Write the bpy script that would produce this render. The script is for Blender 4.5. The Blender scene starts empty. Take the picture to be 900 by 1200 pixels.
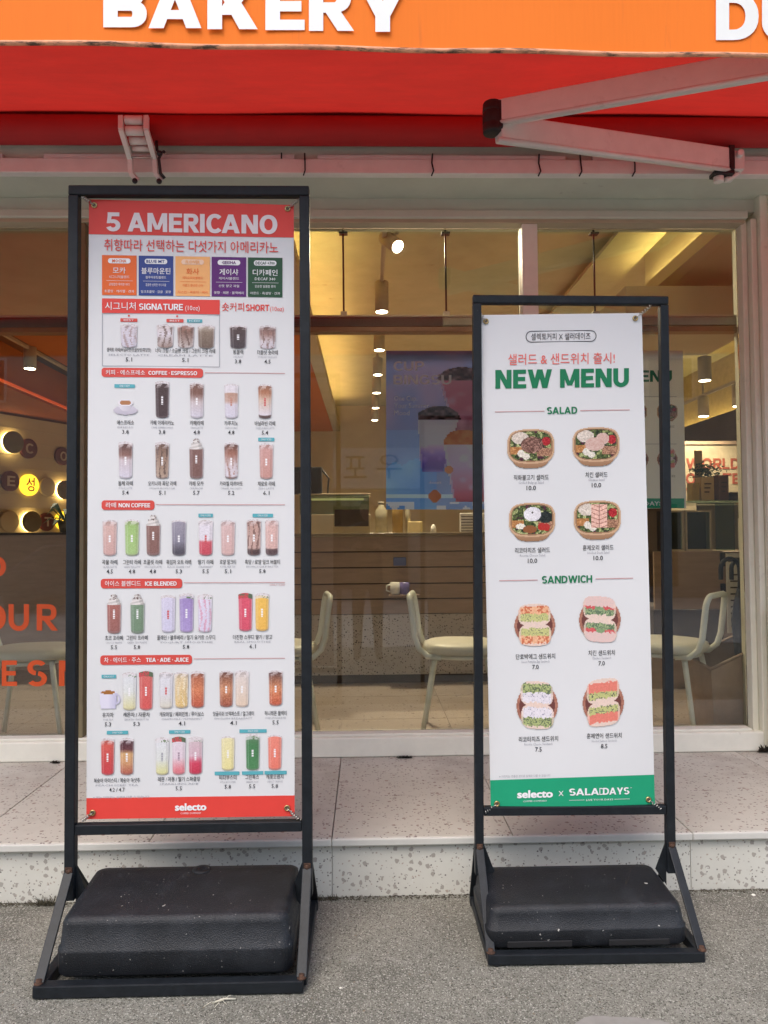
import bpy, bmesh, math, random
from mathutils import Vector, Matrix, Euler
random.seed(7)
SC = bpy.context.scene
COL = SC.collection
R = math.radians
# ------------------------------------------------------------------ camera
CAMLOC = Vector((0, 0, 1.25))
CAMROT = (Matrix.Rotation(R(-1.32), 3, 'Z') @ Matrix.Rotation(R(91.9), 3, 'X') @ Matrix.Rotation(R(-.46), 3, 'Z'))
cd = bpy.data.cameras.new('camera'); cam = bpy.data.objects.new('camera', cd); COL.objects.link(cam)
cam.matrix_world = Matrix.Translation(CAMLOC) @ CAMROT.to_4x4()
cd.sensor_fit = 'VERTICAL'; cd.sensor_height = 36; cd.lens = 26; cd.clip_start = .05; cd.clip_end = 500
SC.camera = cam
# ------------------------------------------------------------------ sky, sun, exposure
W = bpy.data.worlds.new('World'); SC.world = W; W.use_nodes = True
nt = W.node_tree; nt.nodes.clear()
sky = nt.nodes.new('ShaderNodeTexSky'); sky.sky_type = 'NISHITA'; sky.sun_disc = False
SUN_EL, SUN_AZ = R(56), R(205)        # azimuth clockwise from +Y: behind the camera, to its left
sky.sun_elevation = SUN_EL; sky.sun_rotation = SUN_AZ; sky.air_density = 1.15; sky.dust_density = 3.2; sky.ozone_density = 1.0
bg = nt.nodes.new('ShaderNodeBackground'); bg.inputs[1].default_value = .15
wo = nt.nodes.new('ShaderNodeOutputWorld'); nt.links.new(sky.outputs[0], bg.inputs[0]); nt.links.new(bg.outputs[0], wo.inputs[0])
sl = bpy.data.lights.new('sun', 'SUN'); sl.energy = .7; sl.angle = R(35); sl.color = (1, .96, .9)
so = bpy.data.objects.new('sun', sl); COL.objects.link(so)
sdir = Vector((math.sin(SUN_AZ) * math.cos(SUN_EL), math.cos(SUN_AZ) * math.cos(SUN_EL), math.sin(SUN_EL)))
so.rotation_euler = sdir.to_track_quat('Z', 'Y').to_euler(); so.location = (0, -5, 12)
SC.view_settings.view_transform = 'Standard'; SC.view_settings.look = 'None'
SC.view_settings.gamma = 1; SC.view_settings.exposure = .80
SC.cycles.max_bounces = 8; SC.cycles.diffuse_bounces = 4; SC.cycles.transparent_max_bounces = 16
SC.cycles.sample_clamp_indirect = 4

# ------------------------------------------------------------------ helpers
def ray(px, py):
    return CAMROT @ Vector(((px - 450) / 866.67, -(py - 600) / 866.67, -1))
def at(px, py, Y):                      # point of a photo pixel on the vertical plane y = Y
    d = ray(px, py); return CAMLOC + d * (Y / d.y)
def atz(px, py, z):                     # ... on the horizontal plane of height z
    d = ray(px, py); return CAMLOC + d * ((z - CAMLOC.z) / d.z)
def lin(c):
    return tuple(((x / 255) / 12.92 if x / 255 <= .04045 else ((x / 255 + .055) / 1.055) ** 2.4) for x in c)

MATS = {}
def mat(name, col, rough=.6, metal=0, var=.12, scale=14, bump=0, bscale=None, spec=.5, col2=None, trans=0, emit=0, coat=0, stretch=None):
    m = bpy.data.materials.new(name); m.use_nodes = True; t = m.node_tree; N = t.nodes; L = t.links
    b = N['Principled BSDF']; out = N['Material Output']
    b.inputs['Roughness'].default_value = rough; b.inputs['Metallic'].default_value = metal
    b.inputs['Specular IOR Level'].default_value = spec; b.inputs['Coat Weight'].default_value = coat
    tc = N.new('ShaderNodeTexCoord'); src = tc.outputs['Object']
    if stretch:
        mp = N.new('ShaderNodeMapping'); mp.inputs['Scale'].default_value = stretch; L.new(src, mp.inputs[0]); src = mp.outputs[0]
    nz = N.new('ShaderNodeTexNoise'); nz.inputs['Scale'].default_value = scale; nz.inputs['Detail'].default_value = 6; nz.inputs['Roughness'].default_value = .65
    L.new(src, nz.inputs['Vector'])
    rp = N.new('ShaderNodeValToRGB'); rp.color_ramp.elements[0].position = .3; rp.color_ramp.elements[1].position = .7
    c2 = col2 or tuple(min(1, c * (1 + var)) for c in col)
    c1 = col if col2 else tuple(c * (1 - var) for c in col)
    rp.color_ramp.elements[0].color = (*c1, 1); rp.color_ramp.elements[1].color = (*c2, 1)
    L.new(nz.outputs[0], rp.inputs[0]); L.new(rp.outputs[0], b.inputs['Base Color'])
    if bump:
        nb = N.new('ShaderNodeTexNoise'); nb.inputs['Scale'].default_value = bscale or scale * 8; nb.inputs['Detail'].default_value = 4
        L.new(src, nb.inputs['Vector'])
        bp = N.new('ShaderNodeBump'); bp.inputs['Strength'].default_value = bump; bp.inputs['Distance'].default_value = .004
        L.new(nb.outputs[0], bp.inputs['Height']); L.new(bp.outputs[0], b.inputs['Normal'])
    if trans:
        tr = N.new('ShaderNodeBsdfTranslucent'); L.new(rp.outputs[0], tr.inputs[0])
        mx = N.new('ShaderNodeMixShader'); mx.inputs[0].default_value = trans
        L.new(b.outputs[0], mx.inputs[1]); L.new(tr.outputs[0], mx.inputs[2]); L.new(mx.outputs[0], out.inputs[0])
    if emit:
        b.inputs['Emission Color'].default_value = (*col, 1); b.inputs['Emission Strength'].default_value = emit
    MATS[name] = m; return m
def specks(m, layers, coord='Object'):
    """chips / flecks laid over a material's colour: (scale, radius, colour, share of cells)"""
    t = m.node_tree; N = t.nodes; L = t.links; b = N['Principled BSDF']
    cur = b.inputs['Base Color'].links[0].from_socket
    tc = [n for n in N if n.type == 'TEX_COORD'][0]
    for (sc, rad, colr, share) in layers:
        v = N.new('ShaderNodeTexVoronoi'); v.inputs['Scale'].default_value = sc; v.inputs['Randomness'].default_value = 1
        nz = N.new('ShaderNodeTexNoise'); nz.inputs['Scale'].default_value = sc * 2.2
        ad = N.new('ShaderNodeVectorMath'); ad.operation = 'MULTIPLY_ADD'; ad.inputs[1].default_value = (.5 / sc,) * 3
        L.new(tc.outputs[coord], nz.inputs[0]); L.new(nz.outputs['Color'], ad.inputs[0]); L.new(tc.outputs[coord], ad.inputs[2])
        L.new(ad.outputs[0], v.inputs['Vector'])
        sp = N.new('ShaderNodeSeparateColor'); L.new(v.outputs['Color'], sp.inputs[0])
        # radius varies per cell
        r_ = N.new('ShaderNodeMath'); r_.operation = 'MULTIPLY'; r_.inputs[1].default_value = rad; L.new(sp.outputs[1], r_.inputs[0])
        lt = N.new('ShaderNodeMath'); lt.operation = 'LESS_THAN'; L.new(v.outputs['Distance'], lt.inputs[0]); L.new(r_.outputs[0], lt.inputs[1])
        gs = N.new('ShaderNodeMath'); gs.operation = 'LESS_THAN'; gs.inputs[1].default_value = share; L.new(sp.outputs[0], gs.inputs[0])
        mu = N.new('ShaderNodeMath'); mu.operation = 'MULTIPLY'; L.new(lt.outputs[0], mu.inputs[0]); L.new(gs.outputs[0], mu.inputs[1])
        mx = N.new('ShaderNodeMix'); mx.data_type = 'RGBA'; L.new(mu.outputs[0], mx.inputs[0]); L.new(cur, mx.inputs[6]); mx.inputs[7].default_value = (*colr, 1)
        cur = mx.outputs[2]
    L.new(cur, b.inputs['Base Color'])
def grime(m, colr, scale, lo, hi, stretch=(1, 1, 1)):
    """blotchy dirt over a material's colour"""
    t = m.node_tree; N = t.nodes; L = t.links; b = N['Principled BSDF']
    cur = b.inputs['Base Color'].links[0].from_socket
    tc = [n for n in N if n.type == 'TEX_COORD'][0]
    mp = N.new('ShaderNodeMapping'); mp.inputs['Scale'].default_value = stretch; L.new(tc.outputs['Object'], mp.inputs[0])
    nz = N.new('ShaderNodeTexNoise'); nz.inputs['Scale'].default_value = scale; nz.inputs['Detail'].default_value = 8; nz.inputs['Roughness'].default_value = .7
    L.new(mp.outputs[0], nz.inputs[0])
    mr = N.new('ShaderNodeMapRange'); mr.inputs[1].default_value = lo; mr.inputs[2].default_value = hi; L.new(nz.outputs[0], mr.inputs[0])
    mx = N.new('ShaderNodeMix'); mx.data_type = 'RGBA'; L.new(mr.outputs[0], mx.inputs[0]); L.new(cur, mx.inputs[6]); mx.inputs[7].default_value = (*colr, 1)
    L.new(mx.outputs[2], b.inputs['Base Color'])

class MB:
    """collects shapes; build() links them as ONE mesh object"""
    def __init__(s): s.v = []; s.f = []; s.sm = []
    def add(s, vs, fs, smooth=False):
        o = len(s.v); s.v += [Vector(v) for v in vs]; s.f += [tuple(i + o for i in f) for f in fs]; s.sm += [smooth] * len(fs); return s
    def box(s, x0, x1, y0, y1, z0, z1):
        vs = [(x, y, z) for z in (z0, z1) for y in (y0, y1) for x in (x0, x1)]
        return s.add(vs, [(0, 2, 3, 1), (4, 5, 7, 6), (0, 1, 5, 4), (2, 6, 7, 3), (0, 4, 6, 2), (1, 3, 7, 5)])
    def beam(s, p, q, w, d, up=(0, 1, 0)):
        p = Vector(p); q = Vector(q); a = (q - p).normalized(); u = Vector(up); sd = a.cross(u).normalized(); u = sd.cross(a).normalized()
        vs = [c + sd * i * w / 2 + u * j * d / 2 for c in (p, q) for j in (-1, 1) for i in (-1, 1)]
        return s.add(vs, [(0, 1, 3, 2), (4, 6, 7, 5), (0, 4, 5, 1), (2, 3, 7, 6), (0, 2, 6, 4), (1, 5, 7, 3)])
    def tube(s, pts, r, n=10, caps=True):
        pts = [Vector(p) for p in pts]; rings = []; prev = None
        rr = r if isinstance(r, (list, tuple)) else [r] * len(pts)
        for i, p in enumerate(pts):
            t = (pts[min(i + 1, len(pts) - 1)] - pts[max(i - 1, 0)]).normalized()
            if prev is None: u = t.orthogonal().normalized()
            else: u = (prev - t * prev.dot(t)); u = u.normalized() if u.length > 1e-6 else t.orthogonal().normalized()
            prev = u; w = t.cross(u)
            rings.append([p + (u * math.cos(a) + w * math.sin(a)) * rr[i] for a in [2 * math.pi * k / n for k in range(n)]])
        vs = [v for r_ in rings for v in r_]; fs = []
        for i in range(len(pts) - 1):
            for k in range(n): fs.append((i * n + k, i * n + (k + 1) % n, (i + 1) * n + (k + 1) % n, (i + 1) * n + k))
        if caps: fs += [tuple(range(n))[::-1], tuple((len(pts) - 1) * n + k for k in range(n))]
        return s.add(vs, fs, True)
    def lathe(s, c, prof, n=20, axis=None):
        """prof: (radius, height along axis)"""
        c = Vector(c); q = Vector(axis or (0, 0, 1)).normalized().to_track_quat('Z', 'Y')
        vs = [c + q @ Vector((r * math.cos(2 * math.pi * k / n), r * math.sin(2 * math.pi * k / n), h)) for r, h in prof for k in range(n)]
        fs = [(i * n + k, i * n + (k + 1) % n, (i + 1) * n + (k + 1) % n, (i + 1) * n + k) for i in range(len(prof) - 1) for k in range(n)]
        fs += [tuple(range(n))[::-1], tuple((len(prof) - 1) * n + k for k in range(n))]
        return s.add(vs, fs, True)
    def poly(s, pts): return s.add(pts, [tuple(range(len(pts)))])
    def build(s, name, m, parent=None, bevel=0, seg=2):
        me = bpy.data.meshes.new(name); off = wl(parent) if parent else Vector((0, 0, 0))
        me.from_pydata([tuple(v - off) for v in s.v], [], s.f)
        me.polygons.foreach_set('use_smooth', s.sm); me.update()
        me.materials.append(m)
        o = bpy.data.objects.new(name, me); COL.objects.link(o); o.parent = parent
        if bevel:
            b = o.modifiers.new('bevel', 'BEVEL'); b.width = bevel; b.segments = seg; b.limit_method = 'ANGLE'; b.angle_limit = R(35)
        return o
WL = {}
def wl(o): return WL.get(o.name, Vector((0, 0, 0)))
def tag(o, label=None, cat=None, group=None, kind=None):
    if label: o['label'] = label
    if cat: o['category'] = cat
    if group: o['group'] = group
    if kind: o['kind'] = kind
    return o
def thing(name, label, cat, loc=(0, 0, 0), group=None):
    o = bpy.data.objects.new(name, None); COL.objects.link(o); o.location = loc; o.empty_display_size = .1
    WL[o.name] = Vector(loc); return tag(o, label, cat, group)
def struct(o): return tag(o, kind='structure')
def kid(o, parent): WL[o.name] = wl(parent); return o     # lets a part hold sub-parts (same origin)

# printed pictures: a fine grid of quads, each with the colour of the print there
def printmat(name, rough=.45, spec=.35):
    m = bpy.data.materials.new(name); m.use_nodes = True; t = m.node_tree
    a = t.nodes.new('ShaderNodeVertexColor'); a.layer_name = 'print'; b = t.nodes['Principled BSDF']
    t.links.new(a.outputs[0], b.inputs['Base Color']); b.inputs['Roughness'].default_value = rough; b.inputs['Specular IOR Level'].default_value = spec
    return m
class Print:
    def __init__(s): s.v = []; s.f = []; s.c = []
    def grid(s, P, x0, y0, x1, y1, nx, ny, fn):
        idx = {}
        def vid(i, j):
            if (i, j) not in idx:
                idx[(i, j)] = len(s.v); s.v.append(P(x0 + (x1 - x0) * i / nx, y0 + (y1 - y0) * j / ny))
            return idx[(i, j)]
        for j in range(ny):
            for i in range(nx):
                c = fn((i + .5) / nx, (j + .5) / ny)
                if c is None: continue
                s.f.append((vid(i, j + 1), vid(i + 1, j + 1), vid(i + 1, j), vid(i, j))); s.c.append(lin([min(255, max(0, q)) for q in c]))
        return s
    def build(s, name, parent, m):
        me = bpy.data.meshes.new(name); off = wl(parent) if parent else Vector((0, 0, 0))
        me.from_pydata([tuple(v - off) for v in s.v], [], s.f)
        ca = me.color_attributes.new('print', 'FLOAT_COLOR', 'CORNER')
        buf = []
        for f, c in zip(s.f, s.c): buf += [c[0], c[1], c[2], 1.0] * len(f)
        ca.data.foreach_set('color', buf); me.update(); me.materials.append(m)
        o = bpy.data.objects.new(name, me); COL.objects.link(o); o.parent = parent; return o
# lettering: glyph outlines of the default font, fitted to a box
_fc = bpy.data.curves.new('font_source', 'FONT'); _fc.resolution_u = 2; _fo = bpy.data.objects.new('font_source', _fc); COL.objects.link(_fo)
_tc = {}; CAPH = .69
# outlines of the Korean syllables used below (advance, number of loops, then each loop's points)
from mathutils.geometry import tessellate_polygon
_KO = [33,38,40,41,47,88,183,8251,44032,44048,44144,44148,44163,44172,44204,44256,44257,44284,44512,44516,44536,44544,44552,44555,44592,44628,44867,45140,45180,45208,45320,45432,45684,45716,45768,45776,45796,45800,45804,45817,45908,45936,46028,46108,46300,46356,46384,46392,46524,46608,46907,46972,47001,47084,47112,47113,47116,47196,47215,47217,
47336,47484,47532,47536,47548,47551,47553,47560,47579,47581,47700,47708,47784,47788,47805,47924,47925,47932,48120,48124,48128,48148,48149,48260,48288,48333,48372,48373,48512,48520,48652,48660,48708,48712,48757,49324,49328,49356,49360,49380,49399,49440,49444,49455,49457,49472,49548,49679,49688,49709,49772,49828,49845,49884,49892,50500,50564,50612,50620,50640,
50672,50724,50752,50836,50864,50868,50880,50948,50976,51004,51008,51060,51064,51068,51076,51080,51081,51088,51105,51228,51452,51592,51648,51649,51652,52264,52376,52404,52488,52628,52636,52712,52824,52852,52880,52964,53076,53084,53092,53356,53364,53412,53416,53440,53461,53469,53552,53664,53665,53944,54000,54004,54028,54140,54168,54252,54392,54413,54532,54540,
54588,54616,54620,54632,54693,54728,54805,54840,54868,54984,55121,55180]
_KD = [54,2,14,25,168,26,155,27,144,32,106,34,96,38,93,41,96,43,106,49,144,50,155,50,168,47,192,38,200,28,192,8,38,73,29,69,25,60,29,50,38,46,47,50,51,60,47,69,125,3,23,117,123,110,110,101,99,80,123,101,143,107,163,97,186,71,196,43,186,33,161,38,142,50,126,24,106,14,82,25,57,52,46,74,51,100,69,117,48,144,
48,114,84,129,103,138,123,7,86,84,71,71,54,66,42,71,36,82,43,97,62,112,8,54,163,58,173,70,177,82,173,87,162,83,151,68,138,58,149,65,1,10,45,99,53,155,76,201,65,201,34,154,22,99,34,44,65,0,76,0,53,44,65,1,10,42,99,34,44,11,0,22,0,53,44,65,99,53,154,22,201,11,201,34,155,56,1,4,10,46,
25,46,68,200,53,200,142,1,12,159,198,133,198,86,141,39,198,13,198,73,126,8,48,35,48,86,110,137,48,163,48,99,126,52,1,8,37,138,27,134,23,124,27,115,37,111,46,115,50,124,46,134,127,6,4,44,72,30,87,114,172,128,158,4,114,72,30,158,44,172,128,87,16,19,123,20,128,22,132,26,134,31,135,37,134,41,132,44,128,44,
123,44,118,41,114,37,112,31,111,26,112,22,114,20,118,16,65,75,66,80,69,84,72,86,78,87,83,86,87,84,90,80,91,75,90,71,87,67,83,64,78,63,72,64,69,67,66,71,16,65,169,66,174,69,178,72,180,78,181,83,180,87,178,90,174,91,169,90,165,87,161,83,158,78,157,72,158,69,161,66,165,16,111,123,112,128,115,132,119,134,
124,135,130,134,134,132,136,128,137,123,136,118,134,114,130,112,124,111,119,112,115,114,112,118,184,2,8,154,230,154,31,172,31,172,134,204,134,204,150,172,150,172,230,8,29,209,29,194,102,194,79,130,20,83,30,69,100,130,121,209,184,4,4,48,108,48,34,173,34,173,108,4,155,93,155,49,66,49,66,93,8,155,230,155,117,173,117,173,167,203,
167,203,182,173,182,173,230,8,28,217,28,203,100,203,76,159,19,130,26,115,95,154,119,217,184,2,8,118,150,118,135,164,135,164,31,182,31,182,230,164,230,164,150,8,28,209,28,194,100,194,78,131,19,83,29,69,99,130,118,209,184,3,8,121,169,121,154,164,154,164,83,183,83,183,230,164,230,164,169,8,32,215,32,200,102,200,78,153,22,121,
30,106,97,148,122,215,6,57,98,57,36,188,36,188,51,75,51,75,98,184,3,8,122,174,122,159,164,159,164,96,183,96,183,230,164,230,164,174,8,32,215,32,200,101,200,78,154,22,123,30,108,97,149,121,215,13,109,113,109,104,89,67,43,46,50,32,91,48,118,76,146,48,186,32,193,47,147,67,127,104,127,113,184,2,4,171,230,171,31,188,
31,188,230,17,28,205,28,190,86,190,67,133,19,87,30,74,65,102,88,134,129,134,129,41,146,41,146,225,129,225,129,149,95,149,102,176,104,205,184,2,21,112,145,112,130,164,130,164,82,183,82,183,230,164,230,164,189,120,189,122,202,123,215,32,215,32,200,103,200,79,152,22,121,30,106,82,133,115,174,164,174,164,145,6,57,97,57,36,188,36,
188,51,75,51,75,97,184,2,10,38,210,38,195,159,195,159,191,158,151,152,101,170,99,176,151,177,191,177,210,8,89,145,89,74,19,74,19,59,199,59,199,74,107,74,107,145,184,3,6,38,98,38,83,157,83,157,31,176,31,176,98,8,93,176,93,136,19,136,19,121,199,121,199,136,111,136,111,176,9,40,220,40,205,158,205,157,181,153,151,171,
150,175,180,176,205,176,220,184,3,9,28,209,28,194,110,194,109,163,105,120,123,119,128,166,128,198,128,209,10,19,75,78,76,142,82,141,96,110,93,77,91,77,152,59,152,59,91,17,90,8,153,230,153,31,171,31,171,132,203,132,203,147,171,147,171,230,184,2,22,19,145,19,130,79,130,79,82,97,82,97,130,132,130,132,82,149,82,149,130,199,
130,199,145,171,145,176,178,176,204,176,220,42,220,42,205,158,205,158,204,157,178,153,145,6,41,98,41,36,181,36,181,51,59,51,59,98,184,2,30,41,48,41,34,182,34,182,48,59,48,59,70,177,70,177,118,151,118,151,144,199,144,199,159,172,159,176,187,176,210,176,222,42,222,42,208,158,208,157,186,154,159,19,159,19,144,67,144,67,118,40,
118,40,104,158,104,158,83,41,83,4,85,144,133,144,133,118,85,118,184,2,4,19,75,19,60,199,60,199,75,10,39,209,39,194,157,194,157,189,156,148,149,94,167,92,174,147,175,189,175,209,184,2,13,19,156,19,141,199,141,199,156,172,156,176,186,176,209,176,222,42,222,42,207,158,207,157,185,153,156,13,41,48,41,34,182,34,182,48,59,48,
59,71,177,71,177,122,40,122,40,107,158,107,158,85,41,85,184,3,4,41,105,41,34,177,34,177,105,4,159,90,159,49,59,49,59,90,13,19,147,19,132,199,132,199,147,171,147,175,179,176,205,176,220,42,220,42,205,158,205,157,179,152,147,184,2,13,19,141,19,126,199,126,199,141,170,141,175,178,175,206,175,220,41,220,41,205,157,205,157,178,
151,141,13,99,108,99,99,79,65,32,46,39,32,80,46,108,73,136,46,177,32,184,46,137,65,117,99,117,108,184,2,4,164,230,164,31,182,31,182,230,8,31,209,31,194,105,194,82,130,21,83,31,68,102,129,124,209,184,4,8,155,230,155,129,173,129,173,172,203,172,203,187,173,187,173,230,13,47,49,47,34,181,34,181,49,65,49,65,71,173,
71,173,119,47,119,47,105,156,105,156,84,47,84,8,25,219,25,204,59,204,47,171,20,148,32,136,66,171,77,219,8,85,219,85,204,116,204,104,167,76,138,89,127,123,168,133,219,184,4,9,111,223,111,208,161,208,159,188,155,159,173,157,178,191,179,215,179,223,8,104,179,104,145,19,145,19,130,199,130,199,145,122,145,122,179,9,35,223,35,208,
77,208,75,188,68,160,86,157,94,192,95,215,95,223,19,100,123,100,103,42,103,42,88,99,88,78,61,34,46,41,32,81,45,109,70,136,45,177,32,183,46,139,61,118,88,175,88,175,103,118,103,118,123,184,3,4,41,106,41,35,177,35,177,106,4,159,91,159,49,59,49,59,91,22,114,222,114,207,159,207,158,183,152,149,92,149,99,190,100,215,
100,222,36,222,36,207,82,207,80,183,74,149,19,149,19,134,199,134,199,149,170,149,176,187,177,213,177,222,184,3,4,164,230,164,31,182,31,182,230,8,26,209,26,194,63,194,51,137,19,87,33,77,70,139,80,209,8,87,209,87,194,118,194,108,131,77,73,92,63,127,134,136,209,184,2,8,154,230,154,31,172,31,172,136,204,136,204,151,172,151,
172,230,10,27,97,27,82,43,82,89,84,137,91,135,106,89,99,45,97,45,211,27,211,184,2,8,104,165,104,150,165,150,165,31,183,31,183,230,165,230,165,165,10,30,95,30,79,45,79,91,81,136,87,134,103,91,96,48,95,48,208,30,208,184,1,14,41,213,41,125,100,125,100,72,19,72,19,57,199,57,199,72,118,72,118,125,179,125,179,140,
59,140,59,213,184,2,6,42,220,42,148,178,148,178,163,60,163,60,220,12,19,120,19,105,65,105,65,31,84,31,84,105,134,105,134,31,152,31,152,105,199,105,199,120,184,3,4,19,129,19,114,199,114,199,129,6,43,223,43,156,179,156,179,171,61,171,61,223,6,42,94,42,36,180,36,180,51,60,51,60,94,184,2,4,164,230,164,31,182,31,
182,230,10,32,98,32,83,48,83,95,85,146,92,143,108,95,100,50,98,50,211,32,211,184,3,4,164,230,164,131,182,131,182,230,10,31,155,31,140,47,140,97,142,145,149,142,164,97,157,49,155,49,221,31,221,13,54,49,54,34,189,34,189,49,72,49,72,72,182,72,182,121,53,121,53,106,164,106,164,85,54,85,184,2,8,154,230,154,31,172,
31,172,137,204,137,204,152,172,152,172,230,11,28,211,28,81,43,81,93,82,137,87,135,103,93,98,46,96,46,196,120,196,120,211,184,3,8,155,230,155,86,173,86,173,156,203,156,203,171,173,171,173,230,11,28,213,28,121,44,121,95,123,136,128,134,143,95,138,46,137,46,198,116,198,116,213,6,50,101,50,36,182,36,182,51,68,51,68,101,184,
3,11,28,219,28,138,43,138,95,139,136,145,134,159,94,154,46,152,46,204,116,204,116,219,8,155,230,155,130,173,130,173,173,203,173,203,189,173,189,173,230,13,48,49,48,34,180,34,180,49,65,49,65,71,173,71,173,120,47,120,47,105,155,105,155,85,48,85,184,4,8,110,108,62,98,45,70,62,42,110,32,158,42,175,70,158,98,8,110,93,
145,87,158,70,145,53,110,46,75,53,62,70,75,87,8,155,230,155,112,174,112,174,163,203,163,203,179,174,179,174,230,11,28,215,28,128,43,128,95,129,136,134,134,149,95,144,46,143,46,200,116,200,116,215,184,2,11,29,211,29,80,44,80,93,81,135,87,133,102,93,97,47,95,47,196,119,196,119,211,8,108,158,108,143,165,143,165,31,183,31,
183,230,165,230,165,158,184,3,4,170,230,170,31,188,31,188,230,8,130,226,130,154,88,154,88,139,130,139,130,42,147,42,147,226,11,26,206,26,79,39,79,79,80,113,85,111,100,80,96,44,94,44,191,101,191,101,206,184,2,16,19,144,19,129,199,129,199,144,118,144,118,163,177,163,177,178,61,178,61,208,175,208,175,223,43,223,43,163,100,163,
100,144,13,41,48,41,34,182,34,182,48,59,48,59,68,176,68,176,112,41,112,41,99,158,99,158,81,41,81,184,3,4,164,230,164,81,182,81,182,230,19,23,106,84,108,149,114,147,127,121,125,94,123,94,150,134,150,134,165,56,165,56,202,132,202,132,217,38,217,38,150,76,150,76,122,47,122,20,121,6,53,91,53,36,188,36,188,51,71,51,
71,91,184,2,4,19,73,19,58,199,58,199,73,8,42,212,42,120,179,120,179,135,60,135,60,197,177,197,177,212,184,2,4,164,230,164,31,182,31,182,230,11,32,211,32,80,48,80,100,82,144,87,142,103,100,97,50,96,50,196,126,196,126,211,184,3,8,157,231,157,31,175,31,175,137,204,137,204,152,175,152,175,231,11,25,209,25,83,34,83,
54,84,79,88,77,103,59,100,43,99,43,194,75,194,75,209,11,86,209,86,83,96,83,123,84,147,88,145,103,125,100,104,99,104,194,139,194,139,209,184,4,8,159,230,159,127,177,127,177,172,203,172,203,187,177,187,177,230,13,48,49,48,34,184,34,184,49,65,49,65,70,177,70,177,119,47,119,47,104,159,104,159,84,48,84,11,26,218,26,139,
35,139,56,139,81,143,79,158,60,155,44,154,44,203,76,203,76,218,11,87,218,87,139,97,139,124,140,149,143,147,158,126,155,105,154,105,203,140,203,140,218,184,4,4,173,230,173,31,190,31,190,230,8,107,156,107,141,136,141,136,42,153,42,153,226,136,226,136,156,11,25,205,25,83,33,83,48,83,69,87,68,102,54,99,42,99,42,191,65,191,
65,205,11,75,205,75,84,83,84,103,84,126,88,124,103,107,100,91,99,91,191,120,191,120,205,184,3,8,114,212,114,123,185,123,185,138,132,138,132,197,183,197,183,212,8,100,114,100,72,19,72,19,57,199,57,199,72,118,72,118,114,12,34,139,34,123,46,123,75,124,105,129,103,144,78,140,53,139,53,196,102,196,102,211,34,211,184,4,4,19,
135,19,120,199,120,199,135,8,115,221,115,153,183,153,183,168,133,168,133,206,181,206,181,221,12,36,168,36,153,47,153,77,154,108,159,106,174,80,169,54,168,54,206,103,206,103,221,36,221,13,100,104,100,98,80,64,33,47,40,32,81,46,109,73,137,46,178,32,185,47,138,64,118,98,118,104,184,2,8,154,230,154,31,172,31,172,136,204,136,204,
151,172,151,172,230,15,27,212,27,197,98,197,98,155,27,155,27,79,43,79,93,80,138,86,136,101,93,96,45,94,45,140,116,140,116,212,184,3,6,53,96,53,81,169,81,169,31,187,31,187,96,12,125,226,125,108,142,108,142,162,169,162,169,106,187,106,187,230,169,230,169,177,142,177,142,226,15,28,216,28,201,85,201,85,174,28,174,28,116,41,
116,80,117,116,122,114,137,81,132,46,131,46,160,102,160,102,216,184,2,8,127,154,127,139,164,139,164,31,182,31,182,230,164,230,164,154,15,26,212,26,197,97,197,97,157,26,157,26,79,42,79,89,80,133,85,131,101,90,95,45,94,45,142,115,142,115,212,184,3,4,170,230,170,31,188,31,188,230,15,25,208,25,193,78,193,78,154,26,154,26,
80,39,80,75,81,114,86,113,101,77,96,43,95,43,139,96,139,96,208,8,130,226,130,159,105,159,105,144,130,144,130,42,147,42,147,226,184,4,6,54,97,54,82,169,82,169,31,187,31,187,97,4,169,230,169,106,187,106,187,230,15,28,215,28,200,80,200,80,173,28,173,28,116,41,116,79,117,115,121,113,136,80,132,46,130,46,160,98,160,98,
215,8,130,226,130,179,106,179,106,164,130,164,130,108,147,108,147,226,184,4,4,169,230,169,81,187,81,187,230,15,28,214,28,200,80,200,80,171,28,171,28,111,41,111,79,112,115,117,113,132,80,127,46,126,46,157,98,157,98,214,8,130,227,130,175,106,175,106,160,130,160,130,86,147,86,147,227,6,57,95,57,36,193,36,193,51,75,51,75,95,
184,1,21,41,123,41,108,100,108,100,71,19,71,19,56,199,56,199,71,118,71,118,108,182,108,182,123,59,123,59,155,177,155,177,216,41,216,41,201,159,201,159,170,41,170,184,2,21,42,157,42,143,100,143,100,123,19,123,19,108,199,108,199,123,118,123,118,143,180,143,180,157,60,157,60,177,176,177,176,224,42,224,42,210,158,210,158,191,42,191,
13,100,98,100,94,80,62,33,46,40,32,81,45,109,70,137,45,179,32,185,46,138,62,118,94,118,98,184,3,8,109,96,58,88,40,64,58,40,109,32,159,40,177,64,159,88,8,109,82,146,77,159,64,146,50,109,45,72,50,58,64,72,77,21,42,157,42,143,100,143,100,124,19,124,19,110,199,110,199,124,118,124,118,143,180,143,180,157,60,157,
60,177,176,177,176,225,42,225,42,210,158,210,158,191,42,191,184,2,13,41,145,41,130,182,130,182,145,59,145,59,170,177,170,177,222,40,222,40,208,159,208,159,184,41,184,8,19,110,19,95,100,95,100,31,118,31,118,95,199,95,199,110,184,3,4,19,138,19,124,199,124,199,138,13,41,47,41,34,183,34,183,47,59,47,59,66,177,66,177,108,
40,108,40,95,159,95,159,78,41,78,13,42,166,42,153,180,153,180,166,60,166,60,183,176,183,176,224,42,224,42,211,158,211,158,195,42,195,184,2,4,164,230,164,31,182,31,182,230,15,30,212,30,197,103,197,103,156,30,156,30,79,47,79,96,81,147,86,145,101,96,96,49,94,49,141,122,141,122,212,184,3,4,164,230,164,84,182,84,182,230,
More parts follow.
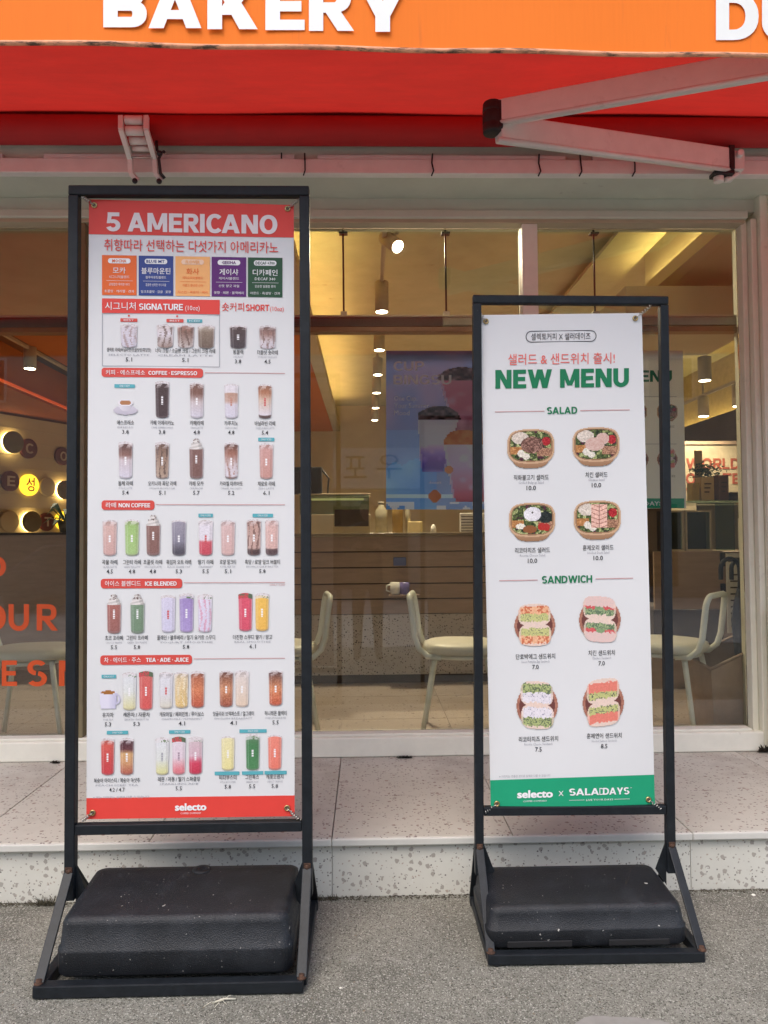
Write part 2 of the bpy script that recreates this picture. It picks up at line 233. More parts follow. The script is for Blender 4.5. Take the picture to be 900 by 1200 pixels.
6,52,95,52,36,188,36,188,51,70,51,70,95,15,29,216,29,201,101,201,101,172,29,172,29,112,45,112,96,113,142,119,140,134,96,128,47,127,47,158,119,158,119,216,184,4,4,164,230,164,112,182,112,182,230,4,54,101,54,34,182,34,182,101,4,164,87,164,49,71,49,71,87,15,29,218,29,204,101,204,101,178,29,178,29,122,45,122,95,123,
142,128,140,143,95,138,47,137,47,164,119,164,119,218,184,3,4,164,230,164,96,182,96,182,230,15,29,217,29,202,101,202,101,176,29,176,29,117,45,117,96,119,142,124,140,139,96,134,47,132,47,161,119,161,119,217,13,108,106,108,100,88,65,41,46,48,32,90,47,118,75,145,47,187,32,194,46,147,65,127,100,127,106,184,4,4,164,230,164,108,
182,108,182,230,8,116,104,68,94,50,68,68,41,116,32,165,41,183,68,165,94,8,116,89,152,83,165,68,152,52,116,46,81,52,68,68,81,83,15,29,218,29,203,101,203,101,177,29,177,29,120,45,120,95,121,142,126,140,141,95,136,47,135,47,163,119,163,119,218,184,3,4,27,210,27,82,118,82,118,210,4,100,196,100,97,45,97,45,196,8,
154,230,154,31,172,31,172,136,204,136,204,151,172,151,172,230,184,4,4,27,215,27,127,117,127,117,215,4,99,200,99,141,45,141,45,200,8,155,230,155,98,173,98,173,161,203,161,203,176,173,176,173,230,13,104,108,104,102,84,66,38,47,45,32,86,47,113,75,141,47,181,32,189,47,142,66,122,102,122,108,184,5,4,27,215,27,130,119,130,119,
215,4,101,200,101,144,45,144,45,200,8,110,106,62,96,45,69,62,41,110,31,158,41,175,69,158,96,8,110,91,145,85,157,69,145,52,110,46,75,52,63,69,75,85,8,155,230,155,113,173,113,173,166,203,166,203,181,173,181,173,230,184,3,4,85,193,85,99,43,99,43,193,4,171,230,171,31,188,31,188,230,12,131,226,131,155,102,155,102,207,
26,207,26,85,102,85,102,140,131,140,131,41,148,41,148,226,184,4,4,169,230,169,127,187,127,187,230,4,87,203,87,152,45,152,45,203,12,28,218,28,138,104,138,104,171,132,171,132,128,149,128,149,226,132,226,132,186,104,186,104,218,13,56,49,56,34,194,34,194,49,74,49,74,70,187,70,187,118,55,118,55,103,169,103,169,84,56,84,184,2,
4,160,199,160,135,58,135,58,199,12,40,214,40,120,100,120,100,72,19,72,19,57,199,57,199,72,118,72,118,120,177,120,177,214,184,3,4,158,206,158,165,60,165,60,206,12,19,125,19,110,199,110,199,125,118,125,118,150,176,150,176,221,42,221,42,150,100,150,100,125,6,42,93,42,36,179,36,179,51,60,51,60,93,184,4,4,158,207,158,170,
60,170,60,207,8,109,102,59,93,41,67,59,41,109,31,159,41,177,67,159,93,8,109,88,145,82,158,67,145,51,109,46,72,51,59,67,72,82,12,19,133,19,118,199,118,199,133,118,133,118,155,176,155,176,222,42,222,42,155,100,155,100,133,184,3,4,42,219,42,142,176,142,176,219,4,158,205,158,156,60,156,60,205,8,19,115,19,100,100,100,
100,31,118,31,118,100,199,100,199,115,184,3,4,42,222,42,155,176,155,176,222,4,158,207,158,169,60,169,60,207,14,39,95,39,80,158,80,158,30,177,30,177,95,118,95,118,120,199,120,199,135,19,135,19,120,100,120,100,95,184,3,4,42,224,42,163,175,163,175,224,4,157,209,157,178,60,178,60,209,21,41,48,41,33,182,33,182,48,59,48,
59,68,176,68,176,112,118,112,118,132,199,132,199,147,19,147,19,132,100,132,100,112,41,112,41,98,158,98,158,81,41,81,184,3,4,30,211,30,81,122,81,122,211,4,104,196,104,96,48,96,48,196,4,164,230,164,31,182,31,182,230,184,4,4,29,213,29,120,122,120,122,213,4,104,198,104,135,47,135,47,198,4,164,230,164,87,182,87,182,230,
6,54,101,54,38,188,38,188,53,72,53,72,101,184,4,4,29,219,29,138,122,138,122,219,4,104,205,104,152,47,152,47,205,4,164,230,164,128,182,128,182,230,13,54,48,54,33,189,33,189,48,72,48,72,70,182,70,182,118,53,118,53,103,164,103,164,83,54,83,184,3,8,27,213,27,79,120,79,120,213,102,213,102,161,45,161,45,213,4,45,
147,102,147,102,94,45,94,8,154,230,154,31,172,31,172,136,204,136,204,152,172,152,172,230,184,4,6,44,100,44,85,155,85,155,31,173,31,173,100,8,27,218,27,124,119,124,119,218,101,218,101,187,45,187,45,218,4,45,172,101,172,101,138,45,138,8,155,230,155,110,173,110,173,163,203,163,203,179,173,179,173,230,184,2,4,45,149,100,149,100,
96,45,96,16,27,215,27,81,118,81,118,141,165,141,165,31,183,31,183,230,165,230,165,156,118,156,118,215,100,215,100,163,45,163,45,215,184,3,4,43,147,85,147,85,96,43,96,4,171,230,171,31,188,31,188,230,16,131,226,131,155,102,155,102,211,85,211,85,162,43,162,43,211,26,211,26,81,102,81,102,140,131,140,131,41,148,41,148,226,184,
5,4,47,175,101,175,101,144,47,144,8,55,112,55,34,182,34,182,112,164,112,164,88,73,88,73,112,4,73,73,164,73,164,49,73,49,4,119,185,164,185,164,163,119,163,16,164,230,164,200,119,200,119,220,101,220,101,189,47,189,47,220,29,220,29,129,119,129,119,148,164,148,164,122,183,122,183,230,184,2,4,58,166,160,166,160,129,58,129,16,
40,216,40,114,100,114,100,72,19,72,19,57,199,57,199,72,118,72,118,114,178,114,178,216,160,216,160,181,58,181,58,216,184,3,6,39,93,39,79,158,79,158,31,177,31,177,93,4,61,189,157,189,157,166,61,166,16,43,226,43,151,100,151,100,128,19,128,19,113,199,113,199,128,118,128,118,151,175,151,175,226,157,226,157,203,61,203,61,226,184,
3,8,42,222,42,136,176,136,176,222,158,222,158,195,60,195,60,222,4,60,180,158,180,158,151,60,151,8,19,112,19,98,100,98,100,31,118,31,118,98,199,98,199,112,184,3,8,43,227,43,161,175,161,175,227,157,227,157,209,61,209,61,227,4,61,195,157,195,157,176,61,176,21,41,48,41,33,182,33,182,48,59,48,59,67,176,67,176,111,118,
111,118,130,199,130,199,145,19,145,19,130,100,130,100,111,41,111,41,97,158,97,158,80,41,80,184,3,4,19,73,19,58,199,58,199,73,8,40,216,40,112,178,112,178,216,160,216,160,179,58,179,58,216,4,58,165,160,165,160,127,58,127,184,4,8,43,227,43,161,175,161,175,227,157,227,157,208,61,208,61,227,4,61,194,157,194,157,175,61,175,
4,19,144,19,130,199,130,199,144,13,41,48,41,33,182,33,182,48,59,48,59,67,176,67,176,112,41,112,41,98,158,98,158,81,41,81,184,3,4,164,230,164,31,182,31,182,230,8,30,213,30,79,124,79,124,213,106,213,106,161,48,161,48,213,4,48,147,106,147,106,94,48,94,184,4,8,29,216,29,118,122,118,122,216,104,216,104,183,47,183,
47,216,4,47,169,104,169,104,132,47,132,4,164,230,164,83,182,83,182,230,6,53,98,53,36,187,36,187,51,71,51,71,98,184,7,8,24,216,24,124,78,124,78,216,62,216,62,185,40,185,40,216,4,40,170,62,170,62,139,40,139,8,90,216,90,124,143,124,143,216,127,216,127,185,105,185,105,216,4,105,170,127,170,127,139,105,139,8,113,105,
65,95,47,68,65,41,113,32,162,41,180,68,162,95,8,113,90,149,85,162,68,149,52,113,46,78,52,65,68,78,85,8,161,230,161,108,179,108,179,164,203,164,203,179,179,179,179,230,184,2,13,68,213,68,178,53,125,16,88,27,74,57,100,77,140,96,103,125,78,136,92,100,127,86,178,86,213,8,154,230,154,31,172,31,172,134,204,134,204,150,
172,150,172,230,184,3,13,68,218,68,194,54,152,18,125,28,111,58,131,78,161,97,134,126,116,135,130,100,155,86,193,86,218,8,155,230,155,83,173,83,173,154,203,154,203,169,173,169,173,230,6,50,97,50,36,182,36,182,51,68,51,68,97,184,3,13,61,216,61,188,50,151,19,123,30,109,54,129,70,156,85,132,108,116,118,129,89,154,78,188,
78,216,12,127,226,127,87,144,87,144,156,169,156,169,80,187,80,187,230,169,230,169,171,144,171,144,226,6,57,99,57,36,193,36,193,51,75,51,75,99,184,3,13,61,222,61,201,50,167,19,141,29,127,54,146,70,172,85,149,109,133,118,146,89,169,78,200,78,222,12,127,227,127,126,144,126,144,170,169,170,169,124,187,124,187,230,169,230,169,185,
144,185,144,227,13,56,48,56,33,194,33,194,48,74,48,74,68,187,68,187,115,55,115,55,101,169,101,169,82,56,82,184,2,12,154,230,154,31,172,31,172,106,204,106,204,121,172,121,172,165,204,165,204,180,172,180,172,230,13,68,213,68,178,53,125,16,88,28,73,57,100,77,139,96,102,125,77,136,92,100,127,86,178,86,213,184,3,12,155,230,
155,97,173,97,173,137,202,137,202,152,173,152,173,181,202,181,202,196,173,196,173,230,13,68,219,68,199,54,158,18,131,28,116,58,136,77,167,96,140,125,122,135,136,99,160,86,198,86,219,13,104,106,104,101,84,65,38,46,45,32,86,47,113,74,141,47,182,32,189,46,142,65,122,101,122,106,184,3,8,164,230,164,183,121,183,121,168,164,168,164,
81,183,81,183,230,13,69,218,69,194,55,152,19,124,29,110,59,130,78,162,97,133,125,114,135,129,100,154,87,193,87,218,6,55,98,55,36,187,36,187,51,73,51,73,98,184,3,8,164,230,164,194,121,194,121,179,164,179,164,128,183,128,183,230,13,55,49,55,34,190,34,190,49,73,49,73,70,183,70,183,117,55,117,55,103,165,103,165,84,55,
84,13,69,224,69,205,55,166,19,142,28,127,59,146,78,175,97,149,126,132,135,146,100,170,87,205,87,224,184,3,8,121,190,121,174,164,174,164,92,183,92,183,230,164,230,164,190,13,109,106,109,100,89,66,42,46,49,32,91,47,119,75,146,47,188,32,195,46,148,65,128,100,128,106,13,69,220,69,200,55,158,19,131,29,117,59,136,78,167,97,
139,125,121,135,136,100,161,87,198,87,220,184,4,8,117,107,69,97,51,69,69,41,117,32,166,41,183,69,166,97,8,117,92,152,86,165,69,152,52,117,46,82,52,69,69,82,86,13,69,219,69,199,55,157,19,131,28,116,59,136,79,167,97,140,126,122,136,136,101,161,87,199,87,219,8,121,188,121,173,164,173,164,113,183,113,183,230,164,230,164,
188,184,4,4,169,230,169,124,187,124,187,230,8,130,226,130,193,100,193,100,178,130,178,130,126,148,126,148,226,13,60,222,60,202,49,166,19,140,29,126,54,145,69,172,84,148,107,132,117,146,88,169,78,201,78,222,13,56,48,56,33,194,33,194,48,74,48,74,69,187,69,187,115,55,115,55,101,169,101,169,83,56,83,184,2,8,99,121,99,72,
19,72,19,57,199,57,199,72,117,72,117,121,13,99,217,99,202,76,157,26,133,34,118,78,138,108,173,139,138,183,118,191,133,141,157,118,202,118,217,184,3,12,131,156,131,130,87,130,87,156,69,156,69,130,19,130,19,115,199,115,199,130,149,130,149,156,13,99,103,99,97,80,64,33,46,39,32,81,46,109,72,136,46,178,32,185,46,138,64,118,
97,118,103,13,100,228,100,219,78,186,29,168,36,154,79,168,109,196,138,168,181,154,188,168,140,186,118,219,118,228,184,2,13,100,223,100,212,77,175,28,155,36,140,79,156,109,186,139,156,183,140,190,155,141,175,118,212,118,223,8,19,118,19,103,100,103,100,31,118,31,118,103,199,103,199,118,184,3,8,109,88,145,83,158,67,145,51,109,46,72,
51,59,67,72,83,13,100,227,100,218,78,185,29,167,36,153,79,167,109,195,139,167,182,153,188,167,140,185,118,218,118,227,15,19,138,19,123,100,123,100,102,56,92,41,67,59,41,109,32,159,41,177,67,161,92,118,102,118,123,199,123,199,138,184,3,4,164,230,164,31,182,31,182,230,13,74,222,74,210,61,176,24,156,33,141,64,157,84,183,104,
160,134,146,142,160,107,179,93,210,93,222,11,21,108,47,108,76,109,76,37,94,37,94,110,123,113,151,117,150,130,82,125,19,124,184,2,4,19,73,19,58,199,58,199,73,13,99,216,99,201,76,156,26,130,35,115,78,136,108,172,139,136,182,115,190,130,141,156,118,201,118,216,184,4,8,42,111,42,34,175,34,175,111,157,111,157,88,60,88,60,
111,4,60,74,157,74,157,49,60,49,4,19,140,19,125,199,125,199,140,13,100,228,100,219,78,186,29,168,36,154,79,168,109,196,139,168,182,154,188,168,140,186,118,219,118,228,184,2,4,164,230,164,31,182,31,182,230,13,71,213,71,178,56,124,18,88,29,73,60,99,81,139,101,101,132,77,143,91,105,126,90,178,90,213,184,3,4,164,230,164,
127,182,127,182,230,13,54,48,54,33,189,33,189,48,72,48,72,69,182,69,182,117,53,117,53,103,164,103,164,83,54,83,13,71,225,71,209,57,170,20,144,30,129,60,149,80,178,100,151,130,133,139,147,103,172,89,209,89,225,184,3,8,72,215,36,196,22,146,36,95,72,76,108,95,122,146,108,196,8,72,199,95,184,104,146,95,107,72,92,48,
107,39,146,48,184,8,154,230,154,31,172,31,172,136,204,136,204,151,172,151,172,230,184,4,8,74,223,37,211,23,179,37,147,74,135,111,147,125,179,111,211,8,74,208,98,200,108,179,98,158,74,149,50,158,40,179,50,200,12,155,230,155,129,173,129,173,154,202,154,202,169,173,169,173,191,202,191,202,206,173,206,173,230,13,48,49,48,34,180,34,
180,49,65,49,65,71,173,71,173,120,47,120,47,105,155,105,155,84,48,84,184,2,8,72,199,95,184,104,146,95,107,72,92,49,107,40,146,49,184,15,165,230,165,154,121,154,106,199,72,215,36,196,23,146,36,95,72,76,106,93,121,140,165,140,165,31,183,31,183,230,184,3,8,73,209,97,200,107,178,97,157,73,148,49,157,39,178,49,200,15,
73,224,37,211,22,178,37,146,73,133,107,144,124,171,164,171,164,129,182,129,182,230,164,230,164,186,124,186,107,213,13,55,49,55,34,190,34,190,49,73,49,73,70,182,70,182,118,54,118,54,104,164,104,164,84,55,84,184,3,4,171,230,171,31,188,31,188,230,8,64,197,82,183,89,145,82,106,64,92,45,106,38,145,45,183,15,64,214,33,195,
21,145,33,94,64,75,94,92,106,138,131,138,131,41,148,41,148,226,131,226,131,153,106,153,93,197,184,4,8,73,201,97,192,107,168,97,143,73,134,49,143,39,168,49,192,7,164,184,164,152,122,152,124,159,124,168,124,176,122,184,15,73,218,37,204,22,168,37,132,73,118,97,123,114,137,164,137,164,83,183,83,183,230,164,230,164,199,114,199,96,
213,6,56,98,56,36,188,36,188,51,74,51,74,98,184,2,8,109,203,148,192,164,165,148,138,109,128,70,138,54,165,70,192,15,19,72,19,57,199,57,199,72,118,72,118,113,163,129,181,165,161,203,109,217,57,203,37,165,54,129,100,113,100,72,184,3,8,78,202,103,193,113,171,103,148,78,139,53,148,43,171,53,193,18,19,74,78,75,142,82,
141,95,115,93,88,91,88,125,119,139,131,171,116,204,78,217,40,204,26,171,38,139,69,125,69,90,42,90,17,90,8,154,230,154,31,172,31,172,133,203,133,203,148,172,148,172,230,184,3,8,109,203,148,193,164,167,148,140,109,130,70,140,54,167,70,193,15,109,218,57,204,37,167,44,143,63,126,63,72,19,72,19,57,199,57,199,72,155,72,155,
126,174,143,181,167,161,204,7,81,72,81,119,94,116,109,116,123,116,137,119,137,72,184,3,8,109,222,58,211,39,179,58,147,109,135,159,147,178,179,159,211,8,109,208,146,200,160,179,146,158,109,150,72,158,58,179,72,200,8,19,116,19,101,100,101,100,31,118,31,118,101,199,101,199,116,184,4,8,109,225,58,214,39,185,58,156,109,145,159,156,
179,185,159,214,8,109,211,145,204,159,185,145,167,109,160,72,167,58,185,72,204,8,19,129,19,114,101,114,101,74,120,74,120,114,199,114,199,129,6,42,94,42,36,179,36,179,51,60,51,60,94,184,4,8,109,227,58,217,39,189,58,162,109,152,160,162,179,189,160,217,8,109,212,146,206,160,189,146,172,109,166,71,172,58,189,71,206,4,159,85,
159,49,59,49,59,85,12,19,137,19,122,100,122,100,99,41,99,41,34,177,34,177,99,118,99,118,122,199,122,199,137,184,4,8,84,221,48,210,33,180,48,150,84,139,120,150,135,180,120,210,8,84,206,108,199,117,180,108,161,84,154,60,161,51,180,60,199,4,164,230,164,31,182,31,182,230,11,21,107,47,107,76,108,76,37,94,37,94,109,123,
112,151,116,150,130,82,123,19,122,184,3,8,109,222,58,211,39,179,58,147,109,136,159,147,178,179,159,211,8,109,208,146,200,160,179,146,158,109,150,72,158,58,179,72,200,12,19,117,19,102,65,102,65,31,84,31,84,102,134,102,134,31,152,31,152,102,199,102,199,117,184,3,8,109,218,57,203,37,163,57,123,109,108,160,123,181,163,160,203,8,
109,203,148,192,164,163,148,134,109,123,70,134,54,163,70,192,4,19,73,19,58,199,58,199,73,184,4,4,19,126,19,111,199,111,199,126,8,109,224,58,213,39,184,58,155,109,144,160,155,179,184,160,213,8,109,209,146,202,160,184,146,166,109,159,71,166,58,184,71,202,6,42,93,42,36,179,36,179,51,60,51,60,93,184,3,4,164,230,164,31,
182,31,182,230,8,77,215,41,196,26,146,41,95,77,76,113,95,127,146,113,196,8,77,199,101,184,110,146,101,107,77,92,53,107,44,146,53,184,184,4,4,164,230,164,85,182,85,182,230,8,75,216,38,203,23,167,38,132,75,118,112,132,127,167,112,203,8,75,200,100,191,109,167,100,144,75,134,51,144,41,167,51,191,6,54,100,54,36,188,36,
188,51,72,51,72,100,184,4,8,75,223,38,211,23,179,38,147,75,135,112,147,126,179,112,211,8,75,208,99,200,109,179,99,158,75,150,51,158,41,179,51,200,4,164,230,164,128,182,128,182,230,13,54,49,54,34,189,34,189,49,72,49,72,70,182,70,182,119,53,119,53,104,164,104,164,84,54,84,184,5,4,164,230,164,117,182,117,182,230,4,
54,106,54,34,182,34,182,106,4,164,91,164,49,71,49,71,91,8,75,220,38,207,23,173,38,140,75,127,113,140,127,173,113,207,8,75,204,100,196,109,173,100,151,75,142,51,151,41,173,51,196,184,4,4,164,230,164,117,182,117,182,230,8,75,219,38,206,23,172,38,139,75,126,113,139,127,172,113,206,8,75,203,100,195,109,172,100,150,75,141,
51,150,41,172,51,195,24,142,108,142,97,135,72,114,50,93,71,86,97,86,108,69,108,69,97,58,69,29,48,38,34,62,49,77,71,91,48,114,32,137,49,151,72,166,49,191,34,200,48,170,68,160,97,160,108,184,5,4,164,230,164,112,182,112,182,230,8,116,108,67,98,49,70,67,42,116,32,165,42,183,70,165,98,8,116,93,152,87,165,70,
152,52,116,46,81,52,68,70,81,87,8,75,218,38,205,23,171,38,138,75,125,113,138,127,171,113,205,8,75,202,100,194,109,171,100,149,75,140,51,149,41,171,51,194,184,2,17,23,210,23,195,68,195,68,170,53,119,16,84,26,70,57,96,77,135,97,99,127,74,137,89,101,123,86,170,86,195,130,195,130,210,8,154,230,154,31,172,31,172,135,
204,135,204,150,172,150,172,230,184,4,8,48,112,48,34,173,34,173,112,155,112,155,88,66,88,66,112,4,66,73,155,73,155,49,66,49,17,23,217,23,202,68,202,68,196,54,158,18,134,27,119,58,137,77,166,96,140,126,123,135,138,99,161,86,196,86,202,130,202,130,217,8,155,230,155,121,173,121,173,169,203,169,203,184,173,184,173,230,184,3,
4,170,230,170,31,188,31,188,230,8,131,226,131,159,98,159,98,144,131,144,131,42,148,42,148,226,17,22,207,22,192,60,192,60,174,48,122,17,85,28,71,53,97,69,134,84,100,109,76,120,89,88,125,77,174,77,192,113,192,113,207,184,2,17,36,218,36,203,99,203,99,202,77,167,30,148,37,134,80,150,109,179,138,150,181,134,188,148,141,167,
119,202,119,203,182,203,182,218,8,19,117,19,102,100,102,100,31,118,31,118,102,199,102,199,117,184,2,4,19,73,19,58,199,58,199,73,17,34,211,34,196,100,196,100,187,76,145,28,122,35,107,79,126,109,161,140,126,184,108,191,123,142,145,118,187,118,196,184,196,184,211,184,2,4,164,230,164,31,182,31,182,230,17,25,210,25,195,72,195,72,
170,56,119,19,84,30,70,60,96,81,135,102,99,133,74,143,89,106,121,90,170,90,195,136,195,136,210,184,3,4,164,230,164,110,182,110,182,230,6,49,99,49,84,164,84,164,31,182,31,182,99,17,26,216,26,202,72,202,72,194,58,155,22,129,31,115,62,134,82,164,101,136,131,119,141,133,105,157,91,194,91,202,135,202,135,216,184,3,4,164,
230,164,84,182,84,182,230,17,26,214,26,199,72,199,72,188,58,149,22,123,31,109,62,128,82,158,101,131,131,113,141,127,105,151,91,188,91,199,135,199,135,214,6,54,98,54,36,188,36,188,51,72,51,72,98,184,2,21,67,227,67,196,23,196,23,181,67,181,67,166,53,117,17,84,27,70,57,94,77,131,95,97,124,73,134,87,99,120,85,166,
85,181,129,181,129,196,85,196,85,227,8,154,230,154,31,172,31,172,133,204,133,204,149,172,149,172,230,184,2,8,122,150,122,136,164,136,164,31,183,31,183,230,164,230,164,150,21,70,227,70,196,25,196,25,181,70,181,70,166,55,117,19,84,30,70,59,94,79,131,99,96,129,73,139,87,102,119,88,166,88,181,132,181,132,196,88,196,88,227,184,
3,4,170,230,170,31,188,31,188,230,8,131,226,131,152,100,152,100,137,131,137,131,42,148,42,148,226,21,60,223,60,194,23,194,23,179,60,179,60,169,49,121,17,86,28,72,53,96,69,131,84,99,109,76,120,90,88,123,77,169,77,179,114,179,114,194,77,194,77,223,184,2,8,100,117,100,72,19,72,19,56,199,56,199,72,118,72,118,117,19,
100,226,100,199,36,199,36,184,100,184,79,145,29,124,36,110,80,126,109,156,138,126,182,110,189,124,139,145,118,184,182,184,182,199,118,199,118,226,184,2,8,19,110,19,95,100,95,100,31,118,31,118,95,199,95,199,110,19,100,230,100,206,36,206,36,191,100,191,78,158,30,140,37,125,80,140,109,167,138,140,181,125,187,140,139,158,118,191,181,191,
181,206,118,206,118,230,184,2,21,41,48,41,33,182,33,182,48,59,48,59,66,176,66,176,110,118,110,118,128,199,128,199,142,19,142,19,128,100,128,100,110,41,110,41,96,158,96,158,79,41,79,19,37,213,37,199,98,199,76,175,29,165,34,151,79,161,109,183,138,161,184,151,189,165,142,175,119,199,180,199,180,213,118,213,118,231,100,231,100,213,
184,3,4,164,230,164,31,182,31,182,230,19,76,230,76,208,32,208,32,193,76,193,62,164,28,147,36,132,66,146,85,169,104,148,134,135,141,149,107,166,94,193,137,193,137,208,94,208,94,230,11,21,103,47,103,76,104,76,37,94,37,94,105,123,107,151,111,150,125,82,119,19,119,184,2,4,164,230,164,31,182,31,182,230,21,74,227,74,196,28,
196,28,181,74,181,74,166,60,117,23,84,33,70,64,94,83,131,104,96,134,73,144,87,107,119,92,166,92,181,138,181,138,196,92,196,92,227,184,2,13,32,210,32,195,103,195,101,177,97,160,22,155,25,139,91,145,65,109,21,78,31,64,103,129,121,210,8,154,230,154,31,172,31,172,134,204,134,204,150,172,150,172,230,184,2,12,126,226,126,41,
144,41,144,135,170,135,170,31,188,31,188,230,170,230,170,150,144,150,144,226,13,30,206,30,191,89,191,87,176,84,161,20,157,23,141,79,147,57,113,20,85,31,72,91,132,107,206,184,2,13,30,210,30,195,101,195,99,177,95,160,20,155,23,139,89,145,63,109,19,78,29,64,101,129,119,210,8,119,150,119,135,164,135,164,31,182,31,182,230,164,
230,164,150,184,2,15,41,211,41,196,159,196,159,192,159,178,159,163,35,158,38,142,158,149,155,127,151,102,169,100,176,152,177,192,177,211,8,89,125,89,73,19,73,19,58,199,58,199,73,107,73,107,125,184,3,13,40,224,40,210,158,210,158,194,36,190,38,175,157,181,156,169,154,157,172,156,176,187,177,212,177,224,8,92,168,92,144,19,144,19,
129,199,129,199,144,110,144,110,168,13,41,49,41,34,182,34,182,49,59,49,59,67,176,67,176,113,41,113,41,99,158,99,158,81,41,81,184,4,4,41,99,41,34,176,34,176,99,4,158,85,158,49,59,49,59,85,14,40,224,40,209,158,209,158,208,158,189,36,186,38,170,157,176,156,163,153,148,172,147,176,181,177,208,177,224,8,92,161,92,134,
19,134,19,119,199,119,199,134,110,134,110,161,184,2,4,19,74,19,59,199,59,199,74,15,41,210,41,195,159,195,159,186,159,170,158,155,35,150,38,135,158,141,155,117,150,90,168,89,176,141,177,186,177,210,184,2,17,19,149,19,134,199,134,199,149,171,149,176,180,176,206,176,221,42,221,42,206,158,206,158,187,37,183,39,169,157,174,155,162,153,
149,13,41,48,41,34,184,34,184,48,59,48,59,69,177,69,177,116,40,116,40,101,159,101,159,83,41,83,184,2,4,164,230,164,31,182,31,182,230,13,34,210,34,195,107,195,105,177,100,160,24,155,27,139,95,145,68,108,23,78,33,64,106,128,125,210,184,3,4,164,230,164,86,182,86,182,230,13,33,215,33,200,105,200,103,188,99,176,23,173,
26,158,92,163,66,137,25,118,32,103,102,148,124,215,6,54,96,54,34,188,34,188,49,72,49,72,96,184,2,15,28,212,28,79,43,79,93,80,137,86,135,101,93,95,46,94,46,142,116,142,116,156,46,156,46,197,120,197,120,212,8,154,230,154,31,172,31,172,135,204,135,204,150,172,150,172,230,184,4,8,110,103,62,94,45,67,62,41,110,32,
158,41,176,67,158,94,8,110,89,145,83,158,67,145,51,110,46,75,51,63,67,75,83,8,155,230,155,108,173,108,173,164,203,164,203,179,173,179,173,230,15,28,216,28,121,43,121,94,122,134,127,132,142,94,137,46,136,46,162,115,162,115,177,46,177,46,202,119,202,119,216,184,3,6,53,99,53,84,169,84,169,31,187,31,187,99,15,28,216,28,
120,40,120,80,121,114,125,112,140,81,136,45,135,45,162,102,162,102,176,45,176,45,201,104,201,104,216,12,125,226,125,111,142,111,142,163,169,163,169,110,187,110,187,230,169,230,169,178,142,178,142,226,184,2,8,124,155,124,140,165,140,165,31,183,31,183,230,165,230,165,155,15,28,212,28,79,43,79,92,80,134,85,132,100,92,95,46,94,46,141,
111,141,111,156,46,156,46,197,120,197,120,212,184,1,20,42,214,42,112,100,112,100,71,19,71,19,56,199,56,199,71,118,71,118,112,179,112,179,127,61,127,61,157,172,157,172,171,61,171,61,199,177,199,177,214,184,2,6,39,91,39,76,157,76,157,31,175,31,175,91,20,43,225,43,144,100,144,100,123,19,123,19,108,199,108,199,123,118,123,118,
144,178,144,178,158,61,158,61,178,171,178,171,192,61,192,61,211,177,211,177,225,184,2,4,19,72,19,57,199,57,199,72,12,42,213,42,108,179,108,179,123,61,123,61,154,172,154,172,169,61,169,61,198,177,198,177,213,184,2,4,164,230,164,31,182,31,182,230,15,32,212,32,79,47,79,98,80,143,86,141,101,98,95,50,94,50,142,121,142,121,
156,50,156,50,197,128,197,128,212,184,3,4,164,230,164,82,182,82,182,230,6,54,95,54,36,188,36,188,51,72,51,72,95,15,30,215,30,115,47,115,100,116,143,121,141,135,100,131,49,130,49,158,120,158,120,173,49,173,49,200,125,200,125,215,184,3,14,19,81,78,82,142,88,141,101,126,100,111,99,111,194,132,194,132,209,21,209,21,194,43,
194,43,96,17,96,4,61,194,93,194,93,97,61,96,8,154,230,154,31,172,31,172,136,204,136,204,151,172,151,172,230,184,3,14,19,80,78,82,141,88,140,101,125,99,111,98,111,194,133,194,133,209,24,209,24,194,44,194,44,96,17,96,4,61,194,93,194,93,97,61,96,8,127,155,127,140,165,140,165,31,183,31,183,230,165,230,165,155,184,4,
4,171,230,171,31,189,31,189,230,8,133,226,133,155,106,155,106,138,133,138,133,42,150,42,150,226,14,19,80,66,81,117,87,116,101,106,99,95,98,95,190,112,190,112,205,21,205,21,190,37,190,37,96,17,96,4,54,190,78,190,78,97,54,96,184,2,20,35,131,35,117,100,117,100,71,19,71,19,56,199,56,199,71,118,71,118,117,182,117,182,
131,151,131,151,196,182,196,182,211,35,211,35,196,66,196,66,131,4,84,196,133,196,133,131,84,131,184,3,12,37,150,37,135,181,135,181,150,152,150,152,204,182,204,182,219,36,219,36,204,66,204,66,150,4,84,204,134,204,134,150,84,150,8,19,112,19,97,100,97,100,31,118,31,118,97,199,97,199,112,184,4,8,109,86,145,80,158,66,145,51,
109,46,72,51,59,66,72,80,15,19,133,19,119,100,119,100,99,56,90,41,66,59,40,109,32,159,40,177,66,161,90,118,99,118,119,199,119,199,133,12,36,167,36,152,181,152,181,167,152,167,152,208,182,208,182,223,36,223,36,208,66,208,66,167,4,84,208,133,208,133,167,84,167,184,3,4,19,72,19,57,199,57,199,72,12,35,126,35,112,182,
112,182,126,151,126,151,195,182,195,182,210,35,210,35,195,66,195,66,126,4,84,195,133,195,133,126,84,126,184,4,4,19,142,19,127,199,127,199,142,12,36,172,36,158,181,158,181,172,152,172,152,210,182,210,182,224,36,224,36,210,66,210,66,172,4,84,210,133,210,133,172,84,172,13,41,48,41,33,182,33,182,48,59,48,59,66,176,66,176,110,
41,110,41,96,158,96,158,79,41,79,184,3,4,164,230,164,31,182,31,182,230,14,21,81,82,82,148,88,147,102,131,100,114,99,114,194,136,194,136,209,24,209,24,194,46,194,46,96,19,96,4,63,194,97,194,97,98,63,96,184,4,8,78,167,43,154,29,121,43,88,78,76,112,88,126,121,112,154,8,78,152,100,143,109,121,100,99,78,91,55,
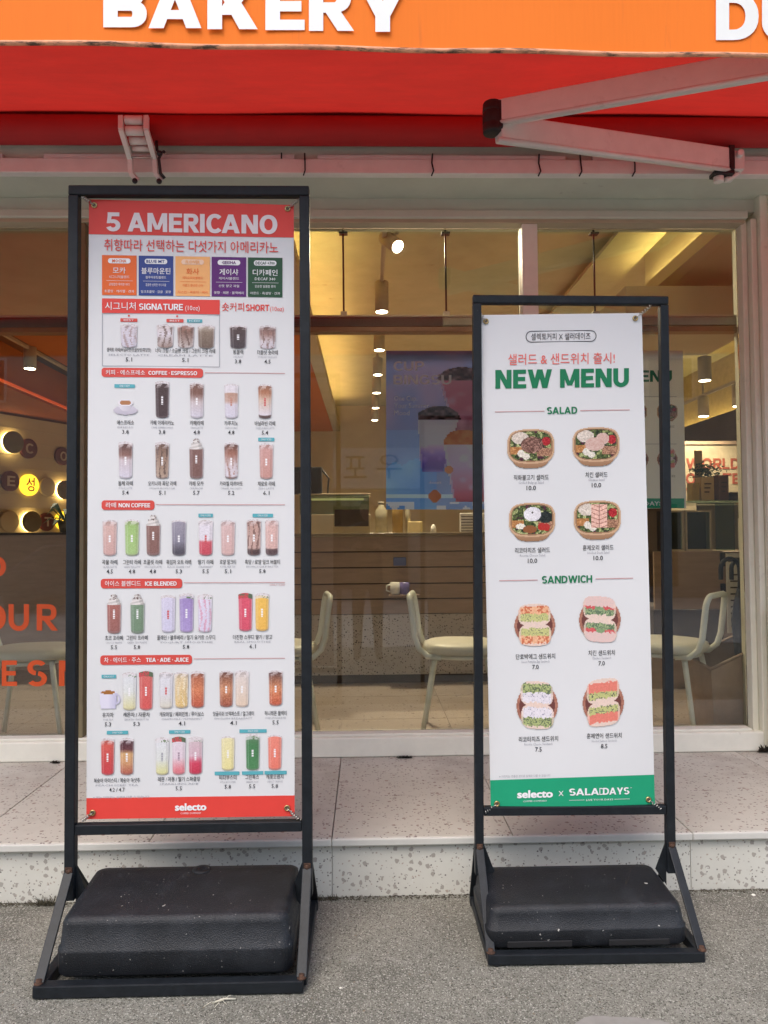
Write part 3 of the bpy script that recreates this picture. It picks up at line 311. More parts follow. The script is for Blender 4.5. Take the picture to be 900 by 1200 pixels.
99,46,121,55,143,8,154,230,154,31,172,31,172,133,204,133,204,149,172,149,172,230,8,68,228,68,198,18,198,18,183,135,183,135,198,86,198,86,228,184,5,8,78,180,44,170,30,143,44,116,78,106,113,116,126,143,113,170,8,78,166,100,160,108,143,100,127,78,121,56,127,48,143,56,160,8,155,230,155,81,173,81,173,150,203,150,203,165,173,165,
173,230,8,69,230,69,206,19,206,19,191,137,191,137,206,87,206,87,230,6,50,93,50,36,182,36,182,51,68,51,68,93,184,6,4,48,99,48,34,173,34,173,99,4,155,84,155,49,66,49,66,84,8,78,185,44,175,30,149,44,123,78,114,113,123,126,149,113,175,8,78,171,100,165,108,149,100,133,78,128,56,133,48,149,56,165,8,155,230,155,
110,173,110,173,162,203,162,203,178,173,178,173,230,8,69,232,69,209,19,209,19,194,137,194,137,209,87,209,87,232,184,6,8,111,101,63,91,46,66,63,41,111,32,158,41,176,66,158,91,8,111,86,145,81,158,66,145,51,111,46,77,51,64,66,77,81,8,78,183,44,174,30,148,44,123,78,113,113,123,126,148,113,174,8,78,169,100,164,108,148,
100,133,78,127,56,133,48,148,56,164,12,155,230,155,102,173,102,173,138,202,138,202,154,173,154,173,181,202,181,202,196,173,196,173,230,8,69,232,69,208,19,208,19,193,137,193,137,208,87,208,87,232,184,4,8,78,167,44,154,31,121,44,89,78,76,111,89,124,121,111,154,8,78,152,99,143,107,121,99,100,78,91,57,100,48,121,57,143,8,69,
228,69,198,19,198,19,183,136,183,136,198,87,198,87,228,8,132,147,132,132,165,132,165,31,183,31,183,230,165,230,165,147,184,6,8,76,183,43,173,31,147,43,120,76,110,108,120,121,147,108,173,8,76,169,96,163,104,147,96,130,76,124,55,130,48,147,55,163,8,118,100,69,91,51,66,69,41,118,32,166,41,184,66,166,91,8,118,85,152,80,
165,66,152,51,118,46,83,51,70,66,83,80,12,164,230,164,183,131,183,131,168,164,168,164,144,131,144,131,129,164,129,164,102,183,102,183,230,8,67,232,67,208,19,208,19,194,131,194,131,208,85,208,85,232,184,3,8,109,158,143,152,155,135,143,118,109,112,75,118,62,135,75,152,8,100,227,100,201,28,201,28,186,190,186,190,201,118,201,118,227,
15,109,173,61,163,44,135,59,109,100,97,100,70,19,70,19,55,199,55,199,70,118,70,118,97,159,109,174,135,156,163,184,4,8,80,166,101,159,109,143,101,127,80,121,58,127,50,143,58,159,18,80,180,46,170,33,143,43,119,70,107,70,85,42,85,17,84,19,69,78,70,144,77,142,91,116,88,89,86,89,107,116,119,127,143,114,170,8,154,230,
154,31,172,31,172,130,203,130,203,146,172,146,172,230,8,70,230,70,206,20,206,20,191,139,191,139,206,89,206,89,230,184,5,8,109,189,61,181,45,159,61,136,109,128,156,136,173,159,156,181,8,109,176,143,171,155,159,143,146,109,142,75,146,63,159,75,171,8,19,117,19,102,101,102,101,72,119,72,119,102,199,102,199,117,6,42,85,42,36,179,
36,179,50,60,50,60,85,8,100,233,100,212,28,212,28,198,188,198,188,212,118,212,118,233,184,5,8,109,191,61,183,45,161,61,139,109,132,156,139,173,161,156,183,8,109,178,143,173,154,161,143,149,109,145,75,149,63,161,75,173,4,19,119,19,104,199,104,199,119,6,38,87,38,72,157,72,157,31,175,31,175,87,8,100,233,100,213,28,213,28,
199,188,199,188,213,118,213,118,233,184,5,4,164,230,164,80,182,80,182,230,8,82,180,47,170,34,143,47,116,82,106,117,116,131,143,117,170,8,82,166,105,160,113,143,105,127,82,121,60,127,51,143,60,160,6,54,93,54,36,188,36,188,51,72,51,72,93,8,73,231,73,206,22,206,22,191,143,191,143,206,92,206,92,231]
def _decode():
    d = _KD; i = 0; out = {}
    for c in map(chr, _KO):
        adv = d[i] / 200; n = d[i + 1]; i += 2; loops = []
        for _ in range(n):
            k = d[i]; i += 1; loops.append([Vector(((d[i + 2 * j] - 8) / 220, d[i + 2 * j + 1] / 220 - .22, 0)) for j in range(k)]); i += 2 * k
        V = []; F = []
        def inside(p, L):
            k = False
            for q in range(len(L)):
                a, b = L[q - 1], L[q]
                if (a.y > p.y) != (b.y > p.y) and p.x < (b.x - a.x) * (p.y - a.y) / (b.y - a.y) + a.x: k = not k
            return k
        depth = [sum(inside(l[0], m) for m in loops if m is not l) for l in loops]
        for l, dl in zip(loops, depth):
            if dl % 2: continue
            grp = [l] + [m for m, dm in zip(loops, depth) if dm == dl + 1 and inside(m[0], l)]; o = len(V)
            V += [(v.x, v.y) for m in grp for v in m]; F += [tuple(q + o for q in t) for t in tessellate_polygon(grp)]
        out[c] = (adv, V, F)
    return out
KO = _decode()
def korean(body):
    x = 0; V = []; F = []
    for c in body:
        if c not in KO: x += .28; continue
        adv, vs, fs = KO[c]; o = len(V)
        V += [(x + a, b) for a, b in vs]
        for f in fs:
            (ax, ay), (bx, by), (cx, cy) = [vs[i] for i in f]
            if (bx - ax) * (cy - ay) - (by - ay) * (cx - ax) < 0: f = f[::-1]
            F.append(tuple(i + o for i in f))
        x += adv
    return V, F
# heavy grotesque capitals built from strokes: unit height, stem W, bar H
def heavy(body, W=.27, H=.215, gap=.09):
    prims = []; x = 0
    def par(a0, a1, b0, b1, y0=0, y1=1): prims.append([(x + a0, y0), (x + a1, y0), (x + b1, y1), (x + b0, y1)])
    def rc(a, b, y0, y1): prims.append([(x + a, y0), (x + b, y0), (x + b, y1), (x + a, y1)])
    def arc(cx, cy, rx, ry, w, h, a0, a1, n=14, p=1.0):
        for k in range(n):
            q = []
            for (ang, inn) in ((a0 + (a1 - a0) * k / n, 0), (a0 + (a1 - a0) * (k + 1) / n, 0), (a0 + (a1 - a0) * (k + 1) / n, 1), (a0 + (a1 - a0) * k / n, 1)):
                c_, s_ = math.cos(R(ang)), math.sin(R(ang)); c_ = math.copysign(abs(c_) ** p, c_); s_ = math.copysign(abs(s_) ** p, s_)
                q.append((x + cx + (rx - inn * w) * c_, cy + (ry - inn * h) * s_))
            prims.append(q)
    def bowl(x1, y0, y1):
        ry = (y1 - y0) / 2; rx = min(ry * 1.05, x1 - W * .9); xc = x1 - rx
        rc(W * .9, xc, y1 - H, y1); rc(W * .9, xc, y0, y0 + H); arc(xc, (y0 + y1) / 2, rx, ry, W, H, -90, 90, 14, .9)
    for c in body:
        if c == ' ': x += .36; continue
        w = .8
        if c == 'A' and x > 0: x -= .06
        if c == 'A': w = 1.0; par(0, W * 1.05, .5 - W * .52, .5 + W * .52); par(w - W * 1.05, w, .5 - W * .52, .5 + W * .52); rc(.25, .75, .19, .38)
        elif c == 'B': w = .82; rc(0, W, 0, 1); bowl(.82, 0, .565); bowl(.78, .435, 1)
        elif c == 'C': w = .80; arc(.47, .5, .47, .515, W, H, 42, 318, 26, .92)
        elif c == 'D': w = .88; rc(0, W, 0, 1); bowl(.88, 0, 1)
        elif c in 'EF': w = .72; rc(0, W, 0, 1); rc(W, .72, 1 - H, 1); rc(W, .67, .5 - H / 2, .5 + H / 2); (c == 'E') and rc(W, .73, 0, H)
        elif c == 'G': w = .9; arc(.47, .5, .47, .515, W, H, 42, 330, 26, .92); rc(.5, .9, .36, .55); rc(.9 - W, .9, .12, .36)
        elif c == 'H': w = .86; rc(0, W, 0, 1); rc(.86 - W, .86, 0, 1); rc(W, .86 - W, .5 - H / 2, .5 + H / 2)
        elif c == 'I': w = W; rc(0, W, 0, 1)
        elif c == 'J': w = .7; rc(.7 - W, .7, .35, 1); arc(.35, .35, .35, .36, W, H, 180, 360, 14)
        elif c == 'K': w = .93; rc(0, W, 0, 1); par(W * .6, W * 1.7, .58, .58 + W * 1.25, .30, 1); par(.93 - W * 1.25, .93, W * 1.0, W * 2.1, 0, .66)
        elif c == 'L': w = .68; rc(0, W, 0, 1); rc(W, .68, 0, H)
        elif c == 'M': w = 1.08; rc(0, W * .95, 0, 1); rc(1.08 - W * .95, 1.08, 0, 1); par(.54 - W * .5, .54 + W * .3, W * .1, W * 1.1, .12, 1); par(.54 - W * .3, .54 + W * .5, 1.08 - W * 1.1, 1.08 - W * .1, .12, 1)
        elif c == 'N': w = .9; rc(0, W, 0, 1); rc(.9 - W, .9, 0, 1); par(.9 - W * 1.15, .9 - W * .05, W * .05, W * 1.15)
        elif c == 'O': w = .97; arc(.485, .5, .485, .515, W, H, 0, 360, 34, .92)
        elif c in 'PR': w = .8; rc(0, W, 0, 1); bowl(.8, .38, 1); (c == 'R') and par(.86 - W * 1.15, .86, W * 1.0, W * 2.1, 0, .46)
        elif c == 'S': w = .8; arc(.4, .715, .39, .30, W, H, 30, 262, 18, .95); arc(.4, .285, .40, .30, W, H, -150, 82, 18, .95)
        elif c == 'T': w = .8; rc(0, .8, 1 - H, 1); rc(.4 - W / 2, .4 + W / 2, 0, 1 - H)
        elif c == 'U': w = .87; rc(0, W, .38, 1); rc(.87 - W, .87, .38, 1); arc(.435, .38, .435, .395, W, H * 1.05, 180, 360, 18)
        elif c in 'WV':
            n_ = 2 if c == 'W' else 1; u = .80 if n_ == 2 else .86; st = u - W * .9; w = u + st * (n_ - 1)
            for k in range(n_):
                o_ = k * st; par(o_ + u / 2 - W * .5, o_ + u / 2 + W * .5, o_, o_ + W); par(o_ + u / 2 - W * .5, o_ + u / 2 + W * .5, o_ + u - W, o_ + u)
        elif c == 'X': w = .85; par(0, W * 1.1, .85 - W * 1.1, .85); par(.85 - W * 1.1, .85, 0, W * 1.1)
        elif c == 'Y': w = .9; rc(.45 - W / 2, .45 + W / 2, 0, .45); par(.45 - W * .5, .45 + W * .5, 0, W * 1.1, .32, 1); par(.45 - W * .5, .45 + W * .5, .9 - W * 1.1, .9, .32, 1)
        elif c == '5': w = .78; rc(.08, .72, 1 - H, 1); par(.03, .03 + W * .8, .08, .08 + W * .85, .42, 1 - H); arc(.38, .31, .40, .325, W, H, -160, 125, 20)
        elif c == '·': w = .2; rc(0, .2, .4, .6)
        else: return None
        x += w + gap
    return prims
def glyphs(body, off=0, res=2, space=1):
    k = (body, off, res, space)
    if k not in _tc:
        _fc.body = body; _fc.offset = off; _fc.resolution_u = res; _fc.space_character = space
        bpy.context.view_layer.update()
        me = _fo.evaluated_get(bpy.context.evaluated_depsgraph_get()).to_mesh()
        _tc[k] = ([(v.co.x, v.co.y) for v in me.vertices], [tuple(p.vertices) for p in me.polygons])
    return _tc[k]
def text(mb, P, body, x0, x1, ybase, ytop, off=0, res=2, space=1, vfit=False, slant=0):
    """fits body between x0..x1; ytop..ybase is the height of a capital (or of the whole body when vfit); off thickens the strokes"""
    hv = off >= .02; rad = off * .8 if hv else 0
    if hv:
        pr = heavy(body, .19 + off * 1.1, .155 + off * .85) if off >= .024 else None
        if pr:
            xa = min(p[0] for q in pr for p in q); xb = max(p[0] for q in pr for p in q)
            for k, q in enumerate(pr):
                a2 = sum(q[i][0] * q[(i + 1) % 4][1] - q[(i + 1) % 4][0] * q[i][1] for i in range(4))
                if a2 < 0: q = q[::-1]
                mb.add([P(x0 + (x1 - x0) * (x - xa) / (xb - xa), ybase + (ytop - ybase) * y) - Vector((0, .000012 * (k % 30), 0)) for x, y in q], [(0, 1, 2, 3)])
            return
    if any(ord(c) > 0x2fff for c in body): vs, fs = korean(body); rad = off * .45 if off > .006 else 0; hv = rad > 0
    else: vs, fs = glyphs(body, .003 if hv else off * .5, res, space)
    xa = min(v[0] for v in vs) - rad; xb = max(v[0] for v in vs) + rad
    if vfit: ya = min(v[1] for v in vs) - rad; yb = max(v[1] for v in vs) + rad
    else: ya, yb = -rad, CAPH + rad
    sh = [(0, 0)] + ([(rad * math.cos(R(a)), rad * .8 * math.sin(R(a))) for a in range(30, 390, 60)] if hv else [])
    for k, (dx, dy) in enumerate(sh):
        out = []
        for x, y in vs:
            u = (x + dx - xa) / (xb - xa); w = (y + dy - ya) / (yb - ya)
            out.append(P(x0 + (x1 - x0) * u + slant * w * (ybase - ytop), ybase + (ytop - ybase) * w) - Vector((0, .00003 * k, 0)))
        mb.add(out, fs)
def rrect(mb, P, x0, y0, x1, y1, r, n=5):
    pts = []
    for cx, cy, a0 in ((x1 - r, y0 + r, -90), (x1 - r, y1 - r, 0), (x0 + r, y1 - r, 90), (x0 + r, y0 + r, 180)):
        for k in range(n + 1):
            a = R(a0 + 90 * k / n); pts.append(P(cx + r * math.cos(a), cy + r * math.sin(a)))
    mb.poly(pts[::-1])
def ring(mb, P, x0, y0, x1, y1, r, t, n=5):
    A = []; B = []
    for cx, cy, a0 in ((x1 - r, y0 + r, -90), (x1 - r, y1 - r, 0), (x0 + r, y1 - r, 90), (x0 + r, y0 + r, 180)):
        for k in range(n + 1):
            a = R(a0 + 90 * k / n)
            A.append(P(cx + r * math.cos(a), cy + r * math.sin(a))); B.append(P(cx + max(0, r - t) * math.cos(a) , cy + max(0, r - t) * math.sin(a)))
            if r < t: B[-1] = P(cx + (r - t) * (1 if cx > (x0 + x1) / 2 else -1), cy + (r - t) * (1 if cy > (y0 + y1) / 2 else -1))
    m = len(A); mb.add(A + B, [((i + 1) % m, i, m + i, m + (i + 1) % m) for i in range(m)])
def rect(mb, P, x0, y0, x1, y1): mb.poly([P(x0, y1), P(x1, y1), P(x1, y0), P(x0, y0)])

# ------------------------------------------------------------------ materials
m_asphalt = mat('asphalt', (.165, .163, .135), .9, var=.22, scale=1.6, bump=.9, bscale=210, col2=(.245, .242, .205))
grime(m_asphalt, (.095, .092, .075), .9, .5, .64)
grime(m_asphalt, (.30, .29, .26), 7, .6, .72)
grime(m_asphalt, (.10, .095, .08), 2.4, .55, .8)
specks(m_asphalt, [(300, .8, (.34, .335, .29), .5), (240, .7, (.085, .082, .067), .5), (180, .5, (.44, .43, .38), .3), (140, .42, (.08, .076, .06), .32), (70, .25, (.21, .17, .12), .15)])
m_tread = mat('terrazzo_tread', (.49, .475, .42), .45, var=.08, scale=5, bump=.1, col2=(.56, .54, .485))
specks(m_tread, [(46, .38, (.27, .21, .18), .5), (90, .42, (.20, .16, .145), .55), (60, .35, (.55, .51, .46), .35), (28, .26, (.34, .25, .215), .3)])
grime(m_tread, (.27, .22, .19), 2.6, .5, .85)
m_riser = mat('terrazzo_riser', (.63, .615, .555), .5, var=.06, scale=4, col2=(.70, .69, .625), bump=.1)
specks(m_riser, [(38, .40, (.39, .36, .32), .6), (52, .42, (.45, .37, .31), .55), (80, .34, (.17, .15, .14), .3), (55, .34, (.70, .69, .64), .4), (110, .4, (.40, .37, .33), .5)])
grime(m_riser, (.30, .27, .21), 3.2, .55, .85)
m_nosing = mat('nosing', (.62, .61, .57), .45, var=.06, scale=12)
m_cream = mat('cream_paint', (.74, .73, .60), .55, var=.05, scale=6, bump=.15, bscale=40)
grime(m_cream, (.30, .27, .22), 5, .62, .85)
m_fascia = mat('grey_beige_paint', (.57, .60, .50), .55, var=.06, scale=4, bump=.12, bscale=30)
grime(m_fascia, (.20, .185, .155), 6, .66, .85)
m_white = mat('white_frame_paint', (.84, .83, .73), .45, var=.05, scale=9)
grime(m_white, (.38, .34, .27), 8, .62, .85)
m_tan = mat('tan_tile', (.33, .25, .165), .5, var=.12, scale=12, bump=.2)
m_black = mat('black_powder_coat', (.012, .015, .019), .45, var=.3, scale=30, bump=.15, bscale=160, spec=.3)
grime(m_black, (.045, .044, .042), 9, .62, .95)
m_plastic = mat('black_rubber_plastic', (.009, .011, .015), .45, var=.25, scale=10, bump=.55, bscale=330, spec=.45)
grime(m_plastic, (.036, .040, .048), 6, .5, .85)
grime(m_plastic, (.062, .068, .078), 22, .62, .85)
specks(m_plastic, [(23, .08, (.42, .41, .38), .4), (44, .12, (.34, .33, .31), .22), (75, .16, (.22, .21, .2), .3), (180, .3, (.04, .04, .045), .5)])
m_rust = mat('rusty_steel', (.035, .022, .018), .8, var=.5, scale=90, bump=.5, metal=.3, col2=(.15, .075, .045))
m_steel = mat('steel', (.55, .54, .5), .32, metal=1, var=.1)
m_brass = mat('brass_eyelet', (.55, .42, .2), .35, metal=1, var=.15, scale=60)
m_alu = mat('white_aluminium', (.76, .74, .70), .4, var=.05, scale=12, bump=.05)
grime(m_alu, (.40, .36, .30), 9, .6, .9)
m_dkplastic = mat('dark_plastic', (.015, .015, .017), .45)
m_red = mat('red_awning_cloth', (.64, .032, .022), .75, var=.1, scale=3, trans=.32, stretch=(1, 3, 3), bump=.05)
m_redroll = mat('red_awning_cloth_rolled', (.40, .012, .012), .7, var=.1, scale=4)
m_orange = mat('orange_valance', (1.0, .235, .03), .7, var=.03, spec=.15, scale=14, trans=.12, stretch=(8, 1, .4))
grime(m_orange, (.62, .13, .05), 7, .60, .95, (5, 1, .25))
grime(m_red, (.40, .028, .026), 2.2, .45, .8)
m_hem = mat('valance_hem', (.80, .36, .20), .7, var=.2, scale=20)
grime(m_hem, (.10, .06, .035), 14, .5, .62, (1, 1, 6))
m_sign_white = mat('white_letter_vinyl', (.85, .85, .82), .5, var=.02)
m_sheet = mat('banner_vinyl', (.82, .82, .835), .38, var=.015, scale=3, bump=.5, bscale=4, spec=.35, trans=.12)
m_sheet2 = mat('banner_back', (.62, .62, .64), .6)
m_print = printmat('printed_picture')
def thin(m, k):
    t = m.node_tree; b = t.nodes['Principled BSDF']; tr = t.nodes.new('ShaderNodeBsdfTranslucent'); mx = t.nodes.new('ShaderNodeMixShader'); mx.inputs[0].default_value = k
    t.links.new(b.inputs['Base Color'].links[0].from_socket, tr.inputs[0]); t.links.new(b.outputs[0], mx.inputs[1]); t.links.new(tr.outputs[0], mx.inputs[2]); t.links.new(mx.outputs[0], t.nodes['Material Output'].inputs[0]); return m
m_poster = thin(printmat('poster_print'), .3)
m_film = mat('poster_film', (.86, .86, .84), .5, var=.02, trans=.55)

def flat(name, c, rough=.45, **k): return mat(name, lin(c), rough, var=.03, spec=.35, **k)
m_pred = flat('print_red', (226, 70, 62)); m_pill = flat('print_coral', (214, 80, 72)); m_pgreen = flat('print_green', (32, 158, 116)); m_dgreen = flat('print_dark_green', (28, 122, 82))
m_ptxt = flat('print_black', (40, 40, 46)); m_pgrey = flat('print_grey', (168, 168, 176)); m_pwhite = flat('print_white', (240, 238, 240))
m_tealp = flat('print_teal', (92, 172, 184)); m_pline = flat('print_line', (200, 150, 152)); m_salmon = flat('print_salmon', (232, 112, 104))
m_vinyl = mat('orange_window_vinyl', lin((226, 88, 32)), .6, var=.03)
m_navy = flat('print_navy', (44, 66, 138)); m_pora = flat('print_orange', (232, 104, 38)); m_peach = flat('print_peach', (244, 178, 112)); m_purp = flat('print_purple', (92, 28, 112)); m_forest = flat('print_forest', (36, 78, 52))
# glass: thin pane, clear with a Fresnel mirror
def glassmat(name, tint, k=1.0):
    m = bpy.data.materials.new(name); m.use_nodes = True; t = m.node_tree; t.nodes.clear(); N = t.nodes; L = t.links
    tr = N.new('ShaderNodeBsdfTransparent'); tr.inputs[0].default_value = (*tint, 1)
    gl = N.new('ShaderNodeBsdfGlossy'); gl.inputs['Roughness'].default_value = 0.0
    fr = N.new('ShaderNodeFresnel'); fr.inputs[0].default_value = 1.5
    mu = N.new('ShaderNodeMath'); mu.operation = 'MULTIPLY'; mu.inputs[1].default_value = k; L.new(fr.outputs[0], mu.inputs[0])
    mx = N.new('ShaderNodeMixShader'); o = N.new('ShaderNodeOutputMaterial')
    L.new(mu.outputs[0], mx.inputs[0]); L.new(tr.outputs[0], mx.inputs[1]); L.new(gl.outputs[0], mx.inputs[2]); L.new(mx.outputs[0], o.inputs[0]); return m
m_glass = glassmat('window_glass', (.97, .97, .945), 1.35)
m_sglass = glassmat('green_shelf_glass', (.62, .74, .68), 1)
# interior
m_ifloor = mat('cafe_floor_tile', (.36, .29, .24), .5, var=.15, scale=6, col2=(.42, .35, .30)); specks(m_ifloor, [(45, .4, (.11, .085, .07), .35), (60, .35, (.36, .3, .26), .25)])
m_board = mat('counter_board', (.38, .27, .19), .5, var=.12, scale=5, stretch=(1, 6, 6))
m_iterr = mat('counter_terrazzo', (.50, .45, .39), .5, var=.06, scale=6); specks(m_iterr, [(60, .5, (.06, .05, .045), .42), (90, .42, (.14, .11, .09), .4)])
m_conc = mat('painted_concrete_ceiling', (.48, .46, .31), .85, var=.12, scale=2.2, bump=.8, bscale=9)
grime(m_conc, (.20, .15, .09), 5, .66, .74, (1, 3, 1))
m_soff = mat('brown_soffit', (.46, .39, .27), .8, var=.1, scale=2)
m_isoff = mat('grey_soffit', (.52, .50, .40), .8, var=.06, scale=2)
m_iwall = mat('cream_cafe_wall', (.50, .42, .28), .8, var=.06, scale=2)
m_dark = mat('dark_brown_panel', (.07, .048, .034), .6, var=.2, scale=4)
m_oran = mat('orange_lit_ceiling', (.42, .12, .03), .8, var=.08, scale=3)  # orange light on the rear soffit and beam, put into the colour
m_lampw = mat('lamp_body_cream', (.42, .37, .28), .5)
m_chair = mat('pale_mint_metal', (.82, .84, .74), .4, var=.05)
m_seat = mat('cream_vinyl_seat', (.74, .72, .60), .45, var=.05, bump=.1)
m_glow = mat('lamp_glow', (1, .86, .6), .5, emit=14)
m_cove = mat('cove_glow', (1, .74, .28), .5, emit=12)
m_case = mat('case_glow', (1, .72, .3), .5, emit=.4)
m_halo = mat('halo_glow', (1, .72, .28), .5, emit=5)
m_yel = mat('lit_yellow_sign', (1, .62, .03), .5, emit=1.2)
m_maroon = mat('maroon_disc', (.13, .025, .02), .5)
m_clock = mat('olive_disc', (.16, .13, .075), .5)
m_kraft = mat('kraft_paper', (.66, .46, .22), .7); m_paper = mat('white_paper', (.84, .82, .74), .7)
m_leaf = mat('dark_leaf', (.05, .12, .06), .5, var=.5, scale=30)
m_bin = mat('brown_bin_plastic', (.36, .25, .17), .55)
m_cloth = mat('black_nylon', (.008, .008, .009), .6, bump=.3, bscale=60)

# ------------------------------------------------------------------ ground, step
YS = 2.617; YW = 3.54; YG = 3.62; ZP = .2065
gb = MB()
n = 24
gx = [-60, -20, -8, -4, -2, -1, 0, 1, 2, 4, 8, 20, 60]; gy = [-60, -30, -14, -9, -4, -1.2, -.2, .6, 1.2, 2.0, YS + .3, 14, 60]
def gz(y): return 0 if y > -.3 else (-.03 if y > -1.3 else -.10 if y > -5 else -.16)
vs = [(x, y, gz(y)) for y in gy for x in gx]
fs = [(j * len(gx) + i, j * len(gx) + i + 1, (j + 1) * len(gx) + i + 1, (j + 1) * len(gx) + i) for j in range(len(gy) - 1) for i in range(len(gx) - 1)]
gb.add(vs, fs); ground = struct(gb.build('ground', m_asphalt))
rd = MB(); ys = [-9.0, -4.1, -1.35]; rd.add([(x, y, gz(y) + .004 if y != -1.35 else -.026) for y in ys for x in (-30, 30)], [(0, 1, 3, 2), (2, 3, 5, 4)])
struct(rd.build('bounce_ground', mat('bounce_concrete', (.44, .43, .41), .85, var=.1, scale=.8)))  # pale sheet added behind the camera to bounce light under the awning
core = struct(MB().box(-6, 6, YS + .02, 12.5, .002, ZP - .032).build('entrance_step', m_riser))
xj = [-5.17 + .63 * k for k in range(17)]
g = .0014
WL[core.name] = Vector((0, 0, 0))
tile0 = None
def reuse(first, name, dx, parent, dy=0, dz=0):
    c = first.copy(); COL.objects.link(c); c.location = first.location + Vector((dx, dy, dz)); c.parent = parent; c.name = name; return c
t0 = MB().box(xj[0] + g, xj[1] - g, YS - .012, YW + .03, ZP - .03, ZP).build('tread_tile', m_tread, core, .003)
nosing0 = MB().box(xj[0] + g / 2, xj[2] - g / 2, YS - .024, YS - .0125, ZP - .026, ZP - .0008).build('nosing_strip', m_nosing, core, .004)
riser0 = MB().box(xj[0] + g / 2, xj[2] - g / 2, YS, YS + .018, -.02, ZP - .033).build('riser_slab', m_riser, core, .002)
for k in range(1, 16): 
    c = reuse(t0, 'tread_tile', .63 * k, core, dz=random.uniform(-.0008, .0006))
for k in range(1, 8):
    reuse(nosing0, 'nosing_strip', 1.26 * k, core); reuse(riser0, 'riser_slab', 1.26 * k, core, dy=random.uniform(-.001, .001))

# weeds and grit in the seam between step and ground
def scatter_tuft(name, label, boxes, m, count, cat):
    mb = MB()
    for _ in range(count):
        x0, x1, y0, y1, z0, hmax = random.choice(boxes)
        p = Vector((random.uniform(x0, x1), random.uniform(y0, y1), z0)); h = random.uniform(.15, 1) * hmax
        a = random.uniform(0, 6.28); d = Vector((math.cos(a), math.sin(a), 0)); q = p + Vector((random.uniform(-.7, .7) * h, random.uniform(-.9, 0) * h, h))
        mb.add([p - d * .0015, p + d * .0015, q + d * .0006, q - d * .0006], [(0, 1, 2, 3)])
    return tag(mb.build(name, m), label, cat, kind='stuff')
m_weed = mat('dry_weed', (.075, .066, .042), .8, var=.5, scale=80, col2=(.17, .15, .10))
m_soil = mat('dark_soil', (.065, .055, .042), .95, var=.4, scale=60)
sx = lambda px: at(px, 1050, YS).x
scatter_tuft('dry_weeds', 'dry weeds and moss along the foot of the terrazzo step', [(sx(-20), sx(78), YS - .03, YS - .002, 0, .016), (sx(45), sx(76), YS - .03, YS - .002, 0, .035), (sx(366), sx(470), YS - .03, YS - .002, 0, .007), (sx(366), sx(396), YS - .03, YS - .002, 0, .016), (sx(470), sx(560), YS - .025, YS - .002, 0, .005), (sx(800), sx(910), YS - .02, YS - .002, 0, .006)], m_weed, 1000, 'weeds')
sb = MB()
for _ in range(1500):
    x = random.uniform(-2.2, 3); y = YS - abs(random.gauss(0, .014)) - .001; r = random.uniform(.001, .005)
    sb.lathe((x, y, 0), [(r, -.001), (r * .8, r * .4), (r * .2, r * .6)], 5)
tag(sb.build('soil_line', m_soil), 'dark soil gathered in the corner below the step', 'soil', kind='stuff')
gr = MB(); 
for _ in range(700):
    x = random.uniform(-2, 2.6); y = random.uniform(1.5, YS - .05); r = random.uniform(.0015, .0038)
    a = random.uniform(0, 6.28); w = r * random.uniform(.6, 1.2)
    gr.lathe((x, y, 0), [(r, -.001), (r * .85, w * .5), (r * .3, w * .8)], 5)
tag(gr.build('gravel_grit', mat('loose_grit', (.22, .21, .19), .9, var=.7, scale=40, col2=(.42, .40, .36))), 'loose grit scattered over the asphalt', 'grit', kind='stuff')
# litter
lt = MB()
c = atz(262, 1176, 0)
for dx, dy, ex, ey, r in ((-.03, .0, .03, .014, .0026), (-.02, -.02, .0, .01, .0009), (-.015, .012, .01, -.01, .0009), (0, .012, .02, .03, .0009), (-.05, -.015, -.015, .004, .0008)):
    lt.tube([(c.x + dx, c.y + dy, .002), (c.x + (dx + ex) / 2, c.y + (dy + ey) / 2, .008), (c.x + ex, c.y + ey, .003)], r, 6)
tag(lt.build('dry_straw', mat('pale_straw', (.6, .57, .46), .8)), 'pale dry straw twigs lying in front of the larger stand', 'straw')
def scrap(px, py, s, label, z=0, m=m_paper):
    c = atz(px, py, z); mb = MB(); mb.lathe(c + Vector((0, 0, .0005)), [(s, 0), (s * .8, s * .3), (s * .2, s * .35)], 7)
    return tag(mb.build('paper_scrap', m), label, 'scrap')
scrap(883, 1049 + 0, .007, 'white paper scrap on the asphalt by the right end of the step')
scrap(399, 1158, .004, 'small pale crumb on bare asphalt right of the larger stand')
# worn pale patch at the bottom of the picture
pc = atz(722, 1197, 0); pp = []
for k in range(28):
    a = 2 * math.pi * k / 28; rr = 1 + .12 * math.sin(3 * a + 1) + .06 * math.sin(7 * a)
    pp.append((pc.x + .115 * rr * math.cos(a), pc.y - .028 + .045 * rr * math.sin(a), .004))
patch = MB().poly(pp).build('ground_patch', mat('worn_cement', (.27, .26, .24), .9, var=.1, scale=30)); struct(patch)

# ------------------------------------------------------------------ shop front
shop = thing('shop_building', 'cafe shop front with wide cream framed windows behind the two banner stands', 'shop building', (0, YW, 0))
def zpx(py, Y, px=450): return at(px, py, Y).z
def xpx(px, Y, py=600): return at(px, py, Y).x
ZH = zpx(258, YW)               # window head
ZSB = ZP; ZST = zpx(864, YW)
XR = xpx(878, YW, 500)
fz1 = zpx(206, YW)
MB().box(-5, XR + 1.8, YW + .02, YW + .26, ZH + .05, 6.2).build('fascia_wall', m_fascia, shop, .004)
MB().box(-5, XR + .02, YW - .004, YW + .10, ZH + .012, ZH + .052).build('head_moulding', m_fascia, shop, .006)
MB().box(-5, XR + .01, YW + .012, YW + .10, ZH - .006, ZH + .0125).build('head_bead', m_soff, shop, .002)
MB().box(-5, XR + .035, YW - .004, YW + .12, ZSB + .001, ZST).build('window_sill', m_white, shop, .006)
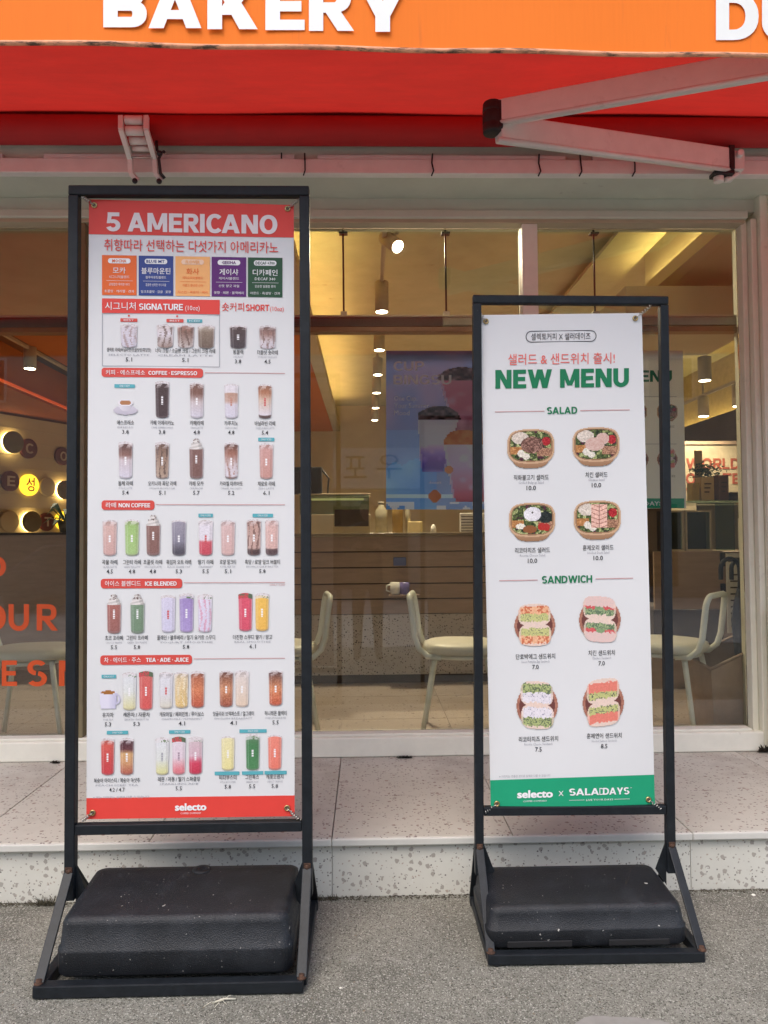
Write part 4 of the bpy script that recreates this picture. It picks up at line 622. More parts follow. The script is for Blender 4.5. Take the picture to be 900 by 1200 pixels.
MB().box(-5, XR - .012, YW + .02, YW + .10, ZST, ZST + .012).build('sill_bead', m_white, shop, .003)
# jamb on the right, in steps
for i, (a, b, y0, m) in enumerate(((0, .030, .03, m_cream), (.030, .062, -.004, m_cream), (.062, .9, -.03, m_cream), (.10, .135, -.042, m_cream))):
    MB().box(XR + a, XR + b - .001, YW + y0, YW + (.10 if i < 2 else .25), ZP + .002, (ZH + .0115) if i < 2 else 6.2 if i == 2 else 3.4).build('jamb', m, shop, .005)
MB().box(XR + .9, XR + 6, YW + .05, YW + .25, ZP, 6.2).build('side_wall', m_cream, shop)
zt = zpx(712, YW - .05, 890)
zz = zt; k = 0
while zz > ZP + .05:
    h = .262; 
    for q in range(3):
        MB().box(XR + .046 + q * .42, XR + .046 + q * .42 + .414, YW - .062, YW - .0425, max(ZP + .002, zz - h + .004), zz).build('tile', m_tan, shop, .003)
    zz -= h
dbz = MB()
for _ in range(260):   # debris in corners of the sill
    px, sp, hh = random.choice(((65, 5, .012), (472, 9, .012), (478, 6, .01), (893, 6, .03), (898, 5, .04)))
    p = at(px + random.gauss(0, sp * .5), 886, YW - .01); p.z = ZP; h = random.uniform(.2, 1) * hh
    dbz.add([p + Vector((-.002, 0, 0)), p + Vector((.002, 0, 0)), p + Vector((random.uniform(-.01, .01), random.uniform(-.03, 0), h)), p + Vector((random.uniform(-.01, .01), -.02, h * .6))], [(0, 1, 2, 3)])
tag(dbz.build('dead_leaf_bits', m_soil), 'dark dead leaf bits caught along the window sill', 'debris', kind='stuff')
# mullions and panes
XM1 = xpx(96.5, YG, 600); 
MB().box(XM1 - .013, XM1 + .030, YW + .02, YW + .11, ZST + .0125, ZH - .0065).build('mullion', mat('olive_mullion', (.20, .165, .09), .5), shop, .003)
XM2a, XM2b = xpx(609, YG, 300), xpx(627, YG, 300)
MB().box(XM2a, XM2b, YW + .02, YW + .11, ZST + .0125, ZH - .0065).build('mullion', m_white, shop, .004)
for a, b in ((-5, XM1 - .0135), (XM1 + .0305, XM2a - .001), (XM2b + .001, XR - .001)):
    MB().box(a, b, YG - .002, YG + .004, ZST + .0125, ZH - .0065).build('glass_pane', m_glass, shop)
# orange vinyl letters on the outside of the left pane
Pg = lambda px, py: at(px, py, YG - .004)
lbs = {}
for s, x0, x1, b, t in (('U', 10, 34, 739, 708), ('R', 43, 68, 739, 708), ('T', 88, 112, 739, 708), ('O', -24, 7, 739, 708),
                        ('E', 2, 20, 804, 774), ('S', 32, 55, 804, 774), ('M', 69, 103, 804, 774), ('D', -18, 7, 677, 651)):
    text(lbs.setdefault(b, MB()), Pg, s, x0, x1, b, t, .026)
for lb in lbs.values(): lb.build('window_lettering', m_vinyl, shop)

# ------------------------------------------------------------------ awning
aw = thing('awning', 'red folding arm awning with orange lettered valance over the shop front', 'awning', (0, YW, 3))
def YV(x): return 1.95 + .014 * x              # plane of the valance
def atv(px, py, d=0):
    Y = 1.95
    for _ in range(4): p = at(px, py, Y); Y = YV(p.x) + d
    return at(px, py, Y)
hemL = atv(-700, 37); hemR = atv(1500, 77)
def zhem(x): return hemL.z + (hemR.z - hemL.z) * (x - hemL.x) / (hemR.x - hemL.x)
ZR = zpx(134, 3.2); RR = .062
NX = 60
cb = MB(); rows = 16; vs = []; X0, X1 = -3.4, 4.2
for j in range(rows + 1):
    t = j / rows
    for i in range(NX + 1):
        x = X0 + (X1 - X0) * i / NX; yv = YV(x); zf = zhem(x) + .265
        y = yv + (3.20 - yv) * t; z = zf + (ZR - zf) * t - .035 * math.sin(math.pi * t) + .004 * math.sin(x * 5 + 2 * t)
        vs.append((x, y, z))
cb.add(vs, [(j * (NX + 1) + i, j * (NX + 1) + i + 1, (j + 1) * (NX + 1) + i + 1, (j + 1) * (NX + 1) + i) for j in range(rows) for i in range(NX)], True)
cb.build('canopy', m_red, aw)
vb = MB(); vs = []
for j in range(6):
    for i in range(NX * 2 + 1):
        x = X0 + (X1 - X0) * i / (NX * 2); w = .0035 * math.sin(x * 11) * (1 - j / 5)
        vs.append((x, YV(x) + w, zhem(x) + .265 * j / 5))
m_ = NX * 2 + 1
vb.add(vs, [(j * m_ + i, j * m_ + i + 1, (j + 1) * m_ + i + 1, (j + 1) * m_ + i) for j in range(5) for i in range(NX * 2)], True)
vb.build('valance', m_orange, aw)
hb = MB()
hb.tube([(X0 + (X1 - X0) * i / 120, YV(X0 + (X1 - X0) * i / 120) + .0035 * math.sin((X0 + (X1 - X0) * i / 120) * 11) - .001, zhem(X0 + (X1 - X0) * i / 120)) for i in range(121)], .0065, 8)
hb.build('hem_piping', m_hem, aw)
MB().tube([(X0, YV(X0) + .03, zhem(X0) + .225), (X1, YV(X1) + .03, zhem(X1) + .225)], .028, 12).build('front_bar', m_alu, aw)
Pv = lambda px, py: atv(px, py, -.006)
tb = MB()
# slope of the lettering line follows the hem
for s, x0, x1 in (('B', 121, 172), ('A', 174, 236), ('K', 243, 302), ('E', 311, 357), ('R', 362, 415), ('Y', 420, 477)):
    xm = (x0 + x1) / 2; b = 31.5 + (xm - 120) * .0175
    text(tb, Pv, s, x0, x1, b, b - 56, .075, 3)
tb.build('valance_lettering', m_sign_white, aw); tb = MB()
for s, x0, x1 in (('D', 839, 889), ('U', 893, 944), ('T', 948, 998), ('C', 1002, 1056), ('H', 1062, 1115)):
    b = 31.5 + (x0 - 120) * .0215; text(tb, Pv, s, x0, x1, b, b - 56, .075, 3)
tb.build('valance_lettering', m_sign_white, aw)
MB().box(X0, X1, 3.17, YW + .02, ZR + .012, ZR + .03).build('leak_cover', m_redroll, aw, .004)  # box added over the roll to stop light leaking in behind it
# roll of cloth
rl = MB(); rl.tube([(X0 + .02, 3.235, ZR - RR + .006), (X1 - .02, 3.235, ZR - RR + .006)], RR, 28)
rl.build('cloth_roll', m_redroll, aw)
# square torsion bar with broken upper channel
zb0, zb1, zb2 = zpx(203, 3.30), zpx(186.5, 3.30), zpx(181, 3.30)
MB().box(X0, X1, 3.30, 3.345, zb0, zb1).build('torsion_bar', m_alu, aw, .003)
for a, b in ((50, 345), (372, 663), (695, 1400), (-300, 2)):
    MB().box(xpx(a, 3.3, 190), xpx(b, 3.3, 190), 3.306, 3.33, zb1 + .001, zb2 + .002).build('bar_channel', m_alu, aw, .003)
MB().box(X0, X1, 3.345, YW + .02, zb0 + .004, zb0 + .03).build('bar_backing', m_fascia, aw)
MB().box(X0, X1, 3.334, YW + .019, zb1 + .0, ZR - .07).build('light_catch_plate', m_cream, aw)  # pale plate added in front of the wall to catch light
for px in (330, 357, 507, 632, 680, 742):
    x = xpx(px, 3.3, 195); s = random.uniform(-.006, .006)
    pts = [(x, 3.30, zb2 + .004), (x + s, 3.288, (zb0 + zb1) / 2 + .01), (x + .003, 3.287, zb0 + .006), (x - .006, 3.30, zb0 - .012)] if px not in (330,) else [(x, 3.298, zb2 + .004), (x, 3.294, zb1 + .005), (x, 3.294, zb1 - .002)]
    MB().tube(pts, .0036, 6).build('cable_tie', m_dkplastic, aw)
# folding arm (both segments) at the right
def arm_seg(name, p, q, h, w):
    mb = MB(); mb.beam(p, q, w, h, up=(0, 0, 1)); return mb.build(name, m_alu, aw, .006, 3)
sh = at(852, 188, 3.22); el = at(583, 151, 2.75); el2 = at(583, 133, 2.75); fr = Vector((2.09, 2.0, 2.74))
e1 = arm_seg('arm_inner', el, sh, .095, .05)
e2 = arm_seg('arm_outer', el2, fr, .085, .05)
# rails along the lower edges
d1 = (sh - el).normalized(); d2 = (fr - el2).normalized()
MB().tube([el + Vector((0, -.02, -.052)), sh + Vector((0, -.02, -.052))], .011, 8).build('arm_rail', m_alu, aw)
MB().tube([el2 + Vector((0, -.02, -.047)), fr + Vector((0, -.02, -.047))], .010, 8).build('arm_rail', m_alu, aw)
ek = MB(); c = at(577, 136, 2.75)
ek.lathe(c + Vector((0, 0, -.072)), [(.020, 0), (.036, .004), (.038, .03), (.036, .034), (.036, .04), (.038, .044), (.038, .078), (.034, .083), (.038, .087), (.036, .118), (.028, .124)], 18)
ek.box(c.x - .005, c.x + .035, c.y - .032, c.y + .032, c.z - .06, c.z + .045)
ek.build('elbow_joint', m_dkplastic, aw, .003)
sk = MB(); sk.box(sh.x - .004, sh.x + .020, sh.y - .034, sh.y + .04, sh.z - .055, sh.z + .055); sk.box(sh.x - .07, sh.x + .02, sh.y - .03, sh.y + .03, sh.z - .075, sh.z - .055)
sk.build('shoulder_plate', m_dkplastic, aw, .004)
sk = MB(); sk.box(sh.x + .021, sh.x + .075, sh.y - .01, sh.y + .12, sh.z - .045, sh.z + .04); sk.tube([(sh.x + .05, sh.y - .03, sh.z + .022), (sh.x + .05, sh.y + .03, sh.z + .022)], .016, 12)
sk.tube([(sh.x - .04, sh.y, sh.z - .10), (sh.x - .04, sh.y, sh.z - .074)], .022, 12); sk.tube([(sh.x - .01, sh.y, sh.z - .09), (sh.x + .06, sh.y + .02, sh.z - .05)], .012, 8)
sk.build('shoulder_bracket', m_alu, aw, .004)
# link bracket at the left: two bent side plates joined by rollers
S = lambda px, py, Y: at(px, py, Y)
prof = [(.0, 137, 3.13), (0, 152, 3.12), (5.5, 170, 3.17), (10.5, 186, 3.235), (11.5, 203, 3.25), (19, 211.5, 3.27)]
ph = [at(142 + a, y, Y) for a, y, Y in prof]; xr = [at(171.5 + a * .95, y, Y) for a, y, Y in prof]
lbk = None
for pts in (ph, xr):
    bk = MB()
    for a, b in zip(pts[:-1], pts[1:]): 
        e = (b - a).normalized() * .003; bk.beam(a - e, b + e, .020, .022, up=(1, 0, 0))
    lb_ = bk.build('side_plate', m_alu, aw, .003); lbk = lbk or kid(lb_, aw)
for f, r in ((141, .019), (153.5, .020), (165, .017), (174, .012)):
    Yb = 3.125 + max(0, (f - 150)) * .0035; off = max(0, f - 150) * .36
    MB().tube([at(147 + off, f, Yb), at(167 + off, f, Yb)], r, 14).build('roller', m_alu, lbk)
MB().tube([at(154, 184.5, 3.22), at(179, 184.5, 3.22)], .0045, 8).build('axle', m_steel, lbk)
for px, py in ((158, 212), (186.5, 212.5)):
    MB().tube([at(px, py, 3.24), at(px, py, 3.29)], .012, 12).build('bolt', m_dkplastic, lbk)
cbk = MB(); cbk.tube([at(183, 165, 3.2), at(184, 176, 3.21), at(189, 180, 3.22), at(186, 186, 3.22), at(188, 203, 3.24), at(193, 209, 3.25)], .007, 8)
cbk.lathe(at(187, 180, 3.2), [(.010, -.008), (.014, 0), (.010, .010)], 8); cbk.lathe(at(192, 178, 3.2), [(.004, -.006), (.009, 0), (.004, .006)], 8)
cbk.build('knotted_cord', m_dkplastic, lbk)

# ------------------------------------------------------------------ banner stands
def stand(name, label, YP, YF, YB, XL, XR_, zt, zl, tw, tilt=0.0):
    t = thing(name, label, 'banner stand', ((XL + XR_) / 2, YP, 0)); w = tw
    def bx(nm, *a, m=m_black, bev=.003): return MB().box(*a).build(nm, m, t, bev)
    zj = .245
    for x in (XL, XR_ - w):
        bx('post', x, x + w, YP - w / 2, YP + w / 2, .16, zt - w - .0005)
    MB().box(XL, XR_, YP - w / 2, YP + w / 2, zt - w, zt).build('top_bar', m_black, t, .004)
    bx('lower_bar', XL + w + .0005, XR_ - w - .0005, YP - w / 2 + .002, YP + w / 2 - .002, zl - w, zl)
    # base frame lying on the ground
    b = w * 1.05
    bx('base_front_bar', XL + .004, XR_ - .010, YF, YF + b, .004, .004 + b)
    bx('base_rear_bar', XL, XR_, YB - b, YB, .004, .004 + b)
    for x in (XL + .003, XR_ - w - .003): bx('base_side_bar', x, x + w, YF + b + .0005, YB - b - .0005, .005, .003 + b)
    for i, x in enumerate((XL + w * .5, XR_ - w * .5)):
        sgn = -1 if i == 0 else 1
        MB().beam((x, YF + b * .5, .004 + b), (x, YP - w * .55, zj), w * .92, .008, up=(0, 1, 0)).build('brace', m_black, t, .002)
        MB().beam((x + sgn * .004, YB - b * .5, .004 + b), (x + sgn * .002, YP + w * .5, zj + .01), w * .8, .008).build('brace', m_black, t, .002)
        pb = MB(); pb.lathe((x, YP - w * .5 - .001, zj + .004), [(.008, -.004), (.008, .004), (.004, .007)], 8, axis=(0, -1, 0)); pb.box(x - w * .34, x + w * .34, YP - w * .5 - .003, YP - w * .5 + .001, zj - .008, zj + .016); pb.build('bolt', m_rust, t)
        pb = MB(); pb.lathe((x, YF + b * .5, .004 + b), [(.013, -.001), (.013, .003), (.008, .004), (.008, .010), (.004, .011)], 10); pb.build('bolt', m_rust, t)
        MB().add([(x - sgn * w * .5, YP - .002, .26), (x - sgn * (w * .5 + .035), YP - .002, .17), (x - sgn * w * .5, YP - .002, .12), (x - sgn * w * .5, YP + .002, .26), (x - sgn * (w * .5 + .035), YP + .002, .17), (x - sgn * w * .5, YP + .002, .12)],
                 [(0, 1, 2), (3, 5, 4), (0, 3, 4, 1), (1, 4, 5, 2), (2, 5, 3, 0)]).build('gusset', m_black, t)
    for x in (XL + .03, XR_ - .05): MB().lathe((x, YF + b * .5, 0), [(.014, 0), (.012, .004)], 10).build('rubber_foot', m_rust if name == 'x' else m_dkplastic, t)
    return t
YP1, YP2 = 2.30, 2.41
s1 = stand('banner_stand', 'larger black steel banner stand on the left with wide dark base', YP1, 2.068, 2.545, at(79.5, 620, YP1).x, at(364.5, 620, YP1).x, zpx(219.5, YP1, 222), zpx(963, YP1, 222), .031)
s2 = stand('banner_stand', 'smaller black steel banner stand on the right with rusty bolts', YP2, 2.175, 2.545, at(551.5, 650, YP2).x, at(782.5, 650, YP2).x, zpx(347.5, YP2, 665), zpx(944, YP2, 665), .028)
s2.rotation_euler = (0, R(.45), 0)

def weight(name, label, x0, x1, y0, y1, z0, zf, zb, notch=False):
    t = thing(name, label, 'ballast block', ((x0 + x1) / 2, (y0 + y1) / 2, z0)); mb = MB(); n = 6; rad = .035
    def loop(ins, zfun, insb=None):
        insb = ins if insb is None else insb
        pts = []; xa, xb, ya, yb = x0 + ins, x1 - ins, y0 + ins * .7, y1 - insb; r = max(.006, rad - ins * .4)
        for cx, cy, a0 in ((xb - r, ya + r, -90), (xb - r, yb - r, 0), (xa + r, yb - r, 90), (xa + r, ya + r, 180)):
            for k in range(n + 1):
                a = R(a0 + 90 * k / n); x = cx + r * math.cos(a); y = cy + r * math.sin(a); pts.append((x, y, zfun((y - y0) / (y1 - y0))))
        return pts
    top = lambda d: (lambda t_: zf + (zb - zf) * min(1, t_ * 1.3) - d)
    H = zf - z0
    L = [loop(.010, lambda t_: z0), loop(.002, lambda t_: z0 + .008), loop(.0, lambda t_: z0 + H * .42), loop(.001, lambda t_: z0 + H * .47), loop(.006, lambda t_: z0 + H * .49),
         loop(.012, top(.020)), loop(.016, top(.010), .03), loop(.026, top(.002), .05), loop(.040, top(0), .07), loop(.12, top(-.001), .11), loop(.13, top(-.0015), .12)]
    m = len(L[0]); vs = [p for l in L for p in l]
    fs = [(i * m + k, i * m + (k + 1) % m, (i + 1) * m + (k + 1) % m, (i + 1) * m + k) for i in range(len(L) - 1) for k in range(m)]
    fs += [tuple(range(m))[::-1], tuple((len(L) - 1) * m + k for k in range(m))]
    mb.add(vs, fs, True); o = mb.build('block_body', m_plastic, t)
    if notch:
        for a, b in ((.1, .42), (.6, .9)):
            xa, xb = x0 + (x1 - x0) * a, x0 + (x1 - x0) * b
            MB().box(xa, xb, y0 - .0015, y0 + .01, z0 + .004, z0 + .022).build('hand_slot', m_dkplastic, t, .002)
    else:
        cx = (x0 + x1) / 2; MB().lathe((cx + .02, y1 - .075, zb - .002), [(.03, 0), (.028, .004), (.012, .0045), (.01, .002)], 20).build('filler_cap', m_plastic, t)
    return o
weight('ballast_block', 'larger black plastic ballast block lying in the left banner stand', at(62, 1110, 2.09).x, at(343, 1110, 2.09).x, 2.094, 2.43, .042, zpx(1078, 2.09, 200), zpx(1010, 2.41, 220))
weight('ballast_block', 'smaller black plastic ballast block with hand slots in the right banner stand', at(570, 1080, 2.20).x, at(808, 1080, 2.20).x, 2.20, 2.50, .038, zpx(1062, 2.21, 690), zpx(1011, 2.47, 660), True)

# ---- banners
class Banner:
    def __init__(s, name, label, corners, Y, amp, seed):
        s.TL, s.TR, s.BL, s.BR = corners; s.Y = Y; s.amp = amp; s.seed = seed
        s.root = thing(name, label, 'banner', tuple(at((s.BL[0] + s.BR[0]) / 2, s.BL[1], Y)))
    def uv(s, px, py):
        v = (py - s.TL[1]) / (s.BL[1] - s.TL[1]); xl = s.TL[0] + (s.BL[0] - s.TL[0]) * v; xr = s.TR[0] + (s.BR[0] - s.TR[0]) * v
        return (px - xl) / (xr - xl), v
    def wave(s, u, v):
        k = s.seed
        return s.amp * (math.sin(3.1 * u + 2.2 * v * 3 + k) * .5 + math.sin(5.2 * v - 1.5 * u + 2 * k) * .6) + s.amp * 1.2 * ((2 * u - 1) ** 2) * (.4 + .6 * math.cos(math.pi * 2 * v))
    def P(s, lift):
        def f(px, py):
            u, v = s.uv(px, py); p = at(px, py, s.Y); d = (p - CAMLOC); y = s.Y + s.wave(u, v) - lift
            return CAMLOC + d * (y / d.y)
        return f
    def xy(s, u, v):
        a = (s.TL[0] + (s.TR[0] - s.TL[0]) * u, s.TL[1] + (s.TR[1] - s.TL[1]) * u); b = (s.BL[0] + (s.BR[0] - s.BL[0]) * u, s.BL[1] + (s.BR[1] - s.BL[1]) * u)
        sag = .004 * (s.BL[1] - s.TL[1]) * (4 * u * (1 - u)) * (2 * v - 1) * .35
        return a[0] + (b[0] - a[0]) * v, a[1] + (b[1] - a[1]) * v + sag * 0
    def strip(s, name, m, v0, v1, lift, nx=10, ny=4, thick=0):
        mb = MB(); P = s.P(lift); vs = []
        for j in range(ny + 1):
            for i in range(nx + 1):
                v = (v0 if not callable(v0) else v0(i / nx)); w = (v1 if not callable(v1) else v1(i / nx))
                x, y = s.xy(i / nx, v + (w - v) * j / ny); vs.append(P(x, y))
        m_ = nx + 1; fs = [(j * m_ + i, (j + 1) * m_ + i, (j + 1) * m_ + i + 1, j * m_ + i + 1) for j in range(ny) for i in range(nx)]
        mb.add(vs, fs, True)
        if thick:
            N = len(vs); mb.add([v + Vector((0, thick, 0)) for v in vs], [f[::-1] for f in fs], True)
        return mb.build(name, m, s.root)
def skewer(P, cx, s_of):              # text lines follow the slight tilt of the printed rows
    return lambda px, py: P(px, py + s_of(py) * (px - cx))
B1 = Banner('menu_banner', 'tall banner with red header and rows of drink pictures on the larger stand', ((104.2, 233.5), (344.3, 240.2), (101.2, 960), (345.3, 956.5)), YP1 - .002, .0062, 1.0)
B1.strip('vinyl_sheet', m_sheet, 0, 1, 0, 16, 40, .0012)
slope1 = lambda py: .019 - .035 * (py - 240) / 710
P1 = skewer(B1.P(.0016), 224, slope1); P1b = skewer(B1.P(.0024), 224, slope1); P1c = skewer(B1.P(.0032), 224, slope1)
B1.strip('header_band', m_pred, 0, lambda u: .0563 - .003 * u, .0012, 16, 4)
B1.strip('footer_band', m_pred, lambda u: .966 - .0 * u, 1, .0012, 16, 3)
mb = MB(); text(mb, P1b, '5 AMERICANO', 124.5, 325, 272.5, 250.5, .062, 2, 1.02); mb.build('title_lettering', flat('print_title', (236, 226, 228)), B1.root)
mb = MB(); text(mb, P1b, '취향따라 선택하는 다섯가지 아메리카노', 122, 326, 295.5, 281.5, .010, 2, 1, True); mb.build('subtitle_lettering', m_pred, B1.root)
# five coffee cards
cards = ((119.5, 'MOCHA', '모카', '시그니처블렌드', '균형잡힌 묵직한 바디', '초콜릿 · 캐러멜 · 견과', m_pora, m_pwhite, 15), (162.5, 'BLUE MT.', '블루마운틴', '블루마운틴블렌드', '깔끔한 산뜻한 부드러움', '밀크초콜릿 · 감귤 · 꽃향', m_navy, m_pwhite, 34),
         (205.5, 'FLOWER', '화사', '에티오피아블렌드', '가볍고 향긋한 산미', '자스민 · 복숭아 · 베리', m_peach, m_pora, 15), (248, 'GEISHA', '게이샤', '게이샤블렌드', '산뜻 향긋 과일', '꽃향 · 레몬 · 블랙베리', m_purp, m_pwhite, 22), (290.5, 'DECAF +700', '디카페인', 'DECAF 340', '은은한 달콤함 풍미', '아몬드 · 흑설탕 · 건과', m_forest, m_pwhite, 29))
for x, a, b, c_, d, e, mc, mt, wd in cards:
    q = MB(); rect(q, P1, x, 300.5, x + 40.5, 347); co = q.build('coffee_card', mc, B1.root); kid(co, B1.root)
    q = MB(); rrect(q, P1b, x + 7, 304, x + 33.5, 310, 2.9); q.build('name_pill', m_pwhite if mc is not m_peach else flat('pill_peach', (246, 206, 178)), co)
    q = MB(); text(q, P1c, a, x + 12 - (3 if len(a) > 7 else 0), x + 28.5 + (3 if len(a) > 7 else 0), 308.8, 305.2, .02, 1); q.build('pill_lettering', mc, co)
    q = MB(); cx = x + 20.2; text(q, P1b, b, cx - wd / 2, cx + wd / 2, 321.8, 314.4, .02, 2, 1, True)
    text(q, P1b, c_, cx - 12, cx + 12, 327.2, 324, 0, 1, 1, True); text(q, P1b, d, cx - 12, cx + 12, 336, 332.8, 0, 1, 1, True)
    rect(q, P1b, x + 5, 330, x + 36, 330.3)
    text(q, P1b, e, cx - 17.5, cx + 17.5, 344, 340.8, 0, 1, 1, True); q.build('card_lettering', mt, co)
# section frames, pills and lines
q = MB(); rect(q, P1, 119.5, 351, 257.5, 368); q.build('signature_band', m_pred, B1.root)
q = MB(); text(q, P1b, '시그니처', 123, 159, 364.3, 355, .012, 2, 1, True); text(q, P1b, 'SIGNATURE', 163, 214.5, 363.8, 356.4, .03); text(q, P1b, '(10oz)', 217, 234, 363.6, 358.2, .0); q.build('signature_lettering', m_pwhite, B1.root)
q = MB(); text(q, P1, '숏커피', 260, 286, 364.2, 354, .016, 2, 1, True); text(q, P1, 'SHORT', 288, 315.5, 363.4, 355.8, .03); text(q, P1, '(10oz)', 316.5, 332.5, 363.2, 358, 0); q.build('short_lettering', m_pred, B1.root)
q = MB(); ring(q, P1, 119.5, 368.2, 257.5, 430, .6, .7); q.build('signature_outline', m_pgrey, B1.root)
for x0, x1, y0, y1, ko, en, kx, ex in ((119, 238, 431.8, 442.6, '커피 · 에스프레소', 'COFFEE · ESPRESSO', (124, 170), (174, 231)), (119, 181, 586.5, 597.6, '라떼', 'NON COFFEE', (124, 136), (139, 176)),
        (118, 213.5, 678, 689.2, '아이스 블렌디드', 'ICE BLENDED', (123, 165), (170, 207)), (117.5, 225, 767.3, 778.4, '차 · 에이드 · 주스', 'TEA · ADE · JUICE', (122, 165), (171, 221))):
    q = MB(); rrect(q, P1, x0, y0, x1, y1, 3.6); po = q.build('section_pill', m_pill, B1.root); kid(po, B1.root)
    q = MB(); text(q, P1b, ko, kx[0], kx[1], y1 - 2.6, y0 + 2.4, .012, 2, 1, True); text(q, P1b, en, ex[0], ex[1], y1 - 3, y0 + 3.3, .03); q.build('pill_lettering', m_pwhite, po)
    q = MB(); rect(q, P1, x1 + 2, y0 + 4.4, 334, y0 + 5.2); q.build('section_line', m_pline, B1.root)
q = MB(); text(q, P1, 'ONLY ICED', 316, 334, 686.6, 684.2); q.build('note_lettering', m_pline, B1.root)
# drinks
rnd = random.Random(3)
def mixc(a, b, t): t = max(0, min(1, t)); return tuple(a[i] + (b[i] - a[i]) * t for i in range(3))
def drink(px, y0, y1, w, stops, streak=10, top='ice', logo=None, swirl=None, parent=None, P=None):
    p = Print(); sd = rnd.random() * 100; nx = 14; H = y1 - y0; ny = max(14, int(H * 1.15))
    noise = [[rnd.random() for _ in range(nx)] for _ in range(ny)]
    cream = 12 if top == 'cream' else 0
    def fn(u, v):
        x = 2 * u - 1; i = min(nx - 1, int(u * nx)); j = min(ny - 1, int(v * ny)); nz = noise[j][i] - .5
        if cream:
            vc = cream / H * 1.0
            if v < vc:
                lim = .16 + .8 * (v / vc) ** .8 + .08 * math.sin(v * 60)
                if abs(x) > lim: return None
                b = 232 - 26 * (x > lim * .4) - 30 * (.5 + .5 * math.sin(v * 70 + x * 3)) + nz * 10
                if v < vc * .5 and nz > .28: return (90, 60, 52)
                return (b, b * .97, b * .96)
        if v < .055 and not cream and top != 'straw': return mixc((226, 220, 224), (176, 160, 158), nz + .1)
        c = stops[-1][1]
        for (a, ca), (b, cb_) in zip(stops[:-1], stops[1:]):
            if a <= v <= b: c = mixc(ca, cb_, (v - a) / max(.001, b - a)); break
        if v < stops[0][0]: c = stops[0][1]
        if swirl:
            s_ = math.sin(x * 9 + 1.6 * math.sin(v * 6 + sd) + sd) + math.sin(x * 5 - v * 9 + sd * 2) * .5 + nz * 1.3
            if s_ > .55 and v > .06: c = mixc(c, swirl, .7)
        c = tuple(q + nz * streak * 2 for q in c)
        e = abs(x)
        if e > .82: c = mixc(c, (205, 200, 205), .45)
        elif -.75 < x < -.58: c = mixc(c, (255, 255, 255), .20)
        elif x > .55: c = mixc(c, (60, 50, 50), .12)
        if top == 'ice' and v < .17: c = mixc(c, (232, 224, 224) if math.sin(x * 5 + sd * 7 + v * 20) + nz > 0 else mixc(c, (70, 50, 46), .4), .6 if v < .12 else .3)
        if top == 'mint' and v < .13: c = (90, 120, 78) if (nz > .12 and x > -.2) else mixc(c, (226, 222, 224), .7)
        if top == 'straw' and v < .13: c = (196, 52, 58) if (nz > -.2 and x < .4) else (70, 90, 60)
        if logo and abs(x + .02) < .11 and .40 < v < .62: c = logo if int(v * ny) % 3 else mixc(c, logo, .35)
        if v > .95: c = mixc(c, (120, 110, 112), .35)
        return mixc(c, (208, 202, 210), .2)
    def PW(X, Y):
        v = (Y - y0) / H; x = (X - px) / (w / 2); k = 1 - .10 * v
        if v > .93: k *= 1 - .10 * ((v - .93) / .07) ** 2
        return P(px + (X - px) * k, Y + (1 - x * x) * (1.5 * v - (0 if cream else 1.9 * (1 - v) ** 2)))
    p.grid(PW, px - w / 2, y0, px + w / 2, y1, nx, ny, fn)
    return p.build('drink_picture', parent, m_print)
WHT = (250, 248, 250); RDL = (200, 60, 60)
DK = (44, 26, 24); BR_ = (120, 74, 56); MK = (226, 218, 226); CAR = (196, 150, 124)
def D(px, y0, y1, w, stops, **k): return drink(px, y0, y1, w, stops, parent=B1.root, P=P1b, **k)
# signature and short cups
for px, st, sw in ((151, [(0, (214, 206, 216)), (.3, (216, 208, 218)), (1, (206, 200, 216))], (150, 120, 116)), (193.5, [(0, (216, 196, 190)), (.4, MK), (1, (150, 124, 112))], (92, 66, 56)), (217.5, [(0, (196, 128, 112)), (.3, (120, 82, 66)), (1, (200, 188, 184))], (84, 56, 46)), (241.5, [(0, (226, 214, 196)), (.3, (126, 104, 84)), (1, (90, 70, 56))], None),
                  (279, [(0, (60, 40, 36)), (1, (42, 34, 38))], None), (313.5, [(0, (86, 56, 50)), (.35, (150, 108, 96)), (.7, (216, 206, 212)), (1, (206, 196, 206))], (110, 74, 64))):
    D(px, 382, 406.5, 20, st, swirl=sw, top='ice', logo=WHT if px == 279 else None)
for px, w in ((151, 20), (205, 20)):
    q = MB(); rrect(q, P1, px - w / 2, 374, px + w / 2, 378, .6); q.build('red_tag', m_pill, B1.root)
for px in (151, 207.5): q = MB(); rrect(q, P1, px - 1.2, 369.6, px + 1.2, 372, 1.1); q.build('red_dot', m_pill, B1.root)
q = MB(); rrect(q, P1, 219, 374, 237, 378, .6); q.build('teal_tag', m_tealp, B1.root)
for x, y, w in ((146, 453, 24), (312, 514.5, 19), (241, 604, 17), (308, 604, 24), (127.5, 792, 17), (137.5, 857.5, 25), (210.5, 857.5, 25), (296.5, 857.5, 32), (266, 906.8, 29), (296, 906.8, 25), (323, 906.8, 26)):
    q = MB(); rrect(q, P1, x - w / 2, y - 2.1, x + w / 2, y + 2.1, .5); q.build('teal_tag', m_tealp, B1.root)
for x, y, s in ((146, 453, 'ONLY HOT'), (312, 514.5, 'ONLY ICED'), (241, 604, 'ONLY ICED'), (308, 604, 'ONLY ICED'), (127.5, 792, 'ONLY HOT'), (137.5, 857.5, 'ONLY ICED'), (210.5, 857.5, 'ONLY ICED'), (296.5, 857.5, 'ONLY ICED')):
    q = MB(); text(q, P1b, s, x - 6, x + 6, y + 1, y - 1); q.build('tag_lettering', m_pwhite, B1.root)
